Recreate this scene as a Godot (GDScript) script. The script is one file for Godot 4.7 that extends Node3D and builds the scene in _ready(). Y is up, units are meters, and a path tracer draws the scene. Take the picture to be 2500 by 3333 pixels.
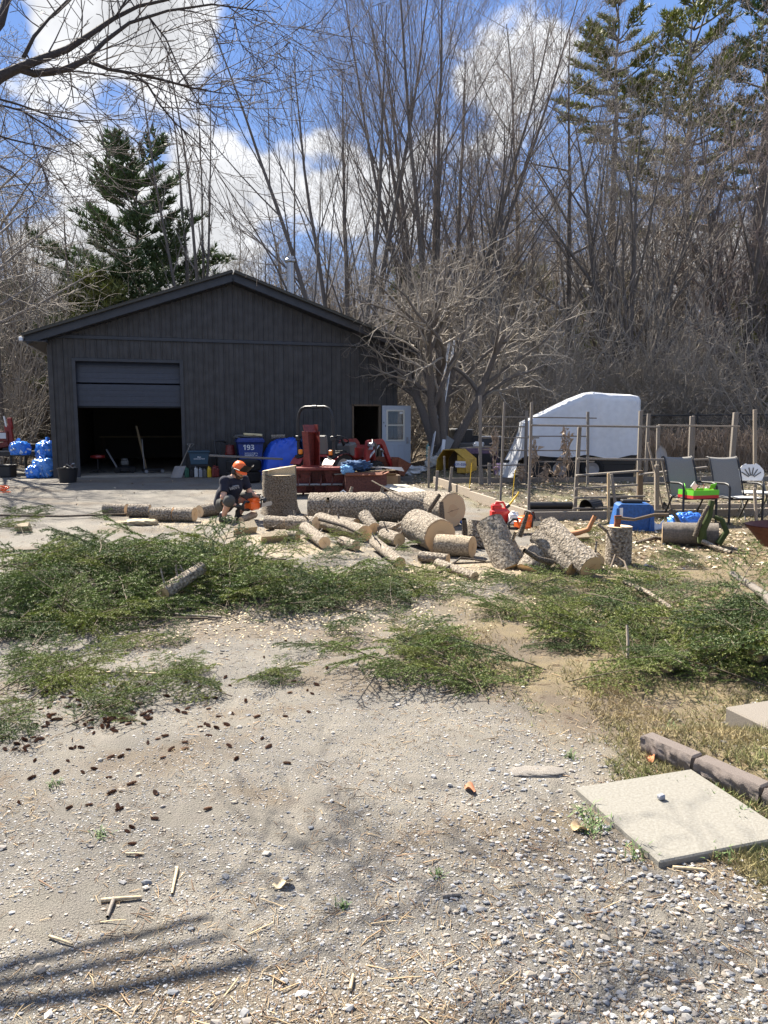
extends Node3D

# The camera's own numbers: a pixel of the 2500 x 3333 photograph gives a direction; depth comes from the ground or the thing's known place.
const FOCAL := 2407.0
const TILT := 0.11903
const EYE := 1.6

var used := {}
var mats := {}
var rng := RandomNumberGenerator.new()
var bump := FastNoiseLite.new()
var patch := FastNoiseLite.new()

class Shape:
	var v := PackedVector3Array()
	var n := PackedVector3Array()
	var c := PackedColorArray()
	var uv := PackedVector2Array()
	var ix := PackedInt32Array()
	var tint := Color.WHITE
	var coloured := false
	var mapped := false

	func vert(p: Vector3, nn: Vector3, t := Vector2.ZERO) -> int:
		v.append(p)
		n.append(nn)
		if coloured:
			c.append(tint)
		if mapped:
			uv.append(t)
		return v.size() - 1

	func poly(pts: Array, out: Vector3, uvs: Array = []) -> void:
		var nn: Vector3 = (pts[2] - pts[0]).cross(pts[1] - pts[0]).normalized()
		var flip := nn.dot(out) < 0.0
		if flip:
			nn = -nn
		var k := v.size()
		for i in pts.size():
			vert(pts[i], nn, uvs[i] if uvs else Vector2.ZERO)
		for i in range(1, pts.size() - 1):
			if flip:
				ix.append_array([k, k + i + 1, k + i])
			else:
				ix.append_array([k, k + i, k + i + 1])

	func tri(a: Vector3, b: Vector3, cc: Vector3) -> void:
		var nn := (cc - a).cross(b - a).normalized()
		var k := v.size()
		vert(a, nn)
		vert(b, nn)
		vert(cc, nn)
		ix.append_array([k, k + 1, k + 2])

	func quad(a: Vector3, b: Vector3, cc: Vector3, d: Vector3) -> void:
		tri(a, b, cc)
		tri(a, cc, d)

	# a box with chamfered edges
	func box(o: Vector3, size: Vector3, turn := Basis.IDENTITY, edge := 0.0) -> void:
		var h := size * 0.5
		var e := minf(edge, minf(h.x, minf(h.y, h.z)) * 0.45)
		if e <= 0.0:
			for ax in 3:
				for s in [-1.0, 1.0]:
					var pts := []
					var a1 := (ax + 1) % 3
					var a2 := (ax + 2) % 3
					for q in [[-1, -1], [1, -1], [1, 1], [-1, 1]]:
						var p := Vector3()
						p[ax] = h[ax] * s
						p[a1] = h[a1] * q[0]
						p[a2] = h[a2] * q[1]
						pts.append(o + turn * p)
					var out := Vector3()
					out[ax] = s
					poly(pts, turn * out)
			return
		for ax in 3:
			var a1 := (ax + 1) % 3
			var a2 := (ax + 2) % 3
			for s in [-1.0, 1.0]:
				var pts := []
				for q in [[-1, -1], [1, -1], [1, 1], [-1, 1]]:
					var p := Vector3()
					p[ax] = h[ax] * s
					p[a1] = (h[a1] - e) * q[0]
					p[a2] = (h[a2] - e) * q[1]
					pts.append(o + turn * p)
				var out := Vector3()
				out[ax] = s
				poly(pts, turn * out)
			for s1 in [-1.0, 1.0]:
				for s2 in [-1.0, 1.0]:
					var pts := []
					for q in [[0, -1], [1, -1], [1, 1], [0, 1]]:
						var p := Vector3()
						p[ax] = (h[ax] - e) * q[1]
						p[a1] = (h[a1] - (e if q[0] == 0 else 0.0)) * s1
						p[a2] = (h[a2] - (0.0 if q[0] == 0 else e)) * s2
						pts.append(o + turn * p)
					var out := Vector3()
					out[a1] = s1
					out[a2] = s2
					poly(pts, turn * out)
		for sx in [-1.0, 1.0]:
			for sy in [-1.0, 1.0]:
				for sz in [-1.0, 1.0]:
					var s := Vector3(sx, sy, sz)
					var pts := []
					for ax in 3:
						var p := (h - Vector3.ONE * e) * s
						p[ax] = h[ax] * s[ax]
						pts.append(o + turn * p)
					poly(pts, turn * s)

	# a tapered tube along a path
	func tube(pts: Array, rad: Array, sides := 8, cap := true) -> void:
		var m := pts.size()
		var d: Vector3 = (pts[1] - pts[0]).normalized()
		var side := d.cross(Vector3.UP if absf(d.y) < 0.9 else Vector3.RIGHT).normalized()
		var first := v.size()
		for i in m:
			var dd: Vector3 = d
			if i > 0 and i < m - 1:
				dd = (pts[i + 1] - pts[i - 1]).normalized()
			elif i == m - 1:
				dd = (pts[i] - pts[i - 1]).normalized()
			side = (side - dd * side.dot(dd)).normalized()
			var up := dd.cross(side)
			for k in sides:
				var a := TAU * k / sides
				var nn := side * cos(a) + up * sin(a)
				vert(pts[i] + nn * rad[i], nn, Vector2(float(k) / sides, i))
		for i in m - 1:
			for k in sides:
				var a := first + i * sides + k
				var b := first + i * sides + (k + 1) % sides
				ix.append_array([a, a + sides, b, b, a + sides, b + sides])
		if cap:
			for e in [0, m - 1]:
				var out: Vector3 = (pts[0] - pts[1]) if e == 0 else (pts[m - 1] - pts[m - 2])
				out = out.normalized()
				var k0 := v.size()
				for k in sides:
					vert(v[first + e * sides + k], out)
				for k in range(1, sides - 1):
					ix.append_array([k0, k0 + k, k0 + k + 1])

	# a turned shape: profile of (radius, height)
	func lathe(prof: Array, seg: int, at := Transform3D.IDENTITY) -> void:
		var m := prof.size()
		for i in m - 1:
			var p: Vector2 = prof[i]
			var q: Vector2 = prof[i + 1]
			var t := q - p
			if t.length() < 1e-6:
				continue
			var nr := Vector2(t.y, -t.x).normalized()
			var k := v.size()
			for s in seg + 1:
				var a := TAU * s / seg
				var r := Vector3(cos(a), 0, sin(a))
				var nn := (at.basis * (r * nr.x + Vector3.UP * nr.y)).normalized()
				vert(at * (r * p.x + Vector3.UP * p.y), nn, Vector2(float(s) / seg, p.y))
				vert(at * (r * q.x + Vector3.UP * q.y), nn, Vector2(float(s) / seg, q.y))
			for s in seg:
				var a := k + s * 2
				ix.append_array([a, a + 2, a + 1, a + 2, a + 3, a + 1])

	# an outline in the XY plane pushed along Z
	func prism(outline: Array, depth: float, at := Transform3D.IDENTITY) -> void:
		var pk := PackedVector2Array(outline)
		var t := Geometry2D.triangulate_polygon(pk)
		for zz in [-depth / 2, depth / 2]:
			for i in range(0, t.size(), 3):
				var a: Array = []
				for j in 3:
					a.append(at * Vector3(pk[t[i + j]].x, pk[t[i + j]].y, zz))
				poly(a, at.basis * Vector3(0, 0, zz))
		var ccw := not Geometry2D.is_polygon_clockwise(pk)
		for i in pk.size():
			var p := pk[i]
			var q := pk[(i + 1) % pk.size()]
			var e := q - p
			var out := Vector3(e.y, -e.x, 0) * (1.0 if ccw else -1.0)
			poly([at * Vector3(p.x, p.y, -depth / 2), at * Vector3(q.x, q.y, -depth / 2), at * Vector3(q.x, q.y, depth / 2), at * Vector3(p.x, p.y, depth / 2)], at.basis * out)

	# a smooth sheet from a grid of points, row after row
	func sheet(rows: Array, thick := 0.0, wrap := false) -> void:
		var h := rows.size()
		var w: int = rows[0].size()
		for side in (2 if thick > 0.0 else 1):
			var k := v.size()
			for j in h:
				for i in w:
					var il := (i - 1 + w) % w if wrap else maxi(i - 1, 0)
					var ir := (i + 1) % w if wrap else mini(i + 1, w - 1)
					var dx: Vector3 = rows[j][ir] - rows[j][il]
					var dy: Vector3 = rows[mini(j + 1, h - 1)][i] - rows[maxi(j - 1, 0)][i]
					var nn := dx.cross(dy).normalized()
					vert(rows[j][i] - nn * thick * side, nn if side == 0 else -nn, Vector2(float(i) / w, float(j) / h))
			for j in h - 1:
				for i in (w if wrap else w - 1):
					var a := k + j * w + i
					var b := k + j * w + (i + 1) % w
					if side == 0:
						ix.append_array([a, a + w, b, b, a + w, b + w])
					else:
						ix.append_array([a, b, a + w, b, b + w, a + w])

	func done(m: Material) -> ArrayMesh:
		var arr := []
		arr.resize(Mesh.ARRAY_MAX)
		arr[Mesh.ARRAY_VERTEX] = v
		arr[Mesh.ARRAY_NORMAL] = n
		if coloured:
			arr[Mesh.ARRAY_COLOR] = c
		if mapped:
			arr[Mesh.ARRAY_TEX_UV] = uv
		arr[Mesh.ARRAY_INDEX] = ix
		var a := ArrayMesh.new()
		a.add_surface_from_arrays(Mesh.PRIMITIVE_TRIANGLES, arr)
		a.surface_set_material(0, m)
		return a


# ---------- pixels to places ----------
func ray(u: float, w: float) -> Vector3:
	var x := (u - 1250.0) / FOCAL
	var y := (1666.5 - w) / FOCAL
	return Vector3(x, y * cos(TILT) - sin(TILT), -(cos(TILT) + y * sin(TILT)))

func on_ground(u: float, w: float, h := 0.0) -> Vector3:
	var r := ray(u, w)
	var p := Vector3(0, EYE, 0) + r * ((h - EYE) / r.y)
	if h == 0.0:
		for k in 4:
			var g := land(p.x, p.z)
			p = Vector3(0, EYE, 0) + r * ((g - EYE) / r.y)
	return p

func at_depth(u: float, w: float, d: float) -> Vector3:
	var r := ray(u, w)
	return Vector3(0, EYE, 0) + r * (d / -r.z)

func land(x: float, z: float) -> float:
	var d := -z
	var h := 0.1 * smoothstep(13.0, 19.0, d)
	h += 0.22 * smoothstep(19.0, 21.0, d) * smoothstep(0.9, 1.5, x) * (1.0 - smoothstep(2.7, 3.3, x))
	if x > 1.1 and d < 3.8 and d > 1.0:
		h += 0.085 * smoothstep(0.0, 0.05, x - (1.25 + (z + 3.47) * 0.5 + 0.13)) * (1.0 - smoothstep(3.5, 3.7, d))
	h += 0.5 * smoothstep(27.0, 45.0, d)
	h += bump.get_noise_2d(x * 3.0, z * 3.0) * 0.012 + bump.get_noise_2d(x * 14.0, z * 14.0) * 0.006
	return h

# ---------- nodes ----------
func numbered(called: String) -> String:
	if not used.has(called):
		used[called] = 0
		return called
	used[called] += 1
	return "%s_%03d" % [called, used[called]]

func tag(o: Node3D, label: String, category: String, group := "", kind := "") -> Node3D:
	if label:
		o.set_meta("label", label)
	if category:
		o.set_meta("category", category)
	if group:
		o.set_meta("group", group)
	if kind:
		o.set_meta("kind", kind)
	return o

func thing(called: String, label: String, category: String, at := Vector3.ZERO, turn := 0.0, group := "") -> Node3D:
	var o := Node3D.new()
	o.name = numbered(called)
	add_child(o)
	o.position = at
	o.rotation.y = turn
	return tag(o, label, category, group)

func part(called: String, s: Shape, m: Material, parent: Node3D, label := "") -> MeshInstance3D:
	return place_mesh(called, s.done(m), parent, label)

func place_mesh(called: String, mesh: Mesh, parent: Node3D, label := "") -> MeshInstance3D:
	var o := MeshInstance3D.new()
	o.mesh = mesh
	o.name = called
	parent.add_child(o, true)
	if label:
		o.set_meta("label", label)
	return o

func copy(o: Node3D, at: Vector3, basis := Basis.IDENTITY, label := "", group := "") -> Node3D:
	var r: Node3D = o.duplicate()
	r.name = numbered(str(o.name).rstrip("0123456789").rstrip("_"))
	add_child(r)
	r.transform = Transform3D(basis, at)
	if label:
		r.set_meta("label", label)
	if group:
		r.set_meta("group", group)
	return r

func scatter(called: String, mesh: Mesh, xf: Array, cols: Array, label: String, category: String) -> void:
	var mm := MultiMesh.new()
	mm.transform_format = MultiMesh.TRANSFORM_3D
	mm.use_colors = cols.size() > 0
	mm.mesh = mesh
	mm.instance_count = xf.size()
	for i in xf.size():
		mm.set_instance_transform(i, xf[i])
		if cols:
			mm.set_instance_color(i, cols[i])
	var o := MultiMeshInstance3D.new()
	o.multimesh = mm
	o.name = numbered(called)
	add_child(o)
	tag(o, label, category, "", "stuff")

# ---------- materials ----------
func lin(r: float, g: float, b: float, a := 1.0) -> Color:
	var c := Color(r, g, b).linear_to_srgb()
	c.a = a
	return c

func flat(r: float, g: float, b: float, rough := 0.7, metal := 0.0) -> StandardMaterial3D:
	var m := StandardMaterial3D.new()
	m.albedo_color = lin(r, g, b)
	m.roughness = rough
	m.metallic = metal
	m.cull_mode = BaseMaterial3D.CULL_DISABLED
	return m

func noise_tex(freq: float, lo: Color, hi: Color, kind := FastNoiseLite.TYPE_SIMPLEX_SMOOTH, oct := 4, size := 512, sd := 1, mid := Color(0, 0, 0, 0), normal := 0.0) -> NoiseTexture2D:
	var f := FastNoiseLite.new()
	f.noise_type = kind
	f.frequency = freq
	f.fractal_octaves = oct
	f.seed = sd
	if kind == FastNoiseLite.TYPE_CELLULAR:
		f.cellular_return_type = FastNoiseLite.RETURN_DISTANCE2_SUB
		f.fractal_type = FastNoiseLite.FRACTAL_NONE if oct < 2 else FastNoiseLite.FRACTAL_FBM
	var t := NoiseTexture2D.new()
	t.width = size
	t.height = size
	t.seamless = true
	t.noise = f
	if normal > 0.0:
		t.as_normal_map = true
		t.bump_strength = normal
		return t
	var g := Gradient.new()
	g.set_color(0, lo)
	g.set_color(1, hi)
	if mid.a > 0.0:
		g.add_point(0.5, mid)
	t.color_ramp = g
	return t

# a surface with grain: colour texture and relief, laid on from three sides
func grained(r: float, g: float, b: float, tex: Texture2D, scale: float, rough := 0.85, relief: Texture2D = null, cm := 0.0, world := true) -> StandardMaterial3D:
	var m := flat(r, g, b, rough)
	m.albedo_texture = tex
	m.uv1_triplanar = true
	m.uv1_world_triplanar = world
	m.uv1_scale = Vector3.ONE * scale
	if relief:
		m.heightmap_enabled = true
		m.heightmap_texture = relief
		m.heightmap_scale = cm
	return m

func glass(alpha := 0.2, r := 0.6, g := 0.65, b := 0.7) -> StandardMaterial3D:
	var m := flat(r, g, b, 0.05)
	m.transparency = BaseMaterial3D.TRANSPARENCY_ALPHA
	m.albedo_color.a = alpha
	return m

func lettering(text: String, size: float, parent: Node3D, at: Vector3, turn: Basis, m: Material, called := "lettering", serif := false, depth := 0.002) -> MeshInstance3D:
	var t := TextMesh.new()
	var f := SystemFont.new()
	f.font_names = PackedStringArray(["Droid Serif" if serif else "Droid Sans"])
	f.font_weight = 700
	t.font = f
	t.text = text
	t.font_size = 48
	t.pixel_size = size / 36.0
	t.depth = depth
	t.material = m
	var o := place_mesh(called, t, parent)
	o.transform = Transform3D(turn, at)
	return o

func make_materials() -> void:
	var bark := bark_tex()
	var grain := noise_tex(0.02, Color(0.62, 0.62, 0.62), Color(1, 1, 1), FastNoiseLite.TYPE_SIMPLEX_SMOOTH, 5, 512, 7)
	var fine := noise_tex(0.06, Color(0.55, 0.55, 0.55), Color(1, 1, 1), FastNoiseLite.TYPE_SIMPLEX_SMOOTH, 4, 512, 9)
	var blotch := noise_tex(0.008, Color(0.7, 0.68, 0.66), Color(1, 1, 1), FastNoiseLite.TYPE_SIMPLEX_SMOOTH, 5, 512, 3)
	var rust := noise_tex(0.015, Color(0.55, 0.35, 0.25), Color(1, 1, 1), FastNoiseLite.TYPE_SIMPLEX_SMOOTH, 5, 512, 21, Color(0.95, 0.9, 0.88))
	var bark_hue := noise_tex(0.022, Color(0.2, 0.17, 0.14), Color(1, 1, 1), FastNoiseLite.TYPE_SIMPLEX_SMOOTH, 6, 1024, 17, Color(0.72, 0.69, 0.65))
	mats.log_bark = grained(0.56, 0.515, 0.445, bark_hue, 1.1, 0.95, bark, 4.0)
	mats.dark_bark = grained(0.27, 0.235, 0.195, bark_hue, 2.0, 0.95, bark, 2.5)
	mats.trunk = grained(0.19, 0.165, 0.145, grain, 3.0, 0.95, fine, 1.0, false)
	mats.trunk_grey = grained(0.21, 0.18, 0.15, grain, 3.0, 0.95, fine, 1.0, false)
	mats.twig = flat(0.2, 0.175, 0.15, 0.9)
	mats.twig_red = flat(0.215, 0.17, 0.148, 0.9)
	mats.twig_tan = flat(0.27, 0.238, 0.195, 0.9)
	mats.twig_pale = flat(0.27, 0.238, 0.195, 0.85)
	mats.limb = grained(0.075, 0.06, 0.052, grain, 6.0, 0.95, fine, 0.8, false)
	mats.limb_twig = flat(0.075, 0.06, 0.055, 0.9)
	mats.vine = flat(0.36, 0.27, 0.19, 0.9)
	mats.pine = leafy(0.085, 0.125, 0.05)
	mats.pine_yellow = leafy(0.17, 0.18, 0.05)
	mats.spruce = leafy(0.112, 0.154, 0.03)
	mats.spruce_deep = leafy(0.07, 0.108, 0.028)
	mats.spruce_light = leafy(0.168, 0.194, 0.038)
	mats.stick = grained(0.17, 0.13, 0.09, grain, 12.0, 0.9, null, 0.0, false)
	mats.peeled = flat(0.62, 0.47, 0.28, 0.8)
	mats.siding = grained(0.068, 0.066, 0.065, blotch, 0.6, 0.5)
	mats.siding.metallic_specular = 0.4
	mats.trim = grained(0.034, 0.037, 0.046, blotch, 0.6, 0.42)
	mats.shingle = grained(0.1, 0.098, 0.085, fine, 4.0, 0.9)
	mats.inside = flat(0.13, 0.105, 0.08, 0.9)
	mats.concrete = grained(0.42, 0.39, 0.33, fine, 5.0, 0.9, fine, 0.3)
	mats.slab = grained(0.215, 0.207, 0.182, noise_tex(0.02, Color(0.86, 0.85, 0.83), Color(1, 1, 1), FastNoiseLite.TYPE_SIMPLEX_SMOOTH, 6, 1024, 31), 2.6, 0.92, fine, 0.25)
	mats.block = grained(0.3, 0.25, 0.22, fine, 8.0, 0.95, fine, 0.8)
	mats.paver = grained(0.31, 0.275, 0.23, fine, 7.0, 0.92, fine, 0.3)
	mats.grey_wood = grained(0.29, 0.255, 0.215, grain, 5.0, 0.9, fine, 0.4, false)
	mats.pale_wood = grained(0.42, 0.35, 0.27, grain, 5.0, 0.88, fine, 0.4, false)
	mats.new_wood = grained(0.6, 0.44, 0.25, grain, 6.0, 0.8, null, 0.0, false)
	mats.brown_wood = grained(0.2, 0.14, 0.085, grain, 5.0, 0.85, null, 0.0, false)
	mats.red_paint = grained(0.17, 0.022, 0.016, rust, 1.8, 0.5)
	mats.bright_red = grained(0.32, 0.02, 0.018, blotch, 1.5, 0.38)
	mats.maroon = grained(0.1, 0.03, 0.02, rust, 2.5, 0.65)
	mats.rusty = grained(0.2, 0.075, 0.035, rust, 3.0, 0.85)
	mats.black = flat(0.012, 0.012, 0.013, 0.5)
	mats.rubber = grained(0.02, 0.02, 0.02, fine, 10.0, 0.9)
	mats.steel = flat(0.45, 0.45, 0.46, 0.35, 0.9)
	mats.chrome = grained(0.5, 0.5, 0.51, blotch, 3.0, 0.22)
	mats.chrome.metallic = 1.0
	mats.dull_steel = flat(0.28, 0.28, 0.29, 0.5, 0.6)
	mats.alu = flat(0.52, 0.54, 0.57, 0.45, 0.5)
	mats.grey_plastic = flat(0.1, 0.098, 0.09, 0.6)
	mats.white = flat(0.72, 0.72, 0.7, 0.5)
	mats.door = flat(0.36, 0.4, 0.45, 0.45)
	mats.cream = flat(0.6, 0.58, 0.5, 0.5)
	mats.blue_bin = grained(0.018, 0.05, 0.27, blotch, 3.0, 0.5)
	mats.teal_bin = grained(0.018, 0.06, 0.13, blotch, 3.0, 0.55)
	mats.blue_tarp = flat(0.018, 0.085, 0.5, 0.42)
	mats.tote = flat(0.018, 0.055, 0.085, 0.5)
	mats.blue_tub = grained(0.02, 0.12, 0.4, blotch, 4.0, 0.5)
	mats.tarp = grained(0.62, 0.64, 0.66, noise_tex(0.02, Color(0.93, 0.93, 0.93), Color(1, 1, 1)), 0.5, 0.55)
	mats.yellow = grained(0.6, 0.38, 0.05, blotch, 2.0, 0.5)
	mats.yellow_plastic = flat(0.65, 0.42, 0.02, 0.4)
	mats.red_plastic = flat(0.5, 0.02, 0.015, 0.35)
	mats.orange = flat(0.85, 0.13, 0.015, 0.35)
	mats.green_plastic = flat(0.015, 0.08, 0.045, 0.4)
	mats.purple = grained(0.16, 0.1, 0.17, blotch, 2.0, 0.6)
	mats.sling = grained(0.3, 0.285, 0.255, noise_tex(0.09, Color(0.6, 0.6, 0.6), Color(1, 1, 1), FastNoiseLite.TYPE_SIMPLEX, 2, 256, 5), 9.0, 0.8)
	mats.rings = rings()
	mats.rings_pale = rings(1.35)
	mats.peeled_bark = grained(0.58, 0.5, 0.38, bark_hue, 1.6, 0.9, fine, 0.6)
	mats.stump_bark = grained(0.42, 0.37, 0.3, bark_hue, 1.3, 0.95, bark, 4.0)
	mats.pale_split = grained(0.68, 0.54, 0.34, grain, 5.0, 0.8, null, 0.0, false)
	mats.sawdust = grained(0.7, 0.58, 0.38, fine, 20.0, 0.95)
	mats.weed = leafy(0.1, 0.16, 0.045)
	mats.dull_blade = flat(0.2, 0.19, 0.18, 0.6, 0.2)
	mats.cone_scale = flat(0.17, 0.085, 0.045, 0.85)
	mats.pane = glass(0.25, 0.05, 0.06, 0.06)
	mats.bag = bag_plastic(0.14, 0.42, 0.78)
	mats.bag_clear = bag_plastic(0.3, 0.5, 0.7)

# scaly bark: plates of uneven size with dark furrows between them, and grey lichen blotches
func bark_tex() -> NoiseTexture2D:
	var t := noise_tex(0.022, Color(0.2, 0.17, 0.14), Color(1, 1, 1), FastNoiseLite.TYPE_CELLULAR, 1, 1024, 4)
	var f: FastNoiseLite = t.noise
	f.domain_warp_enabled = true
	f.domain_warp_amplitude = 40.0
	f.domain_warp_frequency = 0.02
	f.domain_warp_fractal_octaves = 4
	var g := Gradient.new()
	g.set_color(0, Color(0.4, 0.35, 0.3))
	g.set_color(1, Color(1, 1, 1))
	g.add_point(0.14, Color(0.66, 0.62, 0.57))
	g.add_point(0.34, Color(0.87, 0.85, 0.82))
	t.color_ramp = g
	return t

func leafy(r: float, g: float, b: float) -> StandardMaterial3D:
	var m := flat(r, g, b, 0.65)
	m.backlight_enabled = true
	m.backlight = lin(r * 0.8, g * 0.9, b * 0.5)
	m.vertex_color_use_as_albedo = true
	return m

func bag_plastic(r: float, g: float, b: float) -> StandardMaterial3D:
	return grained(r, g, b, noise_tex(0.05, Color(0.35, 0.6, 0.9), Color(1, 1, 1), FastNoiseLite.TYPE_CELLULAR, 2, 256, 13), 2.5, 0.22)

# end grain: growth rings round the pith, a dark heart and a radial crack or two
func rings(k := 1.0) -> StandardMaterial3D:
	var w := 256
	var im := Image.create(w, w, false, Image.FORMAT_RGB8)
	var f := FastNoiseLite.new()
	f.seed = 5
	f.frequency = 0.02
	for y in w:
		for x in w:
			var p := Vector2(x - w * 0.47, y - w * 0.52) / (w * 0.5)
			var rr := p.length() + f.get_noise_2d(x, y) * 0.05
			var ring := 0.5 + 0.5 * sin(rr * 95.0)
			var t := 0.86 + 0.1 * ring + f.get_noise_2d(x * 6.0, y * 6.0) * 0.05
			var c := Color(0.56, 0.4, 0.23) * t * k
			if rr < 0.35:
				c = c.lerp(Color(0.46, 0.29, 0.15) * t * k, 0.45)
			if rr > 0.94:
				c = c.lerp(Color(0.25, 0.18, 0.11), 0.7)
			if absf(p.x * 0.9 + p.y * 0.18 + f.get_noise_2d(x * 2.0, y) * 0.05) < 0.012 and rr < 0.42:
				c = Color(0.12, 0.07, 0.04)
			im.set_pixel(x, y, c.linear_to_srgb())
	var m := flat(1, 1, 1, 0.8)
	m.albedo_texture = ImageTexture.create_from_image(im)
	return m

func _ready() -> void:
	rng.seed = 11
	bump.seed = 3
	bump.frequency = 0.35
	patch.seed = 8
	patch.frequency = 0.5
	patch.fractal_octaves = 4
	var cam := Camera3D.new()
	cam.name = "camera"
	cam.fov = 69.4
	cam.far = 500.0
	cam.near = 0.05
	add_child(cam)
	cam.position = Vector3(0, EYE, 0)
	cam.rotation.x = -TILT
	cam.current = true
	var env := Environment.new()
	env.background_mode = Environment.BG_SKY
	env.tonemap_mode = Environment.TONE_MAPPER_LINEAR
	env.tonemap_exposure = 3.55
	env.sdfgi_enabled = true
	env.ssao_enabled = true
	env.ssil_enabled = true
	var pan := PanoramaSkyMaterial.new()
	pan.panorama = sky_picture()
	var sky := Sky.new()
	sky.sky_material = pan
	env.sky = sky
	env.background_energy_multiplier = 0.26
	var we := WorldEnvironment.new()
	we.name = "world"
	we.environment = env
	add_child(we)
	var sun := DirectionalLight3D.new()
	sun.name = "sun"
	sun.light_energy = 1.6
	sun.light_color = Color(1.0, 0.965, 0.91)
	sun.light_angular_distance = 0.53
	sun.shadow_enabled = true
	add_child(sun)
	var towards := Vector3(-0.63 * cos(0.84), sin(0.84), -0.78 * cos(0.84))
	sun.look_at_from_position(Vector3.ZERO, -towards)
	make_materials()
	build_ground()
	print("ground ", Time.get_ticks_msec())
	build_garage()
	print("garage ", Time.get_ticks_msec())
	build_woods()
	print("woods ", Time.get_ticks_msec())
	build_yard()
	print("yard ", Time.get_ticks_msec())
	build_garden()
	build_logs()
	print("logs ", Time.get_ticks_msec())
	build_person()
	print("person ", Time.get_ticks_msec())
	build_boughs()
	build_litter()
	print("litter ", Time.get_ticks_msec())

# Blue air with banks of cumulus; out of view the cover is thinned to deepen the shade.
func sky_picture() -> ImageTexture:
	var w := 2048
	var h := 1024
	var data := PackedFloat32Array()
	data.resize(w * h * 3)
	var f := FastNoiseLite.new()
	f.seed = 14
	f.frequency = 2.6
	f.fractal_octaves = 6
	f.fractal_gain = 0.55
	var big := FastNoiseLite.new()
	big.seed = 4
	big.frequency = 1.1
	big.fractal_octaves = 2
	# banks of cloud: azimuth, height, half widths (degrees), strength
	var banks := [
		[-14.0, 18.6, 10.0, 5.8, 1.1], [-6.0, 18.9, 9.0, 5.4, 1.15], [1.0, 16.5, 9.0, 5.0, 1.15], [7.0, 14.9, 7.0, 3.8, 1.05], [11.5, 13.2, 4.0, 2.4, 0.75],
		[-24.5, 20.4, 6.5, 3.2, 0.95], [-22.0, 25.4, 7.0, 2.3, 0.62], [-16.3, 26.2, 2.6, 1.3, 0.7], [-20.0, 15.8, 5.0, 1.3, 0.5],
		[-4.0, 27.9, 4.5, 1.3, 0.8], [5.0, 26.9, 7.0, 1.7, 0.5], [15.0, 27.0, 2.2, 1.4, 0.65], [25.5, 21.8, 3.4, 2.2, 0.8], [14.0, 11.0, 8.0, 1.8, 0.6], [-8.0, 10.0, 9.0, 2.0, 0.55], [27.0, 12.0, 7.0, 3.0, 0.6]]
	for j in h:
		var el := PI / 2 - (j + 0.5) / h * PI
		var se := sin(el)
		var ce := cos(el)
		var eld := rad_to_deg(el)
		var t := clampf(pow(1.0 - maxf(se, 0.0), 3.0), 0.0, 1.0)
		var air := Color(0.19, 0.4, 0.98).lerp(Color(0.55, 0.76, 1.1), t)
		for i in w:
			var az := (i + 0.5) / w * TAU - PI
			var c := air
			if se > -0.02:
				var dir := Vector3(sin(az) * ce, se, -cos(az) * ce)
				var azd := rad_to_deg(az)
				var b := 0.0
				if absf(azd) < 55.0 and eld < 44.0:
					for k in banks:
						var ex: float = (azd - k[0]) / k[2]
						var ey: float = (eld - k[1]) / k[3]
						var e := ex * ex + ey * ey
						if e < 2.2:
							b = maxf(b, k[4] * (1.0 - e * 0.55))
				var out := smoothstep(38.0, 55.0, absf(azd)) if eld < 30.0 else maxf(smoothstep(38.0, 55.0, absf(azd)), smoothstep(30.0, 40.0, eld))
				if out > 0.0:
					b = lerpf(b, clampf(big.get_noise_3dv(dir * 2.2) * 1.5 + 0.24, 0.0, 1.0), out)
				var q := dir * 3.2
				q.y *= 1.7
				var nz := f.get_noise_3dv(q)
				var d := b * 1.15 + nz * 0.62 - 0.12
				var a := smoothstep(0.22, 0.5, d)
				if a > 0.0:
					var under := f.get_noise_3dv(q * 0.9 + Vector3(0.0, 0.22, 3.0))
					var lum := clampf(1.06 + nz * 0.5 - smoothstep(0.55, 1.15, d) * 0.26 + under * 0.22, 0.7, 1.14)
					var cc := Color(lum * 0.985, lum, lum * 1.035)
					c = c.lerp(cc, a)
			var o := (j * w + i) * 3
			data[o] = c.r
			data[o + 1] = c.g
			data[o + 2] = c.b
	return ImageTexture.create_from_image(Image.create_from_data(w, h, false, Image.FORMAT_RGBF, data.to_byte_array()))

# how much of the ground is grown over (right side and garden) rather than gravel
func growth(x: float, z: float) -> float:
	var d := -z
	var edge := 0.0
	if d < 4.2:
		edge = lerpf(1.3, 0.75, clampf((d - 2.0) / 2.2, 0, 1))
	elif d < 5.2:
		edge = lerpf(0.75, 0.1, d - 4.2)
	elif d < 7.5:
		edge = lerpf(0.1, 1.2, (d - 5.2) / 2.3)
	elif d < 10.0:
		edge = lerpf(1.2, 2.3, (d - 7.5) / 2.5)
	elif d < 14.0:
		edge = 2.0
	else:
		edge = lerpf(1.9, 0.5, clampf((d - 14.0) / 5.0, 0, 1))
	var g := smoothstep(-0.45, 0.55, x - edge + patch.get_noise_2d(x * 1.3, z * 1.3) * 0.9)
	return maxf(g, smoothstep(24.0, 27.0, d))

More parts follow.
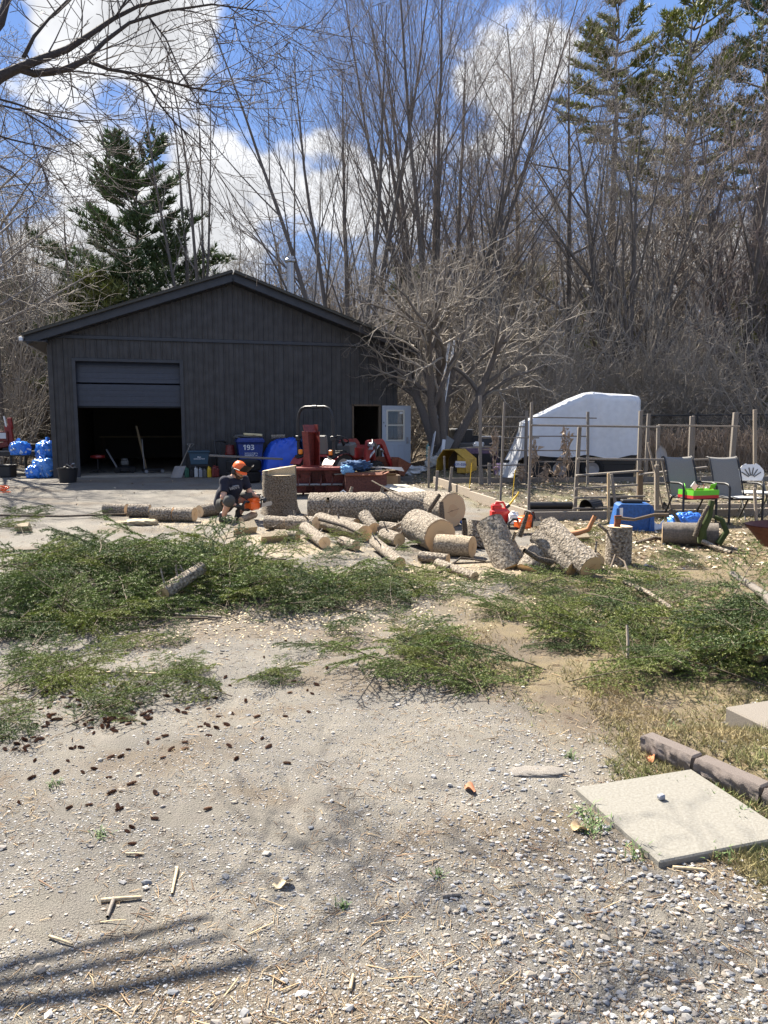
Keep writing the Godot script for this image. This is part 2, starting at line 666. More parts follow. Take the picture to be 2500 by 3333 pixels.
func build_ground() -> void:
	var xs := []
	var x := 0.0
	var step := 0.04
	while x < 220.0:
		xs.append(x)
		if x > 2.2:
			step *= 1.045
		x += step
	var all := []
	for i in range(xs.size() - 1, 0, -1):
		all.append(-xs[i])
	all.append_array(xs)
	var zs := [12.0, 6.0, 3.0, 1.0, 0.0, -0.6, -1.0, -1.3]
	var z := -1.5
	step = 0.035
	while z > -260.0:
		zs.append(z)
		if z < -4.5:
			step *= 1.03
		z -= step
	var s := Shape.new()
	s.coloured = true
	var w: int = all.size()
	var gravel := Color(0.208, 0.196, 0.176)
	var pale := Color(0.258, 0.24, 0.208)
	var soil := Color(0.16, 0.127, 0.09)
	var straw := Color(0.25, 0.2, 0.11)
	var dust := Color(0.48, 0.4, 0.28)
	var floorc := Color(0.15, 0.115, 0.08)
	var dusts := [[on_ground(900, 1745), 1.1, 0.8], [on_ground(1010, 1790), 0.9, 0.6], [on_ground(1550, 1860), 1.0, 0.7], [on_ground(1300, 1880), 1.0, 0.5], [on_ground(600, 1700), 1.3, 0.4]]
	for zz in zs:
		for xx in all:
			var a := patch.get_noise_2d(xx * 2.2, zz * 2.2)
			var b := patch.get_noise_2d(xx * 9.0 + 40.0, zz * 9.0)
			var c := gravel.lerp(pale, clampf(0.5 + a * 1.4, 0, 1)) * (1.0 + b * 0.22)
			var brown := clampf(smoothstep(0.16, 0.46, patch.get_noise_2d(xx * 0.9 + 9.0, zz * 1.6 + 4.0) + 0.35 * exp(-pow((zz + 6.2) / 1.0, 2.0)) + 0.3 * smoothstep(0.2, 1.2, xx) * smoothstep(-5.0, -3.0, zz) + b * 0.25), 0, 1)
			c = c.lerp(soil * 1.15, brown * 0.75)
			c = c * lerpf(1.0, 0.86, smoothstep(0.1, 0.35, patch.get_noise_2d(xx * 0.5 + 60.0, zz * 0.7)))
			var g := growth(xx, zz)
			if g > 0.0:
				var gc := soil.lerp(straw, clampf(0.55 + a * 1.3 + b * 0.6, 0, 1))
				if zz < -12.2:
					gc = soil.lerp(Color(0.17, 0.165, 0.075), clampf(0.25 + a * 1.8, 0, 0.8)) * (1.0 + b * 0.5)
				if zz < -24.0:
					gc = floorc.lerp(Color(0.24, 0.18, 0.11), clampf(0.5 + a + b * 0.7, 0, 1))
				c = c.lerp(gc, g)
			for k in dusts:
				var q := Vector2((xx - k[0].x) / k[1], (zz - k[0].z) / k[2])
				var e := 1.0 - q.length() + b * 0.9
				if e > 0.0:
					c = c.lerp(dust, smoothstep(0.0, 0.5, e) * 0.75)
			c.a = 1.0
			s.tint = c
			s.vert(Vector3(xx, land(xx, zz), zz), Vector3.UP)
	for j in zs.size() - 1:
		for i in w - 1:
			var a := j * w + i
			s.ix.append_array([a, a + w, a + 1, a + 1, a + w, a + w + 1])
	for j in zs.size():
		for i in w:
			var k := j * w + i
			var l := s.v[k - 1] if i > 0 else s.v[k]
			var r := s.v[k + 1] if i < w - 1 else s.v[k]
			var u := s.v[k - w] if j > 0 else s.v[k]
			var d := s.v[k + w] if j < zs.size() - 1 else s.v[k]
			s.n[k] = (d - u).cross(r - l).normalized()
			if s.n[k].y < 0:
				s.n[k] = -s.n[k]
	var pebble := noise_tex(0.11, Color(0.25, 0.245, 0.235), Color(1.0, 1.0, 1.0), FastNoiseLite.TYPE_SIMPLEX, 4, 1024, 2, Color(0.82, 0.81, 0.79))
	var rel := noise_tex(0.04, Color(0, 0, 0), Color(1, 1, 1), FastNoiseLite.TYPE_CELLULAR, 4, 1024, 12)
	var m := grained(1, 1, 1, pebble, 1.7, 0.95, rel, 0.6)
	m.vertex_color_use_as_albedo = true
	var o := part("ground", s, m, self)
	tag(o, "pale gravel yard running into soil and thin grass", "ground", "", "structure")

# small scattered stuff on the ground: gravel, grass, chips, leaves, needles
func stone_mesh(sd: int, m: Material) -> ArrayMesh:
	var r := RandomNumberGenerator.new()
	r.seed = sd
	var s := Shape.new()
	var pts := []
	for k in 12:
		var y := 1.0 - 2.0 * (k + 0.5) / 12
		var a := k * 2.39996 + r.randf() * 0.7
		var q := sqrt(1.0 - y * y)
		pts.append(Vector3(cos(a) * q, y * 0.62, sin(a) * q * 0.8) * r.randf_range(0.75, 1.15))
	var hull := Shape.new()
	# hull of the points, face by face
	for i in 12:
		for j in range(i + 1, 12):
			for k in range(j + 1, 12):
				var nn: Vector3 = (pts[j] - pts[i]).cross(pts[k] - pts[i])
				if nn.length() < 1e-6:
					continue
				nn = nn.normalized()
				var lo := 0
				var hi := 0
				for q in 12:
					var e: float = nn.dot(pts[q] - pts[i])
					if e > 1e-5:
						hi += 1
					elif e < -1e-5:
						lo += 1
				if lo == 0 or hi == 0:
					hull.poly([pts[i], pts[j], pts[k]], pts[i] + pts[j] + pts[k])
	return hull.done(m)

# the square slab's outline keeps grass and stones off it
func on_slab(x: float, z: float) -> bool:
	var n := on_ground(2171, 2818)
	var l := on_ground(1850, 2588)
	var t := on_ground(2230, 2529)
	var c := (n + t) / 2
	var e := Vector2(t.x - l.x, t.z - l.z).normalized()
	var p := Vector2(x - c.x, z - c.z)
	return absf(p.dot(e)) < (t - l).length() / 2 + 0.01 and absf(p.cross(e)) < (n - l).length() / 2 + 0.01

func build_litter() -> void:
	var r := RandomNumberGenerator.new()
	r.seed = 77
	var stone := flat(1, 1, 1, 0.9)
	stone.vertex_color_use_as_albedo = true
	var meshes := [stone_mesh(1, stone), stone_mesh(2, stone), stone_mesh(3, stone)]
	var tones := [Color(0.33, 0.315, 0.285), Color(0.24, 0.24, 0.24), Color(0.43, 0.42, 0.4), Color(0.16, 0.17, 0.185), Color(0.32, 0.28, 0.225), Color(0.22, 0.2, 0.18)]
	for k in 3:
		var xf := []
		var cols := []
		for i in 46000:
			var d := 1.35 + 6.0 * pow(r.randf(), 1.5)
			var x := r.randf_range(-0.62, 0.62) * (d + 0.4)
			var z := -d
			if d < 3.4 and x > 0.6 and on_slab(x, z):
				continue
			var g := growth(x, z)
			if r.randf() < g * 0.9:
				continue
			var coarse := smoothstep(-0.3, 0.8, x) * smoothstep(-4.2, -2.6, z) + 0.35 * patch.get_noise_2d(x * 1.5, z * 1.5)
			var size := 0.0022 + 0.0035 * pow(r.randf(), 3.0)
			if r.randf() < 0.04 + 0.12 * coarse:
				size = r.randf_range(0.004, 0.0085) * (1.0 + 0.5 * coarse)
			if r.randf() < 0.012 * maxf(coarse, 0.15):
				size = r.randf_range(0.01, 0.017)
			if patch.get_noise_2d(x * 3.0 + 20.0, z * 3.0) > 0.3 and size < 0.006:
				continue
			var b := Basis.from_euler(Vector3(r.randf_range(-0.4, 0.4), r.randf() * TAU, r.randf_range(-0.4, 0.4))).scaled(Vector3(size * r.randf_range(0.9, 1.5), size * r.randf_range(0.6, 1.0), size))
			xf.append(Transform3D(b, Vector3(x, land(x, z) + size * 0.25, z)))
			cols.append(tones[r.randi() % 6] * r.randf_range(0.75, 1.15))
		scatter("gravel_stones", meshes[k], xf, cols, ["loose grey crushed stone strewn over the yard", "angular pale gravel bits lying on the driveway", "flat chips of driveway gravel mixed with dust"][k], "gravel")
	# grass blades, straw coloured with some green
	var blade := Shape.new()
	for q in 3:
		var t := Basis(Vector3.UP, q * 2.1)
		blade.tri(t * Vector3(-0.05, 0, 0.02), t * Vector3(0.1, 1.0, 0.45), t * Vector3(0.05, 0, 0.02))
	var straw := flat(1, 1, 1, 0.8)
	straw.vertex_color_use_as_albedo = true
	var bm := blade.done(straw)
	var xf := []
	var cols := []
	for i in 150000:
		var d := 2.2 + 20.0 * pow(r.randf(), 1.7)
		var x := r.randf_range(-0.1, 0.62) * d + r.randf_range(-0.3, 0.6)
		var z := -d
		var g := growth(x, z)
		var p := patch.get_noise_2d(x * 2.0 + 70.0, z * 2.0)
		if d < 3.6 and x > 1.35:
			p += 0.25
		if g < 0.4 or r.randf() > (0.5 + p * 1.5) * g:
			continue
		if d > 12.3 and r.randf() < 0.5:
			continue
		if d < 3.4 and x > 0.6 and on_slab(x, z):
			continue
		var hgt := r.randf_range(0.016, 0.055) * (1.0 + 0.3 * smoothstep(6, 14, d))
		var lean := Basis.from_euler(Vector3(r.randf_range(-1.1, 1.1), r.randf() * TAU, r.randf_range(-1.1, 1.1))).scaled(Vector3(hgt * 0.9, hgt, hgt * 0.9))
		xf.append(Transform3D(lean, Vector3(x, land(x, z), z)))
		var green := smoothstep(-0.1, 0.35, patch.get_noise_2d(x * 1.1 - 30.0, z * 1.1) + 0.14)
		cols.append(Color(0.36, 0.29, 0.15).lerp(Color(0.13, 0.18, 0.045), green * (0.3 + 0.7 * r.randf())) * r.randf_range(0.6, 1.1))
	scatter("dry_grass", bm, xf, cols, "short straw coloured grass with some green blades", "grass")
	# wood chips and sawdust crumbs round the cut logs
	var chip := Shape.new()
	chip.box(Vector3.ZERO, Vector3(1, 0.22, 0.55))
	var cm := flat(1, 1, 1, 0.85)
	cm.vertex_color_use_as_albedo = true
	xf = []
	cols = []
	var spots := [[900, 1745, 1.2], [1000, 1790, 0.9], [1560, 1860, 0.9], [1300, 1890, 0.9], [640, 1702, 0.8], [1120, 2000, 0.7], [980, 1960, 0.8], [780, 2010, 0.9], [1800, 1960, 0.8], [560, 1900, 1.2]]
	for i in 9000:
		var k: Array = spots[r.randi() % spots.size()]
		var p := on_ground(k[0], k[1])
		p.x += r.randfn() * k[2] * 0.75
		p.z += r.randfn() * k[2] * 0.6
		var size := r.randf_range(0.006, 0.022)
		p.y = land(p.x, p.z) + 0.004
		xf.append(Transform3D(Basis.from_euler(Vector3(r.randf_range(-0.5, 0.5), r.randf() * TAU, r.randf_range(-0.5, 0.5))).scaled(Vector3.ONE * size), p))
		cols.append(Color(0.56, 0.46, 0.3) * r.randf_range(0.7, 1.15))
	scatter("wood_chips", chip.done(cm), xf, cols, "pale wood chips strewn around the cut logs", "wood chips")
	# brown needles and bits of twig
	var needle := Shape.new()
	needle.tube([Vector3(-0.5, 0, 0), Vector3(0.1, 0.05, 0.04), Vector3(0.5, 0, 0)], [0.035, 0.03, 0.015], 3, false)
	xf = []
	cols = []
	for i in 20000:
		var d := 1.5 + 9.0 * pow(r.randf(), 1.5)
		var x := r.randf_range(-0.6, 0.6) * (d + 0.3)
		var z := -d
		var p := patch.get_noise_2d(x * 1.6 + 15.0, z * 1.6) + 0.2 * smoothstep(-0.2, 0.8, x)
		if p < 0.02 and r.randf() < 0.85:
			continue
		var size := r.randf_range(0.012, 0.04) if r.randf() < 0.97 else r.randf_range(0.05, 0.11)
		var b := Basis.from_euler(Vector3(0, r.randf() * TAU, r.randf_range(-0.2, 0.2))).scaled(Vector3(size, 0.03 + size * 0.4, 0.03 + size * 0.4))
		xf.append(Transform3D(b, Vector3(x, land(x, z) + 0.004, z)))
		cols.append([Color(0.2, 0.12, 0.07), Color(0.33, 0.23, 0.13), Color(0.12, 0.08, 0.05), Color(0.42, 0.32, 0.19)][r.randi() % 4])
	scatter("fallen_needles", needle.done(cm), xf, cols, "brown needles and broken twig bits on the gravel", "needles")
	# dead leaves round the garden and under the wood
	var leaf := Shape.new()
	leaf.poly([Vector3(-0.5, 0, 0), Vector3(-0.1, 0.12, 0.34), Vector3(0.5, 0.02, 0.05)], Vector3.UP)
	leaf.poly([Vector3(-0.5, 0, 0), Vector3(0.5, 0.02, 0.05), Vector3(0.0, 0.2, -0.36)], Vector3.UP)
	xf = []
	cols = []
	for i in 26000:
		var d := 8.0 + 26.0 * r.randf()
		var x := r.randf_range(-0.55, 0.6) * d
		var z := -d
		if growth(x, z) < 0.55 and not (d > 9.0 and r.randf() < 0.02):
			continue
		if x > -9.5 and x < 0.5 and d > 19.5 and d < 33.0:
			continue
		var size := r.randf_range(0.035, 0.085)
		xf.append(Transform3D(Basis.from_euler(Vector3(r.randf_range(-0.5, 0.5), r.randf() * TAU, r.randf_range(-0.5, 0.5))).scaled(Vector3.ONE * size), Vector3(x, land(x, z) + 0.012, z)))
		cols.append([Color(0.36, 0.27, 0.17), Color(0.48, 0.4, 0.29), Color(0.2, 0.14, 0.09), Color(0.55, 0.48, 0.38)][r.randi() % 4] * r.randf_range(0.8, 1.1))
	scatter("dead_leaves", leaf.done(cm), xf, cols, "dry brown leaves lying round the garden beds", "leaves")
	cones(r)
	small_finds(r)

const WALL_LONG := 9.84
const WALL_TALL := 3.86
const RIDGE := 1.72
const DEEP := 10.5

# height of the gable above the wall top, along the front
func gable(x: float) -> float:
	return RIDGE * (1.0 - absf(x - WALL_LONG / 2) / (WALL_LONG / 2))

func build_garage() -> void:
	var g := thing("garage", "dark grey ribbed metal garage with open roll-up door and steep gable", "garage", Vector3(-9.1, 0.1, -20.5), 0.2832)
	var sid: StandardMaterial3D = mats.siding
	var gx0 := 0.62
	var gx1 := 3.42
	var gh := 3.22
	var dx0 := 8.46
	var dx1 := 9.36
	var dh := 2.08
	# panels of the front: below the band and in the gable, each with its rib and a flat field
	var pitch := WALL_LONG / 34.0
	for i in 34:
		var x0 := i * pitch
		var x1 := x0 + pitch
		var mid := (x0 + x1) / 2
		var lo := -0.1
		if mid > gx0 - 0.02 and mid < gx1 + 0.02:
			lo = gh
		elif mid > dx0 and mid < dx1:
			lo = dh
		var a := x0
		var b := x1
		if lo < 0.0:
			if x0 < gx0 and x1 > gx0:
				b = gx0
			elif x0 < gx1 and x1 > gx1:
				a = gx1
			elif x0 < dx0 and x1 > dx0:
				b = dx0
			elif x0 < dx1 and x1 > dx1:
				a = dx1
		var s := Shape.new()
		panel(s, a, b, lo, WALL_TALL - 0.05, WALL_TALL - 0.05, x0)
		part("siding_panel", s, sid, g)
		var t := Shape.new()
		panel(t, x0, x1, WALL_TALL + 0.05, WALL_TALL + gable(x0) + 0.02, WALL_TALL + gable(x1) + 0.02, x0)
		part("siding_panel", t, sid, g)
	# narrow strips where a panel was cut short beside an opening
	for e in [[gx0, "l", gh], [gx1, "r", gh], [dx0, "l", dh], [dx1, "r", dh]]:
		var k := floorf(e[0] / pitch)
		var x0: float = e[0] if e[1] == "l" else k * pitch
		var x1: float = (k + 1) * pitch if e[1] == "l" else e[0]
		var mid := (k + 0.5) * pitch
		if (mid > gx0 - 0.02 and mid < gx1 + 0.02) or (mid > dx0 and mid < dx1):
			# the whole panel was raised: fill its outer strip down to the ground
			x0 = k * pitch if e[1] == "l" else e[0]
			x1 = e[0] if e[1] == "l" else (k + 1) * pitch
			var s := Shape.new()
			s.box(Vector3((x0 + x1) / 2, e[2] / 2 - 0.05, -0.012), Vector3(x1 - x0, e[2] + 0.1, 0.02))
			part("siding_strip", s, sid, g)
		else:
			var s := Shape.new()
			var top := WALL_TALL - 0.05
			s.box(Vector3((x0 + x1) / 2, (e[2] + top) / 2, -0.012), Vector3(x1 - x0, top - e[2], 0.02))
			part("siding_strip", s, sid, g)
	var tr: StandardMaterial3D = mats.trim
	var band := Shape.new()
	band.box(Vector3(WALL_LONG / 2, WALL_TALL, 0.012), Vector3(WALL_LONG, 0.1, 0.05), Basis.IDENTITY, 0.008)
	band.box(Vector3(WALL_LONG / 2, WALL_TALL - 0.035, 0.03), Vector3(WALL_LONG, 0.02, 0.07))
	part("gable_band", band, tr, g)
	for x in [0.0, WALL_LONG]:
		var s := Shape.new()
		s.box(Vector3(x, WALL_TALL / 2 - 0.05, 0.0), Vector3(0.13, WALL_TALL + 0.1, 0.1), Basis.IDENTITY, 0.01)
		part("corner_trim", s, sid, g)
	# side and back walls
	for w in [[Vector3(0.05, 1.93, -DEEP / 2), Vector3(0.1, WALL_TALL + 0.2, DEEP - 0.12)], [Vector3(WALL_LONG - 0.05, 1.93, -DEEP / 2), Vector3(0.1, WALL_TALL + 0.2, DEEP - 0.12)], [Vector3(WALL_LONG / 2, 1.93, -DEEP), Vector3(WALL_LONG, WALL_TALL + 0.2, 0.1)]]:
		var s := Shape.new()
		s.box(w[0], w[1])
		part("wall", s, mats.inside, g)
	var lining := Shape.new()
	for q in [[0.1, gx0, -0.1, WALL_TALL], [gx1, dx0, -0.1, WALL_TALL], [gx0, gx1, gh, WALL_TALL], [dx0, dx1, dh, WALL_TALL], [dx1, WALL_LONG - 0.1, -0.1, WALL_TALL]]:
		lining.box(Vector3((q[0] + q[1]) / 2, (q[2] + q[3]) / 2, -0.075), Vector3(q[1] - q[0], q[3] - q[2], 0.1))
	part("wall_lining", lining, mats.inside, g)
	var ceil := Shape.new()
	ceil.box(Vector3(WALL_LONG / 2, WALL_TALL + 0.02, -DEEP / 2 - 0.1), Vector3(WALL_LONG - 0.2, 0.04, DEEP - 0.3))
	part("ceiling", ceil, mats.inside, g)
	var fl := Shape.new()
	fl.box(Vector3(WALL_LONG / 2, -0.06, -DEEP / 2 + 0.05), Vector3(WALL_LONG - 0.14, 0.2, DEEP - 0.1), Basis.IDENTITY, 0.01)
	fl.box(Vector3((gx0 + gx1) / 2, -0.075, 0.14), Vector3(gx1 - gx0 + 0.2, 0.16, 0.34), Basis.IDENTITY, 0.015)
	part("floor_slab", fl, mats.concrete, g)
	# roof: two slopes with overhangs, fascia and soffit
	var rise := atan2(RIDGE, WALL_LONG / 2)
	var over := 0.55
	var slope_len := (WALL_LONG / 2 + over) / cos(rise)
	for sgn in [-1.0, 1.0]:
		var up := Vector3(-sgn * cos(rise), sin(rise), 0)
		var nrm := Vector3(sgn * sin(rise), cos(rise), 0)
		var bs := Basis(up, nrm, up.cross(nrm))
		var peak := Vector3(WALL_LONG / 2, WALL_TALL + RIDGE + 0.08, -DEEP / 2 + 0.2)
		var c := peak - up * slope_len / 2 + nrm * 0.06
		var rf := Shape.new()
		rf.box(c, Vector3(slope_len, 0.06, DEEP + 0.95), bs)
		for k in 24:
			rf.box(c + up * (slope_len * (k / 24.0 - 0.5) + 0.12) + nrm * 0.034, Vector3(slope_len / 24.0 - 0.012, 0.012, DEEP + 0.97), bs)
		part("roof", rf, mats.shingle, g)
		var fa := Shape.new()
		fa.box(peak - up * slope_len / 2 - nrm * 0.075 + Vector3(0, 0, DEEP / 2 + 0.28), Vector3(slope_len - 0.02, 0.2, 0.035), bs, 0.006)
		fa.box(peak - up * slope_len / 2 + nrm * 0.045 + Vector3(0, 0, DEEP / 2 + 0.305), Vector3(slope_len, 0.045, 0.03), bs, 0.006)
		part("fascia", fa, tr, g)
		var so := Shape.new()
		so.box(peak - up * slope_len / 2 - nrm * 0.17 + Vector3(0, 0, DEEP / 2 + 0.03), Vector3(slope_len - 0.04, 0.02, 0.5), bs)
		part("soffit", so, tr, g)
		var ev := peak - up * slope_len
		var gut := Shape.new()
		gut.box(ev + Vector3(sgn * 0.045, -0.05, 0.0), Vector3(0.1, 0.12, DEEP + 0.9), Basis.IDENTITY, 0.02)
		part("gutter", gut, mats.alu if sgn < 0 else tr, g)
		var sf := Shape.new()
		sf.box(Vector3(WALL_LONG / 2 + sgn * (WALL_LONG / 2 + over / 2), WALL_TALL - 0.2, -DEEP / 2 + 0.18), Vector3(over, 0.02, DEEP + 0.85))
		part("eave_soffit", sf, tr, g)
		var rt := Shape.new()
		rt.prism([Vector2(0, 0), Vector2(sgn * (over + 0.02), 0), Vector2(sgn * (over + 0.02), 0.1), Vector2(0, 0.32)], 0.03, Transform3D(Basis.IDENTITY, Vector3(WALL_LONG / 2 + sgn * WALL_LONG / 2, WALL_TALL - 0.2, 0.3)))
		part("eave_return", rt, tr, g)
	# back gable so that light does not fall in
	var bg := Shape.new()
	bg.prism([Vector2(0, WALL_TALL), Vector2(WALL_LONG, WALL_TALL), Vector2(WALL_LONG / 2, WALL_TALL + RIDGE)], 0.08, Transform3D(Basis.IDENTITY, Vector3(0, 0, -DEEP)))
	part("back_gable", bg, mats.inside, g)
	# stove pipe through the far slope
	var ch := Node3D.new()
	ch.name = "chimney"
	g.add_child(ch)
	ch.position = Vector3(7.05, WALL_TALL + 0.75, -2.6)
	var pipe := Shape.new()
	pipe.lathe([Vector2(0.13, -0.3), Vector2(0.13, 1.5), Vector2(0.135, 1.5), Vector2(0.135, 1.54), Vector2(0.13, 1.54), Vector2(0.13, 2.1)], 20)
	part("flue_pipe", pipe, mats.chrome, ch)
	var cap := Shape.new()
	cap.lathe([Vector2(0.14, 2.1), Vector2(0.19, 2.14), Vector2(0.19, 2.2), Vector2(0.15, 2.24), Vector2(0.15, 2.3), Vector2(0.0, 2.34)], 20)
	part("rain_cap", cap, mats.chrome, ch)
	# roll-up door, two panels still showing under the lintel
	var od := Node3D.new()
	od.name = "overhead_door"
	g.add_child(od)
	var blue := grained(0.03, 0.036, 0.055, noise_tex(0.01, Color(0.8, 0.8, 0.8), Color(1, 1, 1)), 1.0, 0.35)
	for k in 2:
		var s := Shape.new()
		var y0 := gh - 1.24 + k * 0.65
		var tilt := 0.0 if k == 0 else -0.12
		var tb := Basis(Vector3.RIGHT, tilt)
		var cy := Vector3((gx0 + gx1) / 2, y0 + 0.31, -0.17 - k * 0.05)
		s.box(cy, Vector3(gx1 - gx0 + 0.1, 0.62, 0.045), tb, 0.01)
		for q in 3:
			s.box(cy + tb * Vector3(0, -0.16 + q * 0.16, 0.024), Vector3(gx1 - gx0 + 0.08, 0.05, 0.012), tb, 0.004)
		part("door_panel", s, blue, od)
	var seal := Shape.new()
	seal.box(Vector3((gx0 + gx1) / 2, gh - 1.26, -0.17), Vector3(gx1 - gx0 + 0.1, 0.04, 0.06))
	part("bottom_seal", seal, mats.rubber, od)
	var fr := Shape.new()
	fr.box(Vector3(gx0 - 0.03, gh / 2 - 0.05, 0.02), Vector3(0.1, gh + 0.1, 0.06), Basis.IDENTITY, 0.006)
	fr.box(Vector3(gx1 + 0.03, gh / 2 - 0.05, 0.02), Vector3(0.1, gh + 0.1, 0.06), Basis.IDENTITY, 0.006)
	fr.box(Vector3((gx0 + gx1) / 2, gh + 0.03, 0.022), Vector3(gx1 - gx0 + 0.16, 0.09, 0.06), Basis.IDENTITY, 0.006)
	part("opening_trim", fr, tr, g)
	var df := Shape.new()
	for x in [dx0 + 0.02, dx1 - 0.02]:
		df.box(Vector3(x, dh / 2, -0.04), Vector3(0.05, dh, 0.16))
	df.box(Vector3((dx0 + dx1) / 2, dh - 0.02, -0.04), Vector3(dx1 - dx0, 0.05, 0.16))
	part("door_frame", df, mats.brown_wood, g)
	# entry door, swung wide open past the corner of the wall
	var leaf := Node3D.new()
	leaf.name = "entry_door"
	g.add_child(leaf)
	leaf.position = Vector3(dx1 + 0.03, 0.03, 0.09)
	leaf.rotation.y = -0.12
	var w := 0.9
	var body := Shape.new()
	body.box(Vector3(0.07, 1.01, 0), Vector3(0.14, 2.02, 0.045), Basis.IDENTITY, 0.004)
	body.box(Vector3(w - 0.1, 1.01, 0), Vector3(0.2, 2.02, 0.045), Basis.IDENTITY, 0.004)
	body.box(Vector3(0.42, 0.475, 0), Vector3(0.56, 0.95, 0.045), Basis.IDENTITY, 0.004)
	body.box(Vector3(0.42, 1.95, 0), Vector3(0.56, 0.14, 0.045), Basis.IDENTITY, 0.004)
	part("door_leaf", body, mats.door, leaf)
	for x in [0.27, 0.59]:
		var s := Shape.new()
		for q in [[Vector3(x, 0.82, 0.024), Vector3(0.2, 0.02, 0.014)], [Vector3(x, 0.3, 0.024), Vector3(0.2, 0.02, 0.014)], [Vector3(x - 0.1, 0.56, 0.024), Vector3(0.02, 0.54, 0.014)], [Vector3(x + 0.1, 0.56, 0.024), Vector3(0.02, 0.54, 0.014)]]:
			s.box(q[0], q[1], Basis.IDENTITY, 0.005)
		part("raised_panel", s, mats.door, leaf)
	var wf := Shape.new()
	for q in [[Vector3(0.42, 1.87, 0.005), Vector3(0.58, 0.05, 0.07)], [Vector3(0.42, 0.95, 0.005), Vector3(0.58, 0.05, 0.07)], [Vector3(0.155, 1.41, 0.005), Vector3(0.05, 0.87, 0.07)], [Vector3(0.685, 1.41, 0.005), Vector3(0.05, 0.87, 0.07)], [Vector3(0.42, 1.42, 0.003), Vector3(0.48, 0.04, 0.06)]]:
		wf.box(q[0], q[1], Basis.IDENTITY, 0.006)
	part("window_frame", wf, mats.cream, leaf)
	for y in [1.645, 1.205]:
		var s := Shape.new()
		s.box(Vector3(0.42, y, 0), Vector3(0.48, 0.41, 0.006))
		part("pane", s, mats.pane, leaf)
	var st := Shape.new()
	st.box(Vector3(0.6, 1.8, 0.005), Vector3(0.1, 0.06, 0.003))
	part("sticker", st, mats.white, leaf)
	var kn := Shape.new()
	kn.box(Vector3(0.79, 0.95, 0.03), Vector3(0.07, 0.2, 0.02), Basis.IDENTITY, 0.006)
	kn.lathe([Vector2(0.012, 0), Vector2(0.012, 0.03), Vector2(0.03, 0.045), Vector2(0.03, 0.06), Vector2(0, 0.065)], 12, Transform3D(Basis(Vector3.RIGHT, PI / 2), Vector3(0.79, 0.92, 0.035)))
	part("handle", kn, mats.dull_steel, leaf)
	for y in [1.5, 1.4]:
		var s := Shape.new()
		s.box(Vector3(0.05 + (1.5 - y) * 0.5, y, 0.025), Vector3(0.025, 0.05, 0.004))
		part("strike_mark", s, mats.black, leaf)
	var foot := Shape.new()
	foot.box(Vector3(0.45, 0.06, 0.026), Vector3(0.88, 0.11, 0.006))
	part("kick_strip", foot, mats.alu, leaf)
	lettering("731-487.784", 0.05, leaf, Vector3(0.36, 0.06, 0.031), Basis.IDENTITY, mats.dull_steel, "stamped_number")
	# things seen in the dark inside the garage
	inside_garage(g)

func panel(s: Shape, x0: float, x1: float, lo: float, hi0: float, hi1: float, rib: float) -> void:
	if x1 - x0 < 0.02:
		return
	s.poly([Vector3(x0, lo, 0), Vector3(x1, lo, 0), Vector3(x1, hi1, 0), Vector3(x0, hi0, 0)], Vector3(0, 0, 1))
	# the rib: a raised fold at the panel's edge and a low one in its middle
	for q in [[rib + 0.03, 0.02, 0.036], [rib + 0.16, 0.014, 0.01]]:
		var c: float = q[0]
		if c - q[1] < x0 or c + q[1] > x1:
			continue
		var t := (c - x0) / (x1 - x0)
		var top := lerpf(hi0, hi1, t) - 0.01
		var h: float = q[2]
		s.poly([Vector3(c - q[1], lo, 0.0), Vector3(c - q[1] * 0.6, lo, h), Vector3(c - q[1] * 0.6, top, h), Vector3(c - q[1], top, 0.0)], Vector3(-1, 0, 0.3))
		s.poly([Vector3(c + q[1] * 0.6, lo, h), Vector3(c + q[1], lo, 0.0), Vector3(c + q[1], top, 0.0), Vector3(c + q[1] * 0.6, top, h)], Vector3(1, 0, 0.3))
		s.poly([Vector3(c - q[1] * 0.6, lo, h), Vector3(c + q[1] * 0.6, lo, h), Vector3(c + q[1] * 0.6, top, h), Vector3(c - q[1] * 0.6, top, h)], Vector3(0, 0, 1))

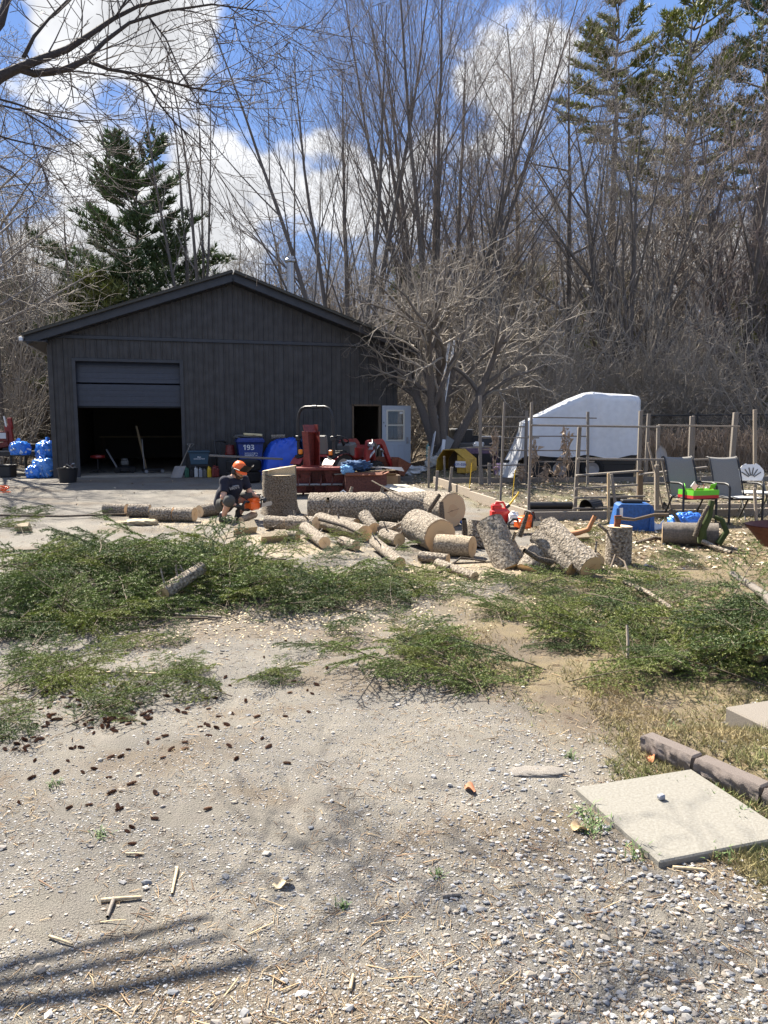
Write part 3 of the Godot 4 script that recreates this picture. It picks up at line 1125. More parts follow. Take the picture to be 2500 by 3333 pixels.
func inside_garage(g: Node3D) -> void:
	var y := 0.145
	var to := func(x: float, z: float) -> Vector3: return g.transform * Vector3(x, 0, z)
	var st := thing("shop_stool", "red padded shop stool standing inside the garage doorway", "stool", to.call(1.0, -1.1) + Vector3(0, 0.04, 0))
	var s := Shape.new()
	s.lathe([Vector2(0, 0.45), Vector2(0.19, 0.45), Vector2(0.21, 0.48), Vector2(0.2, 0.53), Vector2(0, 0.55)], 20)
	part("seat", s, mats.bright_red, st)
	s = Shape.new()
	s.tube([Vector3(0, 0.1, 0), Vector3(0, 0.46, 0)], [0.025, 0.025], 8)
	for k in 5:
		var d := Vector3(cos(k * TAU / 5), 0, sin(k * TAU / 5))
		s.tube([Vector3(0, 0.12, 0), d * 0.25 + Vector3(0, 0.04, 0)], [0.02, 0.015], 6)
	part("base", s, mats.black, st)
	var bench := thing("workbench", "long wooden workbench along the back of the dark garage", "workbench", to.call(2.3, -8.4) + Vector3(0, 0.04, 0), 0.2832)
	s = Shape.new()
	s.box(Vector3(0, 0.95, 0), Vector3(3.6, 0.06, 0.7), Basis.IDENTITY, 0.005)
	part("bench_top", s, mats.new_wood, bench)
	for x in [-1.7, 1.7]:
		for z in [-0.28, 0.28]:
			s = Shape.new()
			s.box(Vector3(x, 0.46, z), Vector3(0.09, 0.92, 0.09))
			part("leg", s, mats.brown_wood, bench)
	var jack := thing("floor_jack", "low black trolley jack on the garage floor", "jack", to.call(2.55, -0.9) + Vector3(0, 0.04, 0), 0.6)
	s = Shape.new()
	s.box(Vector3(0, 0.09, 0), Vector3(0.6, 0.09, 0.26), Basis.IDENTITY, 0.02)
	part("chassis", s, mats.black, jack)
	for x in [-0.24, 0.24]:
		for z in [-0.15, 0.15]:
			s = Shape.new()
			s.lathe([Vector2(0, -0.02), Vector2(0.05, -0.02), Vector2(0.05, 0.02), Vector2(0, 0.02)], 14, Transform3D(Basis(Vector3.RIGHT, PI / 2), Vector3(x, 0.05, z)))
			part("wheel", s, mats.dull_steel, jack)
	s = Shape.new()
	s.tube([Vector3(-0.25, 0.12, 0), Vector3(-0.3, 1.0, 0.05)], [0.014, 0.012], 6)
	part("handle", s, mats.dull_steel, jack)
	var mower := thing("push_mower", "black push mower with folded handle in the garage doorway", "mower", to.call(1.75, -1.2) + Vector3(0, 0.04, 0), 0.3)
	s = Shape.new()
	s.lathe([Vector2(0.26, 0.08), Vector2(0.27, 0.16), Vector2(0.2, 0.2), Vector2(0, 0.21)], 18)
	part("deck", s, mats.black, mower)
	s = Shape.new()
	s.box(Vector3(0, 0.3, 0), Vector3(0.22, 0.16, 0.2), Basis.IDENTITY, 0.03)
	s.lathe([Vector2(0.1, 0.38), Vector2(0.1, 0.42), Vector2(0, 0.43)], 14)
	part("engine", s, mats.grey_plastic, mower)
	for x in [-0.22, 0.22]:
		for z in [-0.24, 0.24]:
			s = Shape.new()
			s.lathe([Vector2(0, -0.025), Vector2(0.09, -0.025), Vector2(0.09, 0.025), Vector2(0, 0.025)], 16, Transform3D(Basis(Vector3.RIGHT, PI / 2), Vector3(x, 0.09, z)))
			part("wheel", s, mats.rubber, mower)
	s = Shape.new()
	s.tube([Vector3(-0.2, 0.12, -0.2), Vector3(-0.5, 0.7, -0.2), Vector3(-0.5, 0.7, 0.2), Vector3(-0.2, 0.12, 0.2)], [0.012, 0.012, 0.012, 0.012], 6)
	part("handle", s, mats.dull_steel, mower)
	var pl := thing("leaning_board", "narrow yellow board leaning inside the garage", "board", to.call(2.1, -2.4) + Vector3(0, 0.04, 0), 0.3)
	s = Shape.new()
	s.box(Vector3(0.1, 0.7, 0), Vector3(0.06, 1.4, 0.03), Basis(Vector3(0, 0, 1), 0.18))
	part("board", s, mats.new_wood, pl)

# One branch and all that grows from it. o holds, for each level: segments, sides, wobble, pull upwards, children, angle, length ratio, where children start.
func grow(trunk: Shape, twigs: Shape, p: Vector3, d: Vector3, length: float, r: float, lvl: int, o: Dictionary, q: RandomNumberGenerator) -> void:
	var seg: int = o.seg[lvl]
	var step := length / seg
	var pts := [p]
	var rad := [r]
	var dirs := [d]
	var wob: float = o.wob[lvl]
	var pull: float = o.up[lvl]
	var last: bool = lvl == o.seg.size() - 1
	for i in seg:
		d = (d + Vector3(q.randf_range(-wob, wob), q.randf_range(-wob, wob) + pull, q.randf_range(-wob, wob))).normalized()
		p += d * step
		pts.append(p)
		dirs.append(d)
		rad.append(maxf(r * (1.0 - (i + 1.0) / seg * o.taper[lvl]), o.get("least", 0.002)))
	if last:
		# the finest twigs: a slim three-sided spike
		for i in seg:
			var a: Vector3 = pts[i]
			var b: Vector3 = pts[i + 1]
			var s1: Vector3 = dirs[i].cross(Vector3(0.3, 0.2, 0.9)).normalized() * rad[i]
			var s2: Vector3 = dirs[i].cross(s1).normalized() * rad[i]
			twigs.tri(a + s1, b, a - s1 * 0.5 + s2 * 0.87)
			twigs.tri(a - s1 * 0.5 + s2 * 0.87, b, a - s1 * 0.5 - s2 * 0.87)
		return
	(trunk if lvl < o.get("thick", 1) else twigs).tube(pts, rad, o.sides[lvl], false)
	var kids: int = o.kids[lvl]
	var az := q.randf() * TAU
	for k in kids:
		var t: float = lerpf(o.from[lvl], 1.0, (k + q.randf()) / kids)
		var fi := t * seg
		var i := mini(int(fi), seg - 1)
		var at: Vector3 = pts[i].lerp(pts[i + 1], fi - i)
		var dd: Vector3 = dirs[i + 1]
		az += 2.4 + q.randf_range(-0.5, 0.5)
		var side := dd.cross(Vector3(0.31, 0.11, 0.94)).normalized()
		side = side.rotated(dd, az)
		var ang: float = o.ang[lvl] * q.randf_range(0.7, 1.3)
		var nd := (dd * cos(ang) + side * sin(ang)).normalized()
		var rr: float = lerpf(rad[i], rad[i + 1], fi - i) * o.get("thin", 0.62)
		grow(trunk, twigs, at, nd, length * o.ratio[lvl] * lerpf(1.15, 0.55, t) * q.randf_range(0.75, 1.2), rr, lvl + 1, o, q)

func bare_tree(called: String, label: String, group: String, sd: int, h: float, r: float, o: Dictionary, bark: Material, twig: Material, at := Vector3.ZERO, stems := 1, category := "tree") -> Node3D:
	var q := RandomNumberGenerator.new()
	q.seed = sd
	var a := Shape.new()
	var b := Shape.new()
	for k in stems:
		var d := Vector3.UP
		if stems > 1:
			var az := k * TAU / stems + q.randf_range(-0.4, 0.4)
			d = Vector3(cos(az) * o.lean, 1, sin(az) * o.lean * o.get("flatten", 1.0)).normalized()
		grow(a, b, Vector3(d.x * 0.1, -0.15, d.z * 0.1), d, h * q.randf_range(0.85, 1.05), r * q.randf_range(0.75, 1.0), 0, o, q)
	var t := thing(called, label, category, at, 0.0, group)
	part("trunk", a, bark, t)
	part("crown", b, twig, t)
	return t

const POLE := {"seg": [12, 6, 4, 3, 2], "sides": [7, 5, 3, 3, 3], "wob": [0.06, 0.17, 0.25, 0.32, 0.4], "up": [0.03, 0.05, 0.02, 0.01, 0.0], "taper": [0.88, 0.85, 0.85, 0.8, 0.4], "least": 0.006, "kids": [17, 7, 5, 2], "ang": [0.95, 0.85, 0.85, 0.85], "ratio": [0.34, 0.48, 0.5, 0.6], "from": [0.28, 0.2, 0.2, 0.2]}
const VASE := {"seg": [10, 7, 5, 4, 2], "sides": [9, 6, 4, 3, 3], "wob": [0.06, 0.07, 0.1, 0.14, 0.2], "up": [0.02, 0.06, 0.06, 0.05, 0.03], "taper": [0.88, 0.9, 0.88, 0.8, 0.5], "least": 0.006, "kids": [12, 8, 6, 3], "ang": [0.5, 0.55, 0.6, 0.65], "ratio": [0.52, 0.45, 0.42, 0.5], "from": [0.16, 0.18, 0.15, 0.1], "lean": 0.22, "thick": 2}
const OPEN_VASE := {"seg": [10, 7, 5, 4, 2], "sides": [9, 6, 4, 3, 3], "wob": [0.05, 0.08, 0.12, 0.16, 0.22], "up": [0.02, 0.05, 0.05, 0.04, 0.03], "taper": [0.88, 0.92, 0.9, 0.8, 0.5], "least": 0.004, "kids": [13, 8, 7, 4], "ang": [0.45, 0.5, 0.55, 0.6], "ratio": [0.46, 0.45, 0.42, 0.5], "from": [0.25, 0.2, 0.15, 0.1], "lean": 0.22, "thick": 2, "thin": 0.46}
const APPLE := {"seg": [7, 8, 6, 5, 3], "sides": [9, 7, 5, 4, 3], "wob": [0.12, 0.24, 0.32, 0.4, 0.5], "up": [0.0, 0.02, 0.0, -0.01, 0.02], "taper": [0.55, 0.85, 0.85, 0.8, 0.6], "kids": [6, 8, 7, 5], "ang": [0.75, 0.85, 0.9, 0.9], "ratio": [0.95, 0.5, 0.5, 0.5], "from": [0.4, 0.12, 0.12, 0.1], "lean": 0.35, "thick": 2, "thin": 0.66}
const BUSH := {"seg": [6, 4, 3, 2], "sides": [4, 3, 3, 3], "wob": [0.16, 0.25, 0.3, 0.35], "up": [0.0, 0.03, 0.03, 0.0], "taper": [0.8, 0.8, 0.75, 0.4], "least": 0.006, "kids": [6, 5, 3], "ang": [0.8, 0.85, 0.9], "ratio": [0.5, 0.5, 0.55], "from": [0.1, 0.1, 0.1], "lean": 0.6}
const SLIM := {"seg": [14, 6, 4, 3, 2], "sides": [7, 4, 3, 3, 3], "wob": [0.045, 0.08, 0.12, 0.2, 0.2], "up": [0.02, 0.16, 0.1, 0.05, 0.02], "taper": [0.85, 0.9, 0.85, 0.8, 0.5], "kids": [10, 5, 4, 3], "ang": [0.5, 0.5, 0.6, 0.7], "ratio": [0.16, 0.4, 0.4, 0.5], "from": [0.35, 0.2, 0.2, 0.2], "lean": 0.07}

# a white pine: whorls of level boughs carrying brushes of long needles
func pine_tree(called: String, label: String, group: String, sd: int, h: float, width: float, low: float, m: Material, at: Vector3) -> Node3D:
	var q := RandomNumberGenerator.new()
	q.seed = sd
	var wood := Shape.new()
	var pts := []
	var rad := []
	for i in 13:
		var t := i / 12.0
		pts.append(Vector3(q.randf_range(-0.12, 0.12) * t, h * t - 0.1, q.randf_range(-0.12, 0.12) * t))
		rad.append(lerpf(h * 0.016, 0.02, t))
	wood.tube(pts, rad, 8, false)
	var fol := Shape.new()
	fol.coloured = true
	var y := h * low
	while y < h * 0.985:
		var t := (y - h * low) / (h * (1.0 - low))
		var reach := width * pow(1.0 - t, 0.38) * (0.6 + 0.4 * smoothstep(0.0, 0.2, t)) * q.randf_range(0.75, 1.1) + 0.3
		var n := 5
		for k in n:
			if q.randf() < 0.14:
				continue
			var az := k * TAU / n + q.randf() * 1.2 + y
			var lng := reach * q.randf_range(0.4, 1.1)
			var rise := lerpf(-0.08, 0.75, t) + q.randf_range(-0.12, 0.12)
			var d := Vector3(cos(az), rise, sin(az)).normalized()
			var a := Vector3(0, y + q.randf_range(-0.2, 0.2), 0)
			var line := []
			var rr := []
			for i in 6:
				var u := i / 5.0
				line.append(a + d * lng * u + Vector3(0, 0.22 * lng * u * u - 0.1 * lng * u, 0))
				rr.append(lerpf(0.045, 0.01, u) * h / 16.0)
			wood.tube(line, rr, 4, false)
			var m2 := int(4 + lng * 4.6)
			for j in m2:
				var u := 0.38 + 0.62 * (j + q.randf()) / m2
				var f := u * 5.0
				var i := mini(int(f), 4)
				var p: Vector3 = line[i].lerp(line[i + 1], f - i)
				var side := d.cross(Vector3.UP).normalized() * (1.0 if j % 2 == 0 else -1.0)
				var sd2 := (d * 0.7 + side * q.randf_range(0.4, 1.0) + Vector3(0, q.randf_range(-0.05, 0.4), 0)).normalized()
				var sl := lng * 0.34 * (1.15 - u * 0.6) * q.randf_range(0.6, 1.2) + 0.18
				for e in 3:
					var pp := p + sd2 * sl * (e + 0.6) / 3.0
					var shade := q.randf_range(0.7, 1.25)
					fol.tint = Color(shade, shade * q.randf_range(0.92, 1.05), shade * 0.9)
					for b in 11:
						var nd := (sd2 * 0.7 + Vector3(q.randfn() * 0.55, q.randfn() * 0.3 + 0.4, q.randfn() * 0.55)).normalized()
						var wd := nd.cross(Vector3(q.randf() - 0.5, q.randf() - 0.5, q.randf() - 0.5)).normalized() * 0.04
						var ln := q.randf_range(0.2, 0.46)
						fol.tri(pp - wd, pp + nd * ln, pp + wd)
		y += h * q.randf_range(0.027, 0.044)
	var tr := thing(called, label, "pine", at, 0.0, group)
	part("trunk", wood, mats.trunk, tr)
	part("crown", fol, m, tr)
	return tr

func ground_at(x: float, z: float) -> Vector3:
	return Vector3(x, land(x, z), z)

func spin(y: float, s: float, sy := 1.0) -> Basis:
	return Basis(Vector3.UP, y).scaled(Vector3(s, s * sy, s))

func recolour(o: Node3D, m: Material) -> void:
	for c in o.get_children():
		if str(c.name).begins_with("crown"):
			c.material_override = m

func build_woods() -> void:
	var q := RandomNumberGenerator.new()
	q.seed = 501
	var group := "bare trees of the wood behind the yard"
	# the trees that stand out
	bare_tree("maple_tree", "huge many-stemmed bare maple fanning up behind the garage's entry door", "", 21, 20.5, 0.175, OPEN_VASE, mats.trunk, mats.twig_red, ground_at(2.3, -33.0), 9)
	bare_tree("maple_tree", "leaning pair of thick bare maple stems right behind the stove pipe", "", 35, 18.5, 0.17, OPEN_VASE, mats.trunk, mats.twig, ground_at(-1.6, -32.0), 5)
	bare_tree("slim_tree", "cluster of slender straight stems rising beside the garage's ridge", "", 8, 17.0, 0.13, SLIM, mats.trunk, mats.twig, ground_at(-8.6, -34.5), 5)
	bare_tree("apple_tree", "crooked spreading apple tree with an aluminium ladder in its crotch", "", 17, 5.0, 0.2, APPLE, mats.trunk, mats.twig_pale, ground_at(1.75, -22.6), 5)
	bare_tree("maple_tree", "tall maple with purplish red twig tips beside the yellow-green pine", "", 52, 17.0, 0.24, VASE, mats.trunk, mats.twig_red, ground_at(16.8, -35.0), 3)
	bare_tree("maple_tree", "dark forked maple behind the white tarp", "", 63, 15.0, 0.22, VASE, mats.trunk, mats.twig, ground_at(10.2, -32.0), 3)
	pine_tree("pine_tree", "bushy dark green pine standing behind the garage's low eave", "", 5, 13.4, 4.6, 0.12, mats.pine, ground_at(-11.6, -36.0))
	pine_tree("pine_tree", "tallest yellow-green pine rising above the bare wood", "", 9, 25.0, 5.2, 0.5, mats.pine_yellow, ground_at(17.6, -45.0))
	pine_tree("pine_tree", "narrow sunlit pine whose tip tops the bare wood", "", 19, 24.2, 3.6, 0.68, mats.pine_yellow, ground_at(12.6, -42.5))
	pine_tree("pine_tree", "dark pine top above the red-twigged maple", "", 12, 30.0, 4.6, 0.5, mats.pine, ground_at(22.5, -46.0))
	var small := pine_tree("pine_tree", "low yellowish pine at the foot of the bushy dark pine", "", 15, 7.4, 2.6, 0.08, mats.pine_yellow, ground_at(-12.6, -33.5))
	copy(small, ground_at(1.6, -42.0), spin(1.0, 0.75, 1.6), "slim pine half hidden inside the huge maple")
	recolour(get_child(get_child_count() - 1), mats.pine)
	for a in [[-20.5, -42.0, 1.0], [-25.5, -46.0, 1.15], [-17.0, -40.0, 0.8], [-10.0, -41.0, 0.85], [-30.0, -44.0, 1.1], [-6.5, -45.0, 0.75]]:
		copy(small, ground_at(a[0], a[1]), spin(q.randf() * TAU, a[2], 1.1), "green pine among the bare trunks of the wood", "evergreens deep in the wood")
		recolour(get_child(get_child_count() - 1), mats.pine)
	for a in [[13.0, -44.0, 1.0], [20.0, -40.0, 0.9], [26.0, -48.0, 1.3], [9.0, -50.0, 1.2], [31.0, -46.0, 1.2]]:
		copy(small, ground_at(a[0], a[1]), spin(q.randf() * TAU, a[2], 1.2), "olive green evergreen showing through the bare twigs", "evergreens behind the white tarp")
	# kinds of wood trees, then many of each
	var kinds := []
	var labels := ["tall straight bare tree with short level branches in the wood", "bare tree with a wiggly trunk and open crown in the wood", "slim bare sapling with fine upright twigs in the wood", "bare forked tree spreading from low down in the wood"]
	kinds.append(bare_tree("wood_tree", labels[0], group, 101, 15.5, 0.17, POLE, mats.trunk, mats.twig, ground_at(-4.8, -40.0)))
	kinds.append(bare_tree("wood_tree", labels[1], group, 102, 14.0, 0.17, POLE, mats.trunk_grey, mats.twig_tan, ground_at(7.0, -37.0)))
	kinds.append(bare_tree("wood_tree", labels[2], group, 103, 12.0, 0.12, POLE, mats.trunk_grey, mats.twig_pale, ground_at(5.0, -36.0)))
	kinds.append(bare_tree("wood_tree", labels[3], group, 104, 11.5, 0.13, VASE, mats.trunk, mats.twig, ground_at(13.0, -37.0), 2))
	kinds.append(bare_tree("wood_tree", "thin pale pole-like tree with hardly any branches in the wood", group, 106, 14.0, 0.1, SLIM, mats.trunk_grey, mats.twig_tan, ground_at(11.5, -34.5)))
	for i in 250:
		var d := 30.5 + 30.0 * pow(q.randf(), 0.9)
		var x := q.randf_range(-0.6, 0.62) * d
		if x > -13.5 and x < 3.0 and d < 36.0:
			continue
		if q.randf() < (0.38 if x < 1.0 else 0.25):
			continue
		var k := q.randi() % 5
		var s := q.randf_range(0.75, 1.2)
		var hi := 1.0
		if x > 6.0:
			hi = q.randf_range(1.0, 1.3)
		elif x < 0.0:
			hi = q.randf_range(0.65, 0.95)
		var wt := copy(kinds[k], ground_at(x, -d), spin(q.randf() * TAU, s, hi))
		if x > 9.0 and i % 4 == 0:
			recolour(wt, mats.twig_red)
	# trees standing beside the yard, whose shadows streak the gravel before the garage
	for a in [[-12.7, -23.2, 1.0], [-13.6, -21.2, 0.9], [-13.2, -25.6, 1.05], [-12.6, -19.6, 0.8], [-11.8, -17.2, 0.65]]:
		copy(kinds[int(a[2] * 10) % 2], ground_at(a[0], a[1]), spin(a[0], a[2]), "bare tree beside the yard casting streaky shadows before the garage", "bare trees beside the yard")
	# brush: bushes with many grey stems
	var bushes := []
	var bl := ["tangled pale grey bush of bare stems at the wood's edge", "low arching bramble bush with tan stems at the wood's edge"]
	bushes.append(bare_tree("bare_bush", bl[0], "bushes along the wood's edge", 201, 3.6, 0.035, BUSH, mats.twig_tan, mats.twig_tan, ground_at(-13.0, -25.0), 11, "bush"))
	bushes.append(bare_tree("bare_bush", bl[1], "bushes along the wood's edge", 202, 2.6, 0.03, BUSH, mats.twig_pale, mats.twig_pale, ground_at(8.5, -27.0), 12, "bush"))
	for i in 170:
		var d := 25.5 + 22.0 * pow(q.randf(), 1.2)
		var x := q.randf_range(-0.6, 0.62) * d
		if x > -13.3 and x < 1.5 and d < 34.0:
			if x < -1.0 or d < 27.0:
				continue
		var s := q.randf_range(0.8, 1.5)
		var o := copy(bushes[q.randi() % 2], ground_at(x, -d), spin(q.randf() * TAU, s, q.randf_range(0.9, 1.6)))
		if d > 31.0:
			recolour(o, mats.twig)
	# farther wood that reads as one grey mass
	var far := bare_tree("wood_tree", labels[0], group, 105, 15.0, 0.16, POLE, mats.trunk, mats.twig, ground_at(16.0, -58.0))
	for c in far.get_children():
		var xf := []
		for i in 220:
			var d := 60.0 + 40.0 * q.randf()
			var x := (float(i) / 220 * 1.6 - 0.8) * d + q.randf_range(-1, 1)
			xf.append(Transform3D(spin(i * 1.7, 1.0 + 0.25 * sin(i * 2.3), 1.0 + 0.3 * (1.0 if x > 10 else 0.0)), ground_at(x, -d)))
		scatter("distant_wood", c.mesh, xf, [], ["far off grey wood of bare trunks behind everything", "far off haze of bare twigs behind everything"][0 if str(c.name) == "trunk" else 1], "wood")
	dry_vines()
	overhead_tree()

# dead vines heaped over the chain-link fence
func dry_vines() -> void:
	var q := RandomNumberGenerator.new()
	q.seed = 61
	var f := thing("chain_link_fence", "black chain-link fence smothered in dead vines behind the garden", "fence", ground_at(12.0, -24.5))
	var s := Shape.new()
	s.tube([Vector3(-4.2, 1.75, 0.3), Vector3(0, 1.78, 0), Vector3(6, 1.8, -0.2)], [0.022, 0.022, 0.022], 6)
	part("top_rail", s, mats.black, f)
	for k in 5:
		s = Shape.new()
		var x := -4.2 + k * 2.4
		s.tube([Vector3(x, -0.1, 0.3 - 0.05 * k), Vector3(x, 1.85, 0.3 - 0.05 * k)], [0.03, 0.03], 8)
		part("post", s, mats.black, f)
	s = Shape.new()
	for k in 150:
		var x := -4.2 + k * 0.07
		for sg in [-1.0, 1.0]:
			var a := Vector3(x, 0.05, 0.25 - (x + 4.2) * 0.045)
			var b := a + Vector3(sg * 1.7, 1.68, -sg * 0.07)
			if b.x < -4.3 or b.x > 6.2:
				continue
			s.tube([a, b], [0.003, 0.003], 3, false)
	var net := part("wire_mesh", s, mats.black, f)
	net.set_meta("kind", "stuff")
	for e in 7:
		var v := Shape.new()
		for k in 130:
			var a := Vector3(q.randf_range(-0.9, 0.9), 0.0, q.randf_range(-0.3, 0.3))
			var hgt := q.randf_range(0.7, 1.35)
			var pts := [a]
			var rr := [0.01]
			var az := q.randf() * TAU
			for i in 5:
				var u := (i + 1) / 5.0
				pts.append(a + Vector3(cos(az) * u * 0.6, hgt * sin(u * 2.3) * 1.1, sin(az) * u * 0.5 + 0.25 * u) + Vector3(q.randfn(), q.randfn() * 0.6, q.randfn()) * 0.06)
				rr.append(0.012 * (1.0 - u * 0.6))
			v.tube(pts, rr, 3, false)
		for k in 420:
			var p := Vector3(q.randf_range(-1.0, 1.0), q.randf_range(0.2, 1.3), q.randf_range(-0.4, 0.5))
			var d := Vector3(q.randfn(), q.randfn() - 0.5, q.randfn()).normalized() * q.randf_range(0.12, 0.4)
			var w := d.cross(Vector3.UP).normalized() * 0.006
			v.tri(p - w, p + d, p + w)
		var o := part("vine_heap", v, mats.vine, self)
		o.name = numbered("vine_heap")
		o.position = ground_at(8.0 + e * 1.35, -23.6 - 0.2 * sin(e * 2.0))
		tag(o, "mound of dead tan vines hanging on the black fence", "vines", "dead vine mounds along the fence")

# the big limb that reaches in from a tree beside the photographer
func overhead_tree() -> void:
	var q := RandomNumberGenerator.new()
	q.seed = 91
	var t := thing("shade_tree", "dark bare limb reaching across the sky over the garage's low eave", "tree", ground_at(-4.6, -3.4))
	var base := t.position
	var wood := Shape.new()
	var fork := Vector3(-4.0, 2.9, -3.6)
	wood.tube([base + Vector3(0, -0.1, 0), Vector3(-4.5, 1.2, -3.45), Vector3(-4.3, 2.1, -3.5), fork], [0.24, 0.2, 0.17, 0.13], 10, false)
	wood.tube([fork, Vector3(-4.05, 4.4, -3.7), Vector3(-3.9, 6.0, -3.8)], [0.12, 0.09, 0.05], 8, false)
	var o := {"seg": [5, 4, 3, 2], "sides": [5, 4, 3, 3], "wob": [0.14, 0.2, 0.25, 0.3], "up": [0.03, 0.02, 0.0, 0.0], "taper": [0.85, 0.85, 0.8, 0.6], "kids": [4, 3, 1], "ang": [0.6, 0.65, 0.7], "ratio": [0.5, 0.5, 0.55], "from": [0.15, 0.15, 0.1]}
	# limbs traced from where they cross the sky: pixel, depth, radius
	var limbs := [
		[[-60, 300, 3.9, 0.06], [0, 250, 4.0, 0.056], [60, 222, 4.05, 0.045], [140, 190, 4.1, 0.04], [220, 160, 4.2, 0.035], [290, 115, 4.3, 0.03], [370, 60, 4.4, 0.025], [450, 20, 4.5, 0.02], [540, 0, 4.6, 0.016], [640, -30, 4.7, 0.01]],
		[[60, 222, 4.05, 0.042], [110, 240, 4.1, 0.036], [170, 235, 4.1, 0.034], [230, 222, 4.15, 0.03], [290, 185, 4.2, 0.027], [340, 135, 4.3, 0.022], [420, 75, 4.4, 0.018], [545, 35, 4.5, 0.014], [690, 14, 4.6, 0.011], [810, 30, 4.7, 0.007], [900, 40, 4.8, 0.004]],
		[[290, 200, 4.2, 0.022], [350, 225, 4.25, 0.018], [430, 238, 4.3, 0.016], [530, 260, 4.4, 0.014], [620, 285, 4.5, 0.011], [700, 300, 4.6, 0.007], [790, 310, 4.7, 0.003]],
		[[430, 240, 4.3, 0.013], [480, 275, 4.35, 0.012], [520, 340, 4.4, 0.011], [570, 400, 4.45, 0.009], [640, 460, 4.5, 0.006], [680, 500, 4.6, 0.003]],
		[[480, 50, 4.5, 0.012], [540, 125, 4.5, 0.01], [575, 205, 4.5, 0.008], [610, 275, 4.5, 0.007], [650, 340, 4.6, 0.004]],
		[[218, 165, 4.2, 0.007], [228, 240, 4.2, 0.007], [240, 335, 4.2, 0.005]],
		[[75, 190, 4.1, 0.022], [110, 120, 4.1, 0.018], [160, 60, 4.2, 0.014], [230, -10, 4.3, 0.01]],
		[[-60, 150, 3.9, 0.05], [0, 75, 4.0, 0.045], [20, 0, 4.1, 0.04], [30, -60, 4.2, 0.03]],
		[[380, 50, 4.4, 0.013], [410, 0, 4.4, 0.011], [440, -50, 4.5, 0.008]],
		[[-80, 300, 4.4, 0.014], [60, 340, 4.5, 0.012], [160, 375, 4.6, 0.01], [290, 400, 4.7, 0.006], [330, 398, 4.8, 0.003]],
		[[-80, 320, 4.5, 0.013], [70, 360, 4.6, 0.011], [170, 420, 4.7, 0.009], [250, 470, 4.8, 0.006], [310, 520, 4.9, 0.003]],
		[[-80, 420, 4.5, 0.012], [40, 455, 4.6, 0.01], [150, 480, 4.7, 0.007], [240, 510, 4.8, 0.003]],
		[[-80, 500, 4.6, 0.01], [40, 560, 4.7, 0.008], [110, 630, 4.8, 0.005], [170, 660, 4.9, 0.003]],
		[[760, 50, 4.7, 0.007], [780, 130, 4.7, 0.005], [800, 180, 4.75, 0.003]],
		[[690, 14, 4.6, 0.007], [740, 20, 4.6, 0.006], [830, 80, 4.7, 0.005], [900, 110, 4.8, 0.003]],
		[[130, 85, 4.2, 0.01], [190, 40, 4.2, 0.008], [245, -20, 4.3, 0.006]]]
	for l in limbs:
		var pts := []
		var rr := []
		for k in l:
			pts.append(at_depth(k[0], k[1], k[2]))
			rr.append(k[3] * 0.5)
		wood.tube(pts, rr, 7, false)
	wood.tube([fork, Vector3(-3.2, 3.1, -3.75), at_depth(-60, 300, 3.9)], [0.07, 0.05, 0.036], 8, false)
	wood.tube([fork + Vector3(0, 0.5, 0), at_depth(-60, 150, 3.9)], [0.08, 0.05], 8, false)
	for y in [300.0, 320.0, 420.0, 500.0]:
		wood.tube([Vector3(-3.6, 2.95, -3.7), at_depth(-80, y, 4.45)], [0.03, 0.013], 6, false)
	var tw := Shape.new()
	for l in limbs:
		for i in l.size() - 1:
			var a := at_depth(l[i][0], l[i][1], l[i][2])
			var b := at_depth(l[i + 1][0], l[i + 1][1], l[i + 1][2])
			for e in (1 if l[i][3] > 0.014 else 2):
				var p := a.lerp(b, q.randf())
				var d := ((b - a).normalized() * 0.8 + Vector3(q.randfn(), q.randfn() * 0.9 + 0.15, q.randfn()) * 0.6).normalized()
				grow(tw, tw, p, d, q.randf_range(0.35, 0.85), minf(l[i][3] * 0.35, 0.0042), 0, o, q)
	for s in [wood, tw]:
		for i in s.v.size():
			s.v[i] -= base
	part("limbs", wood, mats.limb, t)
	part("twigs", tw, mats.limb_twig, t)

func single(called: String, s: Shape, m: Material, label: String, category: String, at := Vector3.ZERO, turn := 0.0, group := "") -> MeshInstance3D:
	var o := part(called, s, m, self)
	o.name = numbered(called)
	o.position = at
	o.rotation.y = turn
	tag(o, label, category, group)
	return o

# a lumpy closed skin: tarps, bags, heaps
func lump(size: Vector3, sd: int, rough: float, freq: float, flat_foot := true, seg := 30, fold := 0.0) -> Shape:
	var f := FastNoiseLite.new()
	f.seed = sd
	f.frequency = freq
	f.fractal_octaves = 4
	var rows := []
	for j in seg / 2 + 1:
		var row := []
		var lat := PI * j / (seg / 2)
		for i in seg:
			var a := TAU * i / seg
			var d := Vector3(sin(lat) * cos(a), cos(lat), sin(lat) * sin(a))
			var k := 1.0 + rough * f.get_noise_3dv(d * 3.0) + fold * sin(a * 9.0 + 3.0 * f.get_noise_3dv(d * 2.0)) * (0.5 - 0.5 * d.y)
			# squared off rather than round
			var sq := Vector3(signf(d.x) * pow(absf(d.x), 0.7), signf(d.y) * pow(absf(d.y), 0.75), signf(d.z) * pow(absf(d.z), 0.7))
			var p := sq * k
			p = Vector3(p.x * size.x, p.y * size.y, p.z * size.z)
			if flat_foot:
				p.y = maxf(p.y, -size.y * 0.72)
				p.y += size.y * 0.72
			row.append(p)
		rows.append(row)
	var s := Shape.new()
	s.sheet(rows, 0.0, true)
	return s

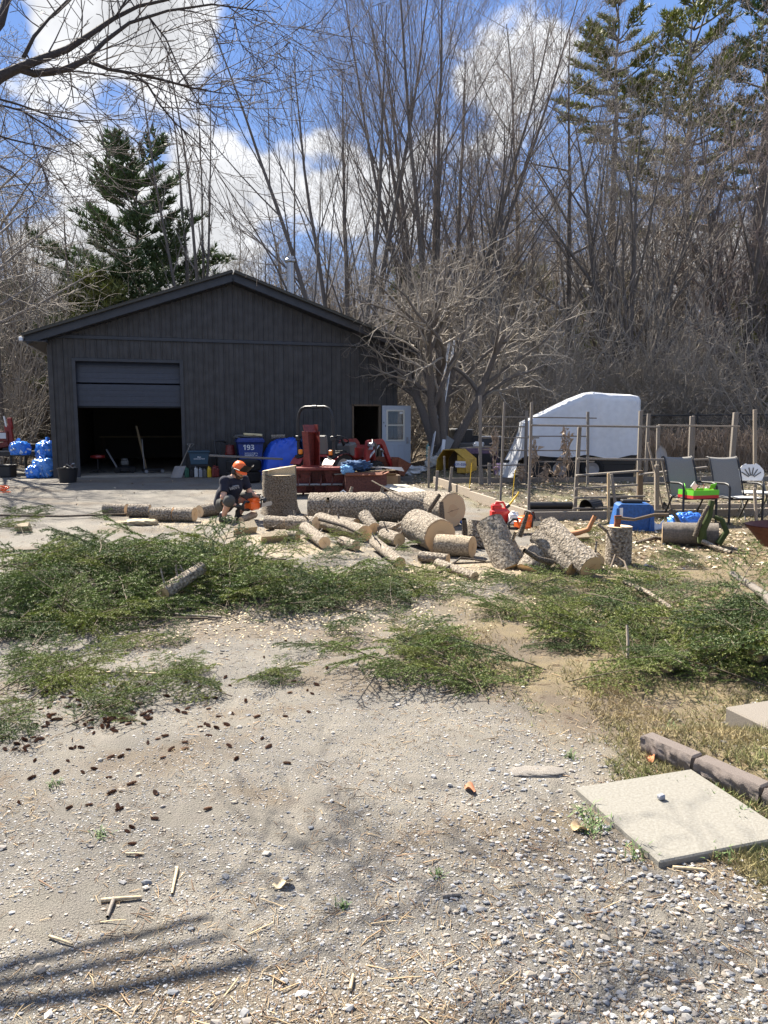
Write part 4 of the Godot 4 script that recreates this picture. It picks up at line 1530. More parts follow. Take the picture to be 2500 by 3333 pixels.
func tyre(called: String, label: String, at: Vector3, r: float, w: float, stand: bool, turn := 0.0, group := "") -> Node3D:
	var t := thing(called, label, "tyre", at, turn, group)
	var b := Transform3D(Basis(Vector3.RIGHT, PI / 2) if stand else Basis.IDENTITY, Vector3(0, r if stand else w / 2, 0))
	var s := Shape.new()
	s.lathe([Vector2(r * 0.58, -w / 2 * 0.8), Vector2(r * 0.8, -w / 2), Vector2(r * 0.95, -w / 2 * 0.9), Vector2(r, -w / 2 * 0.6), Vector2(r, w / 2 * 0.6), Vector2(r * 0.95, w / 2 * 0.9), Vector2(r * 0.8, w / 2), Vector2(r * 0.58, w / 2 * 0.8), Vector2(r * 0.6, 0), Vector2(r * 0.58, -w / 2 * 0.8)], 28, b)
	for k in 28:
		var a := TAU * k / 28
		var d := Vector3(cos(a), 0, sin(a))
		s.box(b * (d * r * 1.0), Vector3(r * 0.03, w * 0.7, r * 0.1), b.basis * Basis(Vector3.UP, -a))
	part("tread", s, mats.rubber, t)
	return t

func wheel(parent: Node3D, at: Vector3, r: float, w: float, rim: Material) -> void:
	var n := Node3D.new()
	n.name = "wheel"
	parent.add_child(n, true)
	n.position = at
	var b := Transform3D(Basis(Vector3.RIGHT, PI / 2), Vector3.ZERO)
	var s := Shape.new()
	s.lathe([Vector2(r * 0.6, -w / 2 * 0.8), Vector2(r * 0.85, -w / 2), Vector2(r, -w / 2 * 0.7), Vector2(r, w / 2 * 0.7), Vector2(r * 0.85, w / 2), Vector2(r * 0.6, w / 2 * 0.8)], 24, b)
	for k in 18:
		var a := TAU * k / 18
		for e in [-1.0, 1.0]:
			s.box(b * (Vector3(cos(a), 0, sin(a)) * r * 1.0 + Vector3(0, e * w * 0.22, 0)), Vector3(r * 0.08, w * 0.5, r * 0.09), b.basis * Basis(Vector3.UP, -a) * Basis(Vector3.RIGHT, e * 0.6))
	part("tyre", s, mats.rubber, n)
	s = Shape.new()
	s.lathe([Vector2(0, -w * 0.3), Vector2(r * 0.3, -w * 0.3), Vector2(r * 0.6, -w * 0.4), Vector2(r * 0.6, w * 0.4), Vector2(r * 0.3, w * 0.3), Vector2(0, w * 0.3)], 18, b)
	part("rim", s, rim, n)

func build_yard() -> void:
	var q := RandomNumberGenerator.new()
	q.seed = 33
	var s := Shape.new()
	# --- beyond the garage's low corner: trailer deck, log splitter, bags of cans
	var tp := ground_at(-11.2, -22.3)
	var tr := thing("utility_trailer", "low flat trailer with weathered deck beside the garage corner", "trailer", tp)
	for k in 5:
		s = Shape.new()
		s.box(Vector3(0.15, 0.68, -0.4 + k * 0.2), Vector3(2.3, 0.04, 0.185), Basis.IDENTITY, 0.004)
		part("deck_board", s, mats.grey_wood, tr)
	s = Shape.new()
	for z in [-0.48, 0.5]:
		s.box(Vector3(0.15, 0.6, z), Vector3(2.3, 0.1, 0.05))
	for x in [-0.9, 0.2, 1.2]:
		s.box(Vector3(x, 0.3, 0.45), Vector3(0.05, 0.6, 0.05))
		s.box(Vector3(x, 0.3, -0.45), Vector3(0.05, 0.6, 0.05))
	part("frame", s, mats.black, tr)
	var sp := thing("log_splitter", "red hydraulic log splitter with upright ram on the trailer deck", "log splitter", tp + Vector3(-0.05, 0.7, 0.1), 0.3)
	s = Shape.new()
	s.box(Vector3(0.06, 0.45, 0), Vector3(0.2, 0.6, 0.16), Basis(Vector3(0, 0, 1), 0.08), 0.02)
	s.box(Vector3(0.1, 0.8, 0), Vector3(0.13, 0.35, 0.12), Basis(Vector3(0, 0, 1), 0.08), 0.02)
	part("beam", s, mats.bright_red, sp)
	s = Shape.new()
	s.tube([Vector3(0.0, 0.7, 0.06), Vector3(-0.05, 1.02, 0.06)], [0.028, 0.028], 10)
	part("ram", s, mats.white, sp)
	s = Shape.new()
	s.box(Vector3(-0.1, 0.42, 0.06), Vector3(0.3, 0.32, 0.14), Basis.IDENTITY, 0.02)
	s.box(Vector3(-0.2, 0.15, 0), Vector3(0.5, 0.16, 0.3), Basis(Vector3(0, 0, 1), 0.2), 0.02)
	s.box(Vector3(0.35, 0.12, 0), Vector3(0.6, 0.12, 0.24), Basis(Vector3(0, 0, 1), -0.1), 0.02)
	part("housing", s, mats.red_paint, sp)
	s = Shape.new()
	s.box(Vector3(-0.1, 0.44, 0.135), Vector3(0.17, 0.17, 0.008))
	part("data_plate", s, mats.alu, sp)
	s = Shape.new()
	s.box(Vector3(0, 0.03, 0), Vector3(0.25, 0.12, 0.3), Basis.IDENTITY, 0.02)
	part("foot", s, mats.black, sp)
	tyre("spare_tyre", "black tyre lying flat on the trailer deck", tp + Vector3(0.62, 0.7, -0.1), 0.36, 0.2, false)
	tyre("spare_tyre", "dusty tyre lying behind the log splitter's base", tp + Vector3(-0.55, 0.7, -0.15), 0.34, 0.24, false)
	s = Shape.new()
	s.box(Vector3(0, 0.16, 0), Vector3(0.55, 0.32, 0.4), Basis.IDENTITY, 0.02)
	s.box(Vector3(0, 0.33, 0), Vector3(0.6, 0.03, 0.44), Basis.IDENTITY, 0.01)
	single("black_crate", s, mats.black, "black plastic crate standing at the trailer's tail", "crate", ground_at(-10.75, -20.9))
	var bl := "blue recycling bags of cans heaped at the garage corner"
	var bags := [[Vector3(0.3, 0.32, 0.28), on_ground(146, 1552, 0.1) + Vector3(0.02, 0.46, -0.2), "upper blue recycling bag bulging with white bottles by the garage corner", 3, "bag"], [Vector3(0.32, 0.31, 0.3), on_ground(148, 1554, 0.1), "see-through blue bag full of crushed cans under the upper bag", 5, "bag_clear"], [Vector3(0.26, 0.22, 0.22), Vector3(-10.3, 0.72, -21.0), "small tied blue bag slumped on the plastic crate", 7, "bag"], [Vector3(0.22, 0.2, 0.2), on_ground(112, 1556, 0.1), "deep blue bag slumped on the ground against the can bag", 9, "bag"]]
	for b in bags:
		var t := thing("recycling_bag", b[2], "bag", b[1], q.randf() * 3.0, bl)
		part("bag_skin", lump(b[0], b[3], 0.34, 1.4, true, 36), mats[b[4]], t)
		s = Shape.new()
		s.tube([Vector3(0, b[0].y * 1.6, 0), Vector3(0.03, b[0].y * 1.75, 0.02), Vector3(0.08, b[0].y * 1.95, 0.05)], [0.05, 0.025, 0.06], 8)
		part("tied_neck", s, mats[b[4]], t)
		for k in 16:
			var a := q.randf() * TAU
			var e := q.randf_range(0.2, 1.2)
			var c := Shape.new()
			var d := Vector3(cos(a) * b[0].x, b[0].y * e, sin(a) * b[0].z) * 0.93
			c.lathe([Vector2(0, -0.06), Vector2(0.032, -0.058), Vector2(0.032, 0.05), Vector2(0.02, 0.065), Vector2(0, 0.065)], 8, Transform3D(Basis.from_euler(Vector3(q.randf() * 3, q.randf() * 3, 0)), d))
			part("can", c, mats.white if k % 3 == 0 else mats.alu, t)
	var cj := thing("scrap_tub", "black tub of scrap metal standing at the garage corner", "tub", on_ground(222, 1570))
	s = Shape.new()
	s.lathe([Vector2(0.0, 0.0), Vector2(0.2, 0.0), Vector2(0.25, 0.36), Vector2(0.27, 0.37), Vector2(0.24, 0.35), Vector2(0.2, 0.05)], 16)
	part("tub_wall", s, mats.black, cj)
	for k in 9:
		s = Shape.new()
		var a := q.randf() * TAU
		s.box(Vector3(cos(a) * 0.12, 0.32 + q.randf() * 0.12, sin(a) * 0.12), Vector3(q.randf_range(0.15, 0.36), 0.03, q.randf_range(0.02, 0.08)), Basis.from_euler(Vector3(q.randfn() * 0.4, a, q.randfn() * 0.5)), 0.004)
		part("scrap_piece", s, [mats.dull_steel, mats.black, mats.grey_wood, mats.rusty][k % 4], cj)
	s = Shape.new()
	s.box(Vector3(0, 0.02, 0), Vector3(0.75, 0.03, 0.16), Basis.IDENTITY, 0.004)
	single("loose_board", s, mats.grey_wood, "narrow dark board lying on gravel before the scrap tub", "board", on_ground(180, 1578), -0.12)
	s = Shape.new()
	for k in 7:
		var pts := []
		var rr := []
		for i in 15:
			var a := TAU * i / 14 + k
			pts.append(Vector3(cos(a) * (0.18 + 0.015 * k), 0.02 + 0.016 * k + 0.03 * sin(a * 2 + k), sin(a) * (0.15 - 0.01 * k)))
			rr.append(0.008)
		s.tube(pts, rr, 6, false)
	s.tube([Vector3(0.15, 0.02, 0.1), Vector3(0.4, 0.01, 0.2), Vector3(0.3, 0.012, 0.4), Vector3(-0.3, 0.01, 0.3)], [0.008, 0.008, 0.008, 0.008], 6)
	single("orange_cord", s, mats.orange, "coil of orange cord lying on the gravel", "cord", on_ground(-8, 1600))
	# --- along the garage wall
	var g: Transform3D = get_node("garage").transform
	var along := func(x: float, out: float) -> Vector3:
		var p: Vector3 = g * Vector3(x, 0, out)
		return ground_at(p.x, p.z)
	var turn := 0.2832
	var sh := thing("scoop_shovel", "grey scoop shovel leaning on the wall beside the open garage door", "shovel", along.call(3.37, 0.72), turn)
	s = Shape.new()
	s.tube([Vector3(-0.05, 0.3, 0.0), Vector3(0.26, 0.92, -0.42)], [0.017, 0.017], 8)
	part("shaft", s, mats.grey_wood, sh)
	s = Shape.new()
	s.tube([Vector3(0.16, 0.92, -0.42), Vector3(0.36, 0.92, -0.42)], [0.015, 0.015], 6)
	s.tube([Vector3(0.16, 0.92, -0.42), Vector3(0.26, 0.82, -0.36), Vector3(0.36, 0.92, -0.42)], [0.012, 0.012, 0.012], 6)
	part("grip", s, mats.grey_plastic, sh)
	s = Shape.new()
	var rows := []
	for j in 7:
		var row := []
		for i in 9:
			var u := i / 8.0 * 2 - 1
			row.append(Vector3(-0.18 + j * 0.022 + u * 0.15, 0.005 + j * 0.052, 0.16 - j * 0.028 + 0.05 * u * u * (1.0 if j < 6 else 0.6)))
		rows.append(row)
	s.sheet(rows, 0.004)
	part("blade", s, mats.dull_blade, sh)
	var tb := along.call(3.84, 0.55) as Vector3
	var cr := Shape.new()
	for y in [0.02, 0.16, 0.31]:
		for z in [-0.15, 0.15]:
			cr.box(Vector3(0, y + 0.02, z), Vector3(0.5, 0.05, 0.02))
		for x in [-0.25, 0.25]:
			cr.box(Vector3(x, y + 0.02, 0), Vector3(0.02, 0.05, 0.32))
	for x in [-0.25, 0.25]:
		for z in [-0.15, 0.15]:
			cr.box(Vector3(x, 0.18, z), Vector3(0.03, 0.36, 0.03))
	single("milk_crate", cr, mats.black, "black slatted crate under the blue storage tote", "crate", tb, turn)
	var to := thing("storage_tote", "dark blue storage tote with white print standing on a crate", "tote", tb + Vector3(0, 0.365, 0), turn)
	s = Shape.new()
	s.prism([Vector2(-0.23, 0), Vector2(0.23, 0), Vector2(0.27, 0.33), Vector2(-0.27, 0.33)], 0.36)
	part("tub", s, mats.tote, to)
	s = Shape.new()
	s.box(Vector3(0, 0.35, 0), Vector3(0.6, 0.05, 0.44), Basis.IDENTITY, 0.012)
	part("lid", s, mats.tote, to)
	lettering("Blue", 0.035, to, Vector3(0, 0.2, 0.186), Basis.IDENTITY, mats.white, "print")
	lettering("Northumberland", 0.028, to, Vector3(0, 0.15, 0.186), Basis.IDENTITY, mats.white, "print")
	# jugs and cans on the ground before the tote
	jug("oil_jug", "dark green fluid jug standing before the tote's crate", along.call(3.49, 0.85), mats.green_plastic, 0.12, 0.3, turn)
	jug("oil_jug", "black fluid jug between the green and white jugs", along.call(3.62, 0.86), mats.black, 0.1, 0.25, turn)
	jug("washer_jug", "tall white translucent jug before the tote's crate", along.call(3.74, 0.86), flat(0.42, 0.43, 0.42, 0.35), 0.1, 0.3, turn)
	jug("washer_jug", "grey plastic jug with silver cap before the tote's crate", along.call(3.86, 0.87), flat(0.25, 0.26, 0.28, 0.35), 0.1, 0.28, turn)
	jug("oil_jug", "squat black oil jug next to the yellow jug", along.call(3.98, 0.87), mats.grey_plastic, 0.1, 0.25, turn)
	jug("yellow_jug", "yellow plastic jug with spout before the garage wall", along.call(4.1, 0.9), mats.yellow_plastic, 0.11, 0.32, turn)
	jug("fuel_can", "dull red fuel can between yellow jug and stacked tyres", along.call(4.26, 0.95), mats.red_paint, 0.2, 0.34, turn)
	# tyres, plank, bins
	var tg := "big tyres stacked before the recycling bin"
	var ts := ground_at(-3.62, -19.0)
	tyre("tractor_tyre", "bottom tyre of the stack under the long plank", ts, 0.44, 0.29, false, 0.0, tg)
	tyre("tractor_tyre", "top tyre of the stack under the long plank", ts + Vector3(0.02, 0.29, 0.01), 0.44, 0.29, false, 0.4, tg)
	s = Shape.new()
	s.box(Vector3.ZERO, Vector3(1.85, 0.045, 0.24), Basis(Vector3(0, 0, 1), -0.055), 0.006)
	single("long_plank", s, mats.grey_wood, "long grey plank lying across the tyre stack and tarp heap", "plank", ts + Vector3(0.1, 0.645, 0.05), 0.1)
	s = Shape.new()
	s.box(Vector3(0, 0.3, 0), Vector3(0.55, 0.6, 0.5), Basis.IDENTITY, 0.03)
	s.box(Vector3(-0.2, 0.7, -0.1), Vector3(0.06, 0.5, 0.06), Basis(Vector3(0, 0, 1), 0.5))
	s.tube([Vector3(-0.3, 0.6, 0), Vector3(-0.33, 1.0, -0.1), Vector3(-0.1, 1.0, -0.15), Vector3(0.0, 0.95, -0.2)], [0.03, 0.03, 0.03, 0.03], 8)
	single("covered_mower", s, mats.black, "black machine with bent handle crouching behind the tyre stack", "machine", along.call(4.62, 0.45), turn)
	var rb := thing("red_bucket", "faded red bucket turned upside down on the black machine", "bucket", along.call(4.7, 0.5) + Vector3(0.02, 0.6, 0), turn)
	s = Shape.new()
	s.lathe([Vector2(0.145, 0), Vector2(0.15, 0.02), Vector2(0.14, 0.03), Vector2(0.115, 0.28), Vector2(0, 0.285)], 20)
	part("pail", s, mats.red_paint, rb)
	s = Shape.new()
	s.lathe([Vector2(0.148, 0.02), Vector2(0.158, 0.03), Vector2(0.148, 0.045)], 20)
	part("rim", s, mats.red_paint, rb)
	bin("recycling_bin", "blue wheeled recycling bin painted with white number 193", along.call(5.27, 0.55), turn, mats.blue_bin, true)
	bin("recycling_bin", "teal wheeled bin standing behind the snowblower chute", along.call(7.12, 0.5), turn, mats.teal_bin, false)
	s = lump(Vector3(0.4, 0.06, 0.28), 15, 0.5, 1.2, false, 24)
	single("seat_cushion", s, mats.grey_plastic, "grey cover thrown over the numbered blue bin", "cover", along.call(5.22, 0.5) + Vector3(0, 1.13, 0), turn)
	s = Shape.new()
	s.box(Vector3(0, 0.03, 0), Vector3(0.52, 0.07, 0.3), Basis(Vector3(0, 0, 1), -0.06), 0.03)
	single("foam_pad", s, flat(0.6, 0.5, 0.28, 0.9), "yellowed foam pad lying on the grey cover", "pad", along.call(5.36, 0.62) + Vector3(0, 1.15, 0), turn)
	# blue tarp heap with its skirts, a billet on top
	var th := thing("tarp_heap", "bright blue tarp draped over a heap between the two bins", "tarp", along.call(6.23, 0.6), turn)
	rows = []
	var fn := FastNoiseLite.new()
	fn.seed = 19
	fn.frequency = 1.6
	fn.fractal_octaves = 4
	for j in 22:
		var row := []
		var t := j / 21.0
		for i in 48:
			var a := TAU * i / 48
			var c := Vector2(signf(cos(a)) * pow(absf(cos(a)), 0.75), signf(sin(a)) * pow(absf(sin(a)), 0.75))
			var spread := pow(t, 0.5) * (0.54 + 0.1 * t + 0.05 * sin(a * 8.0 + t * 2.0) * t)
			var top := 1.0 + 0.12 * smoothstep(-0.2, 0.7, c.x * spread * 1.6)
			var y := top * (1.0 - pow(t, 2.6)) + 0.02
			var nz := fn.get_noise_3d(c.x * 2.0, t * 3.0, c.y * 2.0)
			row.append(Vector3(c.x * spread * 1.05 + nz * 0.05, maxf(y + nz * 0.1 * (1.0 - t * 0.6), 0.015), c.y * spread * 0.8 + nz * 0.06))
		rows.append(row)
	s = Shape.new()
	s.sheet(rows, 0.0, true)
	part("tarp_sheet", s, mats.blue_tarp, th)
	s = Shape.new()
	s.tube([Vector3(-0.2, 0, 0), Vector3(0.2, 0.01, 0.0)], [0.06, 0.058], 12)
	single("short_billet", s, mats.log_bark, "short split billet resting on top of the blue tarp", "billet", along.call(6.09, 0.62) + Vector3(0, 1.12, 0), turn)
	tractor()
	scrap()
	junk()

func jug(called: String, label: String, at: Vector3, m: Material, w: float, h: float, turn: float) -> void:
	var t := thing(called, label, "jug", at, turn + 0.2)
	var s := Shape.new()
	s.box(Vector3(0, h * 0.38, 0), Vector3(w, h * 0.76, w * 0.75), Basis.IDENTITY, w * 0.16)
	s.lathe([Vector2(w * 0.42, h * 0.74), Vector2(w * 0.3, h * 0.84), Vector2(w * 0.15, h * 0.9), Vector2(w * 0.15, h * 0.94)], 12, Transform3D(Basis.IDENTITY, Vector3(-w * 0.12, 0, 0)))
	s.tube([Vector3(w * 0.05, h * 0.86, 0), Vector3(w * 0.36, h * 0.88, 0), Vector3(w * 0.42, h * 0.7, 0)], [w * 0.09, w * 0.09, w * 0.09], 6)
	part("bottle", s, m, t)
	s = Shape.new()
	s.lathe([Vector2(w * 0.19, h * 0.92), Vector2(w * 0.19, h), Vector2(0, h)], 12, Transform3D(Basis.IDENTITY, Vector3(-w * 0.12, 0, 0)))
	part("cap", s, mats.dull_steel if called == "washer_jug" else m, t)

func bin(called: String, label: String, at: Vector3, turn: float, m: Material, number: bool) -> void:
	var t := thing(called, label, "bin", at, turn)
	var s := Shape.new()
	s.prism([Vector2(-0.27, 0.06), Vector2(0.27, 0.06), Vector2(0.36, 0.98), Vector2(-0.36, 0.98)], 0.6)
	part("body", s, m, t)
	s = Shape.new()
	s.box(Vector3(0, 1.0, 0.02), Vector3(0.78, 0.1, 0.72), Basis.IDENTITY, 0.025)
	s.box(Vector3(0, 1.06, 0), Vector3(0.72, 0.06, 0.64), Basis.IDENTITY, 0.02)
	part("lid", s, m, t)
	for x in [-0.3, 0.3]:
		s = Shape.new()
		s.lathe([Vector2(0, -0.03), Vector2(0.12, -0.03), Vector2(0.12, 0.03), Vector2(0, 0.03)], 18, Transform3D(Basis(Vector3(0, 0, 1), PI / 2), Vector3(x, 0.12, -0.26)))
		part("wheel", s, mats.rubber, t)
	if number:
		var tilt := Basis.IDENTITY
		lettering("193", 0.15, t, Vector3(-0.06, 0.82, 0.302), tilt, mats.white, "painted_number")
		lettering("Northumberland", 0.028, t, Vector3(-0.02, 0.66, 0.302), tilt, mats.white, "print")
		lettering("County", 0.055, t, Vector3(-0.04, 0.605, 0.302), tilt, mats.white, "print", true)
		var lg := Shape.new()
		for k in 3:
			var a0 := TAU * k / 3
			var pts := []
			for i in 6:
				var a := a0 + i * 0.3
				pts.append(Vector3(0.15 + cos(a) * 0.04, 0.625 + sin(a) * 0.04, 0.303))
			lg.tube(pts, [0.007, 0.008, 0.008, 0.008, 0.008, 0.003], 4, false)
		part("recycling_mark", lg, mats.white, t)
	else:
		s = Shape.new()
		s.box(Vector3(0.0, 0.62, 0.302), Vector3(0.4, 0.36, 0.012), Basis.IDENTITY, 0.004)
		part("front_rib", s, m, t)

func tractor() -> void:
	# local x points forward; it stands tail towards the yard with its loader by the entry door
	var t := thing("compact_tractor", "red compact tractor with black roll bar parked before the garage wall", "tractor", ground_at(-1.28, -18.2), 0.96)
	var s := Shape.new()
	var red: Material = mats.bright_red
	s.box(Vector3(1.05, 0.78, 0), Vector3(0.95, 0.36, 0.5), Basis.IDENTITY, 0.06)
	s.box(Vector3(1.5, 0.7, 0), Vector3(0.08, 0.42, 0.46), Basis.IDENTITY, 0.03)
	part("hood", s, red, t)
	s = Shape.new()
	s.box(Vector3(0.4, 0.42, 0), Vector3(2.0, 0.22, 0.34), Basis.IDENTITY, 0.03)
	s.box(Vector3(-0.45, 0.42, 0), Vector3(0.4, 0.36, 0.4), Basis.IDENTITY, 0.05)
	s.tube([Vector3(-0.35, 0.42, -0.55), Vector3(-0.35, 0.42, 0.55)], [0.06, 0.06], 8)
	s.tube([Vector3(1.2, 0.3, -0.45), Vector3(1.2, 0.3, 0.45)], [0.04, 0.04], 8)
	part("chassis", s, mats.black, t)
	for z in [-0.5, 0.5]:
		s = Shape.new()
		var rows := []
		for j in 9:
			var a := lerpf(0.25, PI - 0.5, j / 8.0)
			var p := Vector3(-0.3 + cos(a) * 0.56, 0.3 + sin(a) * 0.48, 0)
			rows.append([p + Vector3(0, 0, z - 0.16), p + Vector3(0, 0, z - 0.08), p + Vector3(0, 0, z + 0.08), p + Vector3(0, 0, z + 0.16)])
		s.sheet(rows, 0.02)
		part("fender", s, red, t)
		wheel(t, Vector3(-0.32, 0.42, z), 0.44, 0.28, mats.dull_steel)
		wheel(t, Vector3(1.2, 0.28, z * 0.95), 0.28, 0.2, mats.dull_steel)
		s = Shape.new()
		s.box(Vector3(-0.62, 0.83, z * 0.95), Vector3(0.07, 0.12, 0.1), Basis.IDENTITY, 0.02)
		part("tail_light", s, flat(0.8, 0.25, 0.02, 0.3), t)
	s = Shape.new()
	s.box(Vector3(-0.2, 0.74, 0), Vector3(0.6, 0.06, 0.9), Basis.IDENTITY, 0.02)
	part("platform", s, red, t)
	var seat := Node3D.new()
	seat.name = "seat"
	t.add_child(seat)
	s = Shape.new()
	s.box(Vector3(-0.22, 0.82, 0), Vector3(0.44, 0.1, 0.46), Basis.IDENTITY, 0.04)
	part("cushion", s, mats.black, seat)
	s = Shape.new()
	s.box(Vector3(-0.46, 1.0, 0), Vector3(0.09, 0.46, 0.46), Basis(Vector3(0, 0, 1), 0.12), 0.04)
	part("backrest", s, mats.grey_plastic, seat)
	s = Shape.new()
	s.box(Vector3(-0.24, 0.76, 0), Vector3(0.36, 0.06, 0.36))
	part("seat_pan", s, mats.black, seat)
	var rb := Node3D.new()
	rb.name = "roll_bar"
	t.add_child(rb)
	s = Shape.new()
	var pts := []
	for z in [-1, 1]:
		pass
	pts = [Vector3(-0.6, 0.5, -0.56), Vector3(-0.62, 1.6, -0.54), Vector3(-0.62, 1.76, -0.5), Vector3(-0.62, 1.86, -0.42), Vector3(-0.62, 1.9, -0.3), Vector3(-0.62, 1.9, 0.3), Vector3(-0.62, 1.86, 0.42), Vector3(-0.62, 1.76, 0.5), Vector3(-0.62, 1.6, 0.54), Vector3(-0.6, 0.5, 0.56)]
	var rr := []
	for p in pts:
		rr.append(0.034)
	s.tube(pts, rr, 10)
	part("hoop", s, mats.black, rb)
	for z in [-0.55, 0.55]:
		s = Shape.new()
		s.box(Vector3(-0.61, 1.16, z), Vector3(0.1, 0.12, 0.1), Basis.IDENTITY, 0.01)
		s.tube([Vector3(-0.61, 1.19, z - 0.09), Vector3(-0.61, 1.19, z + 0.09)], [0.018, 0.018], 8)
		part("hinge", s, mats.black, rb)
	s = Shape.new()
	s.box(Vector3(-0.62, 1.9, 0.0), Vector3(0.09, 0.08, 0.16), Basis.IDENTITY, 0.015)
	part("clamp", s, mats.black, rb)
	var st := Node3D.new()
	st.name = "steering"
	t.add_child(st)
	var ring := []
	var rad := []
	for i in 19:
		var a := TAU * i / 18
		ring.append(Vector3(0.38, 1.12, 0) + Basis(Vector3(0, 0, 1), -0.5) * Vector3(cos(a) * 0.19, 0, sin(a) * 0.19))
		rad.append(0.016)
	s = Shape.new()
	s.tube(ring, rad, 6, false)
	for k in 3:
		s.tube([Vector3(0.38, 1.12, 0), ring[k * 6]], [0.01, 0.01], 5)
	part("wheel_rim", s, mats.black, st)
	s = Shape.new()
	s.tube([Vector3(0.39, 1.12, 0), Vector3(0.6, 0.8, 0)], [0.03, 0.05], 8)
	part("column", s, mats.black, st)
	s = Shape.new()
	s.box(Vector3(0.62, 0.86, 0), Vector3(0.28, 0.34, 0.46), Basis(Vector3(0, 0, 1), 0.2), 0.04)
	part("dash", s, mats.grey_plastic, t)
	s = Shape.new()
	for k in 5:
		s.tube([Vector3(0.85, 0.86, 0.5 + k * 0.03), Vector3(0.95, 1.03 + 0.02 * k, 0.54), Vector3(1.1, 0.95, 0.5 + 0.02 * k), Vector3(1.15, 0.7, 0.5)], [0.012, 0.012, 0.012, 0.012], 6)
	s.box(Vector3(0.92, 0.98, 0.52), Vector3(0.12, 0.1, 0.16), Basis.IDENTITY, 0.02)
	part("hydraulic_hoses", s, mats.dull_steel, t)
	var ld := Node3D.new()
	ld.name = "loader"
	t.add_child(ld)
	for z in [-0.42, 0.42]:
		s = Shape.new()
		s.prism([Vector2(0.75, 0.45), Vector2(0.92, 0.45), Vector2(1.02, 1.02), Vector2(0.86, 1.08)], 0.07, Transform3D(Basis.IDENTITY, Vector3(0, 0, z)))
		s.prism([Vector2(0.86, 0.98), Vector2(0.92, 1.1), Vector2(1.5, 1.12), Vector2(1.62, 1.04), Vector2(2.0, 0.42), Vector2(1.9, 0.36), Vector2(1.48, 0.98)], 0.075, Transform3D(Basis.IDENTITY, Vector3(0, 0, z)))
		part("arm", s, red, ld)
		s = Shape.new()
		s.tube([Vector3(0.9, 0.6, z), Vector3(1.4, 0.95, z)], [0.035, 0.025], 8)
		s.tube([Vector3(1.5, 0.85, z), Vector3(1.95, 0.6, z)], [0.025, 0.025], 8)
		part("cylinder", s, mats.steel, ld)
	s = Shape.new()
	var prof := [[2.05, 0.62], [1.98, 0.5], [1.97, 0.3], [2.06, 0.16], [2.25, 0.12], [2.62, 0.42]]
	var rows2 := []
	for p in prof:
		rows2.append([Vector3(p[0], p[1], -0.62), Vector3(p[0], p[1], -0.2), Vector3(p[0], p[1], 0.2), Vector3(p[0], p[1], 0.62)])
	s.sheet(rows2, 0.02)
	for z in [-0.62, 0.62]:
		var o := []
		for p in prof:
			o.append(Vector2(p[0], p[1]))
		s.prism(o, 0.02, Transform3D(Basis.IDENTITY, Vector3(0, 0, z)))
	part("bucket", s, mats.rusty, ld)
	# the rear-mounted snowblower
	var b := thing("snowblower", "dull red tractor snowblower with tall chute facing the logs", "snowblower", ground_at(-1.5, -15.95), 0.0)
	b.rotation.y = 0.12
	s = Shape.new()
	s.box(Vector3(0, 0.32, -0.32), Vector3(1.46, 0.56, 0.02))
	s.box(Vector3(0, 0.6, -0.08), Vector3(1.5, 0.02, 0.5))
	s.box(Vector3(0, 0.585, 0.17), Vector3(1.5, 0.06, 0.03), Basis.IDENTITY, 0.008)
	s.box(Vector3(0, 0.06, -0.2), Vector3(1.46, 0.02, 0.26))
	for x in [-0.74, 0.74]:
		s.prism([Vector2(-0.32, 0.02), Vector2(0.18, 0.02), Vector2(0.2, 0.3), Vector2(0.16, 0.6), Vector2(-0.32, 0.6)], 0.02, Transform3D(Basis(Vector3.UP, -PI / 2), Vector3(x, 0, 0)))
	part("housing", s, mats.red_paint, b)
	s = Shape.new()
	s.prism([Vector2(-0.72, 0.07), Vector2(-0.2, 0.07), Vector2(-0.05, 0.58), Vector2(-0.72, 0.58)], 0.03, Transform3D(Basis.IDENTITY, Vector3(0, 0, -0.12)))
	s.prism([Vector2(0.72, 0.07), Vector2(0.3, 0.07), Vector2(0.2, 0.58), Vector2(0.72, 0.58)], 0.03, Transform3D(Basis.IDENTITY, Vector3(0, 0, -0.12)))
	part("back_plate", s, mats.red_paint, b)
	s = Shape.new()
	s.tube([Vector3(-0.72, 0.24, 0.02), Vector3(0.72, 0.24, 0.02)], [0.03, 0.03], 10)
	part("auger_shaft", s, mats.dull_steel, b)
	for k in 6:
		s = Shape.new()
		var pts2 := []
		var r2 := []
		for i in 13:
			var a := TAU * i / 12
			pts2.append(Vector3(-0.6 + k * 0.24 + i * 0.012, 0.24 + sin(a) * 0.21, 0.02 + cos(a) * 0.21))
			r2.append(0.016)
		s.tube(pts2, r2, 5)
		part("auger_flight", s, mats.maroon, b)
	var chute := Node3D.new()
	chute.name = "chute"
	b.add_child(chute)
	chute.position = Vector3(-0.08, 0.6, -0.2)
	chute.rotation.y = 0.45
	s = Shape.new()
	s.box(Vector3(0.02, 0.41, -0.1), Vector3(0.25, 0.74, 0.02), Basis(Vector3.RIGHT, 0.06))
	s.box(Vector3(-0.11, 0.41, 0.02), Vector3(0.02, 0.74, 0.25), Basis(Vector3(0, 0, 1), 0.08))
	s.box(Vector3(0.15, 0.41, 0.02), Vector3(0.02, 0.74, 0.25))
	s.lathe([Vector2(0.2, -0.02), Vector2(0.2, 0.05)], 20)
	part("chute_wall", s, mats.red_paint, chute)
	s = Shape.new()
	s.box(Vector3(-0.02, 0.84, 0.02), Vector3(0.29, 0.18, 0.02), Basis(Vector3.RIGHT, -0.5))
	s.box(Vector3(0.14, 0.86, 0.0), Vector3(0.02, 0.14, 0.18))
	part("deflector", s, mats.red_paint, chute)

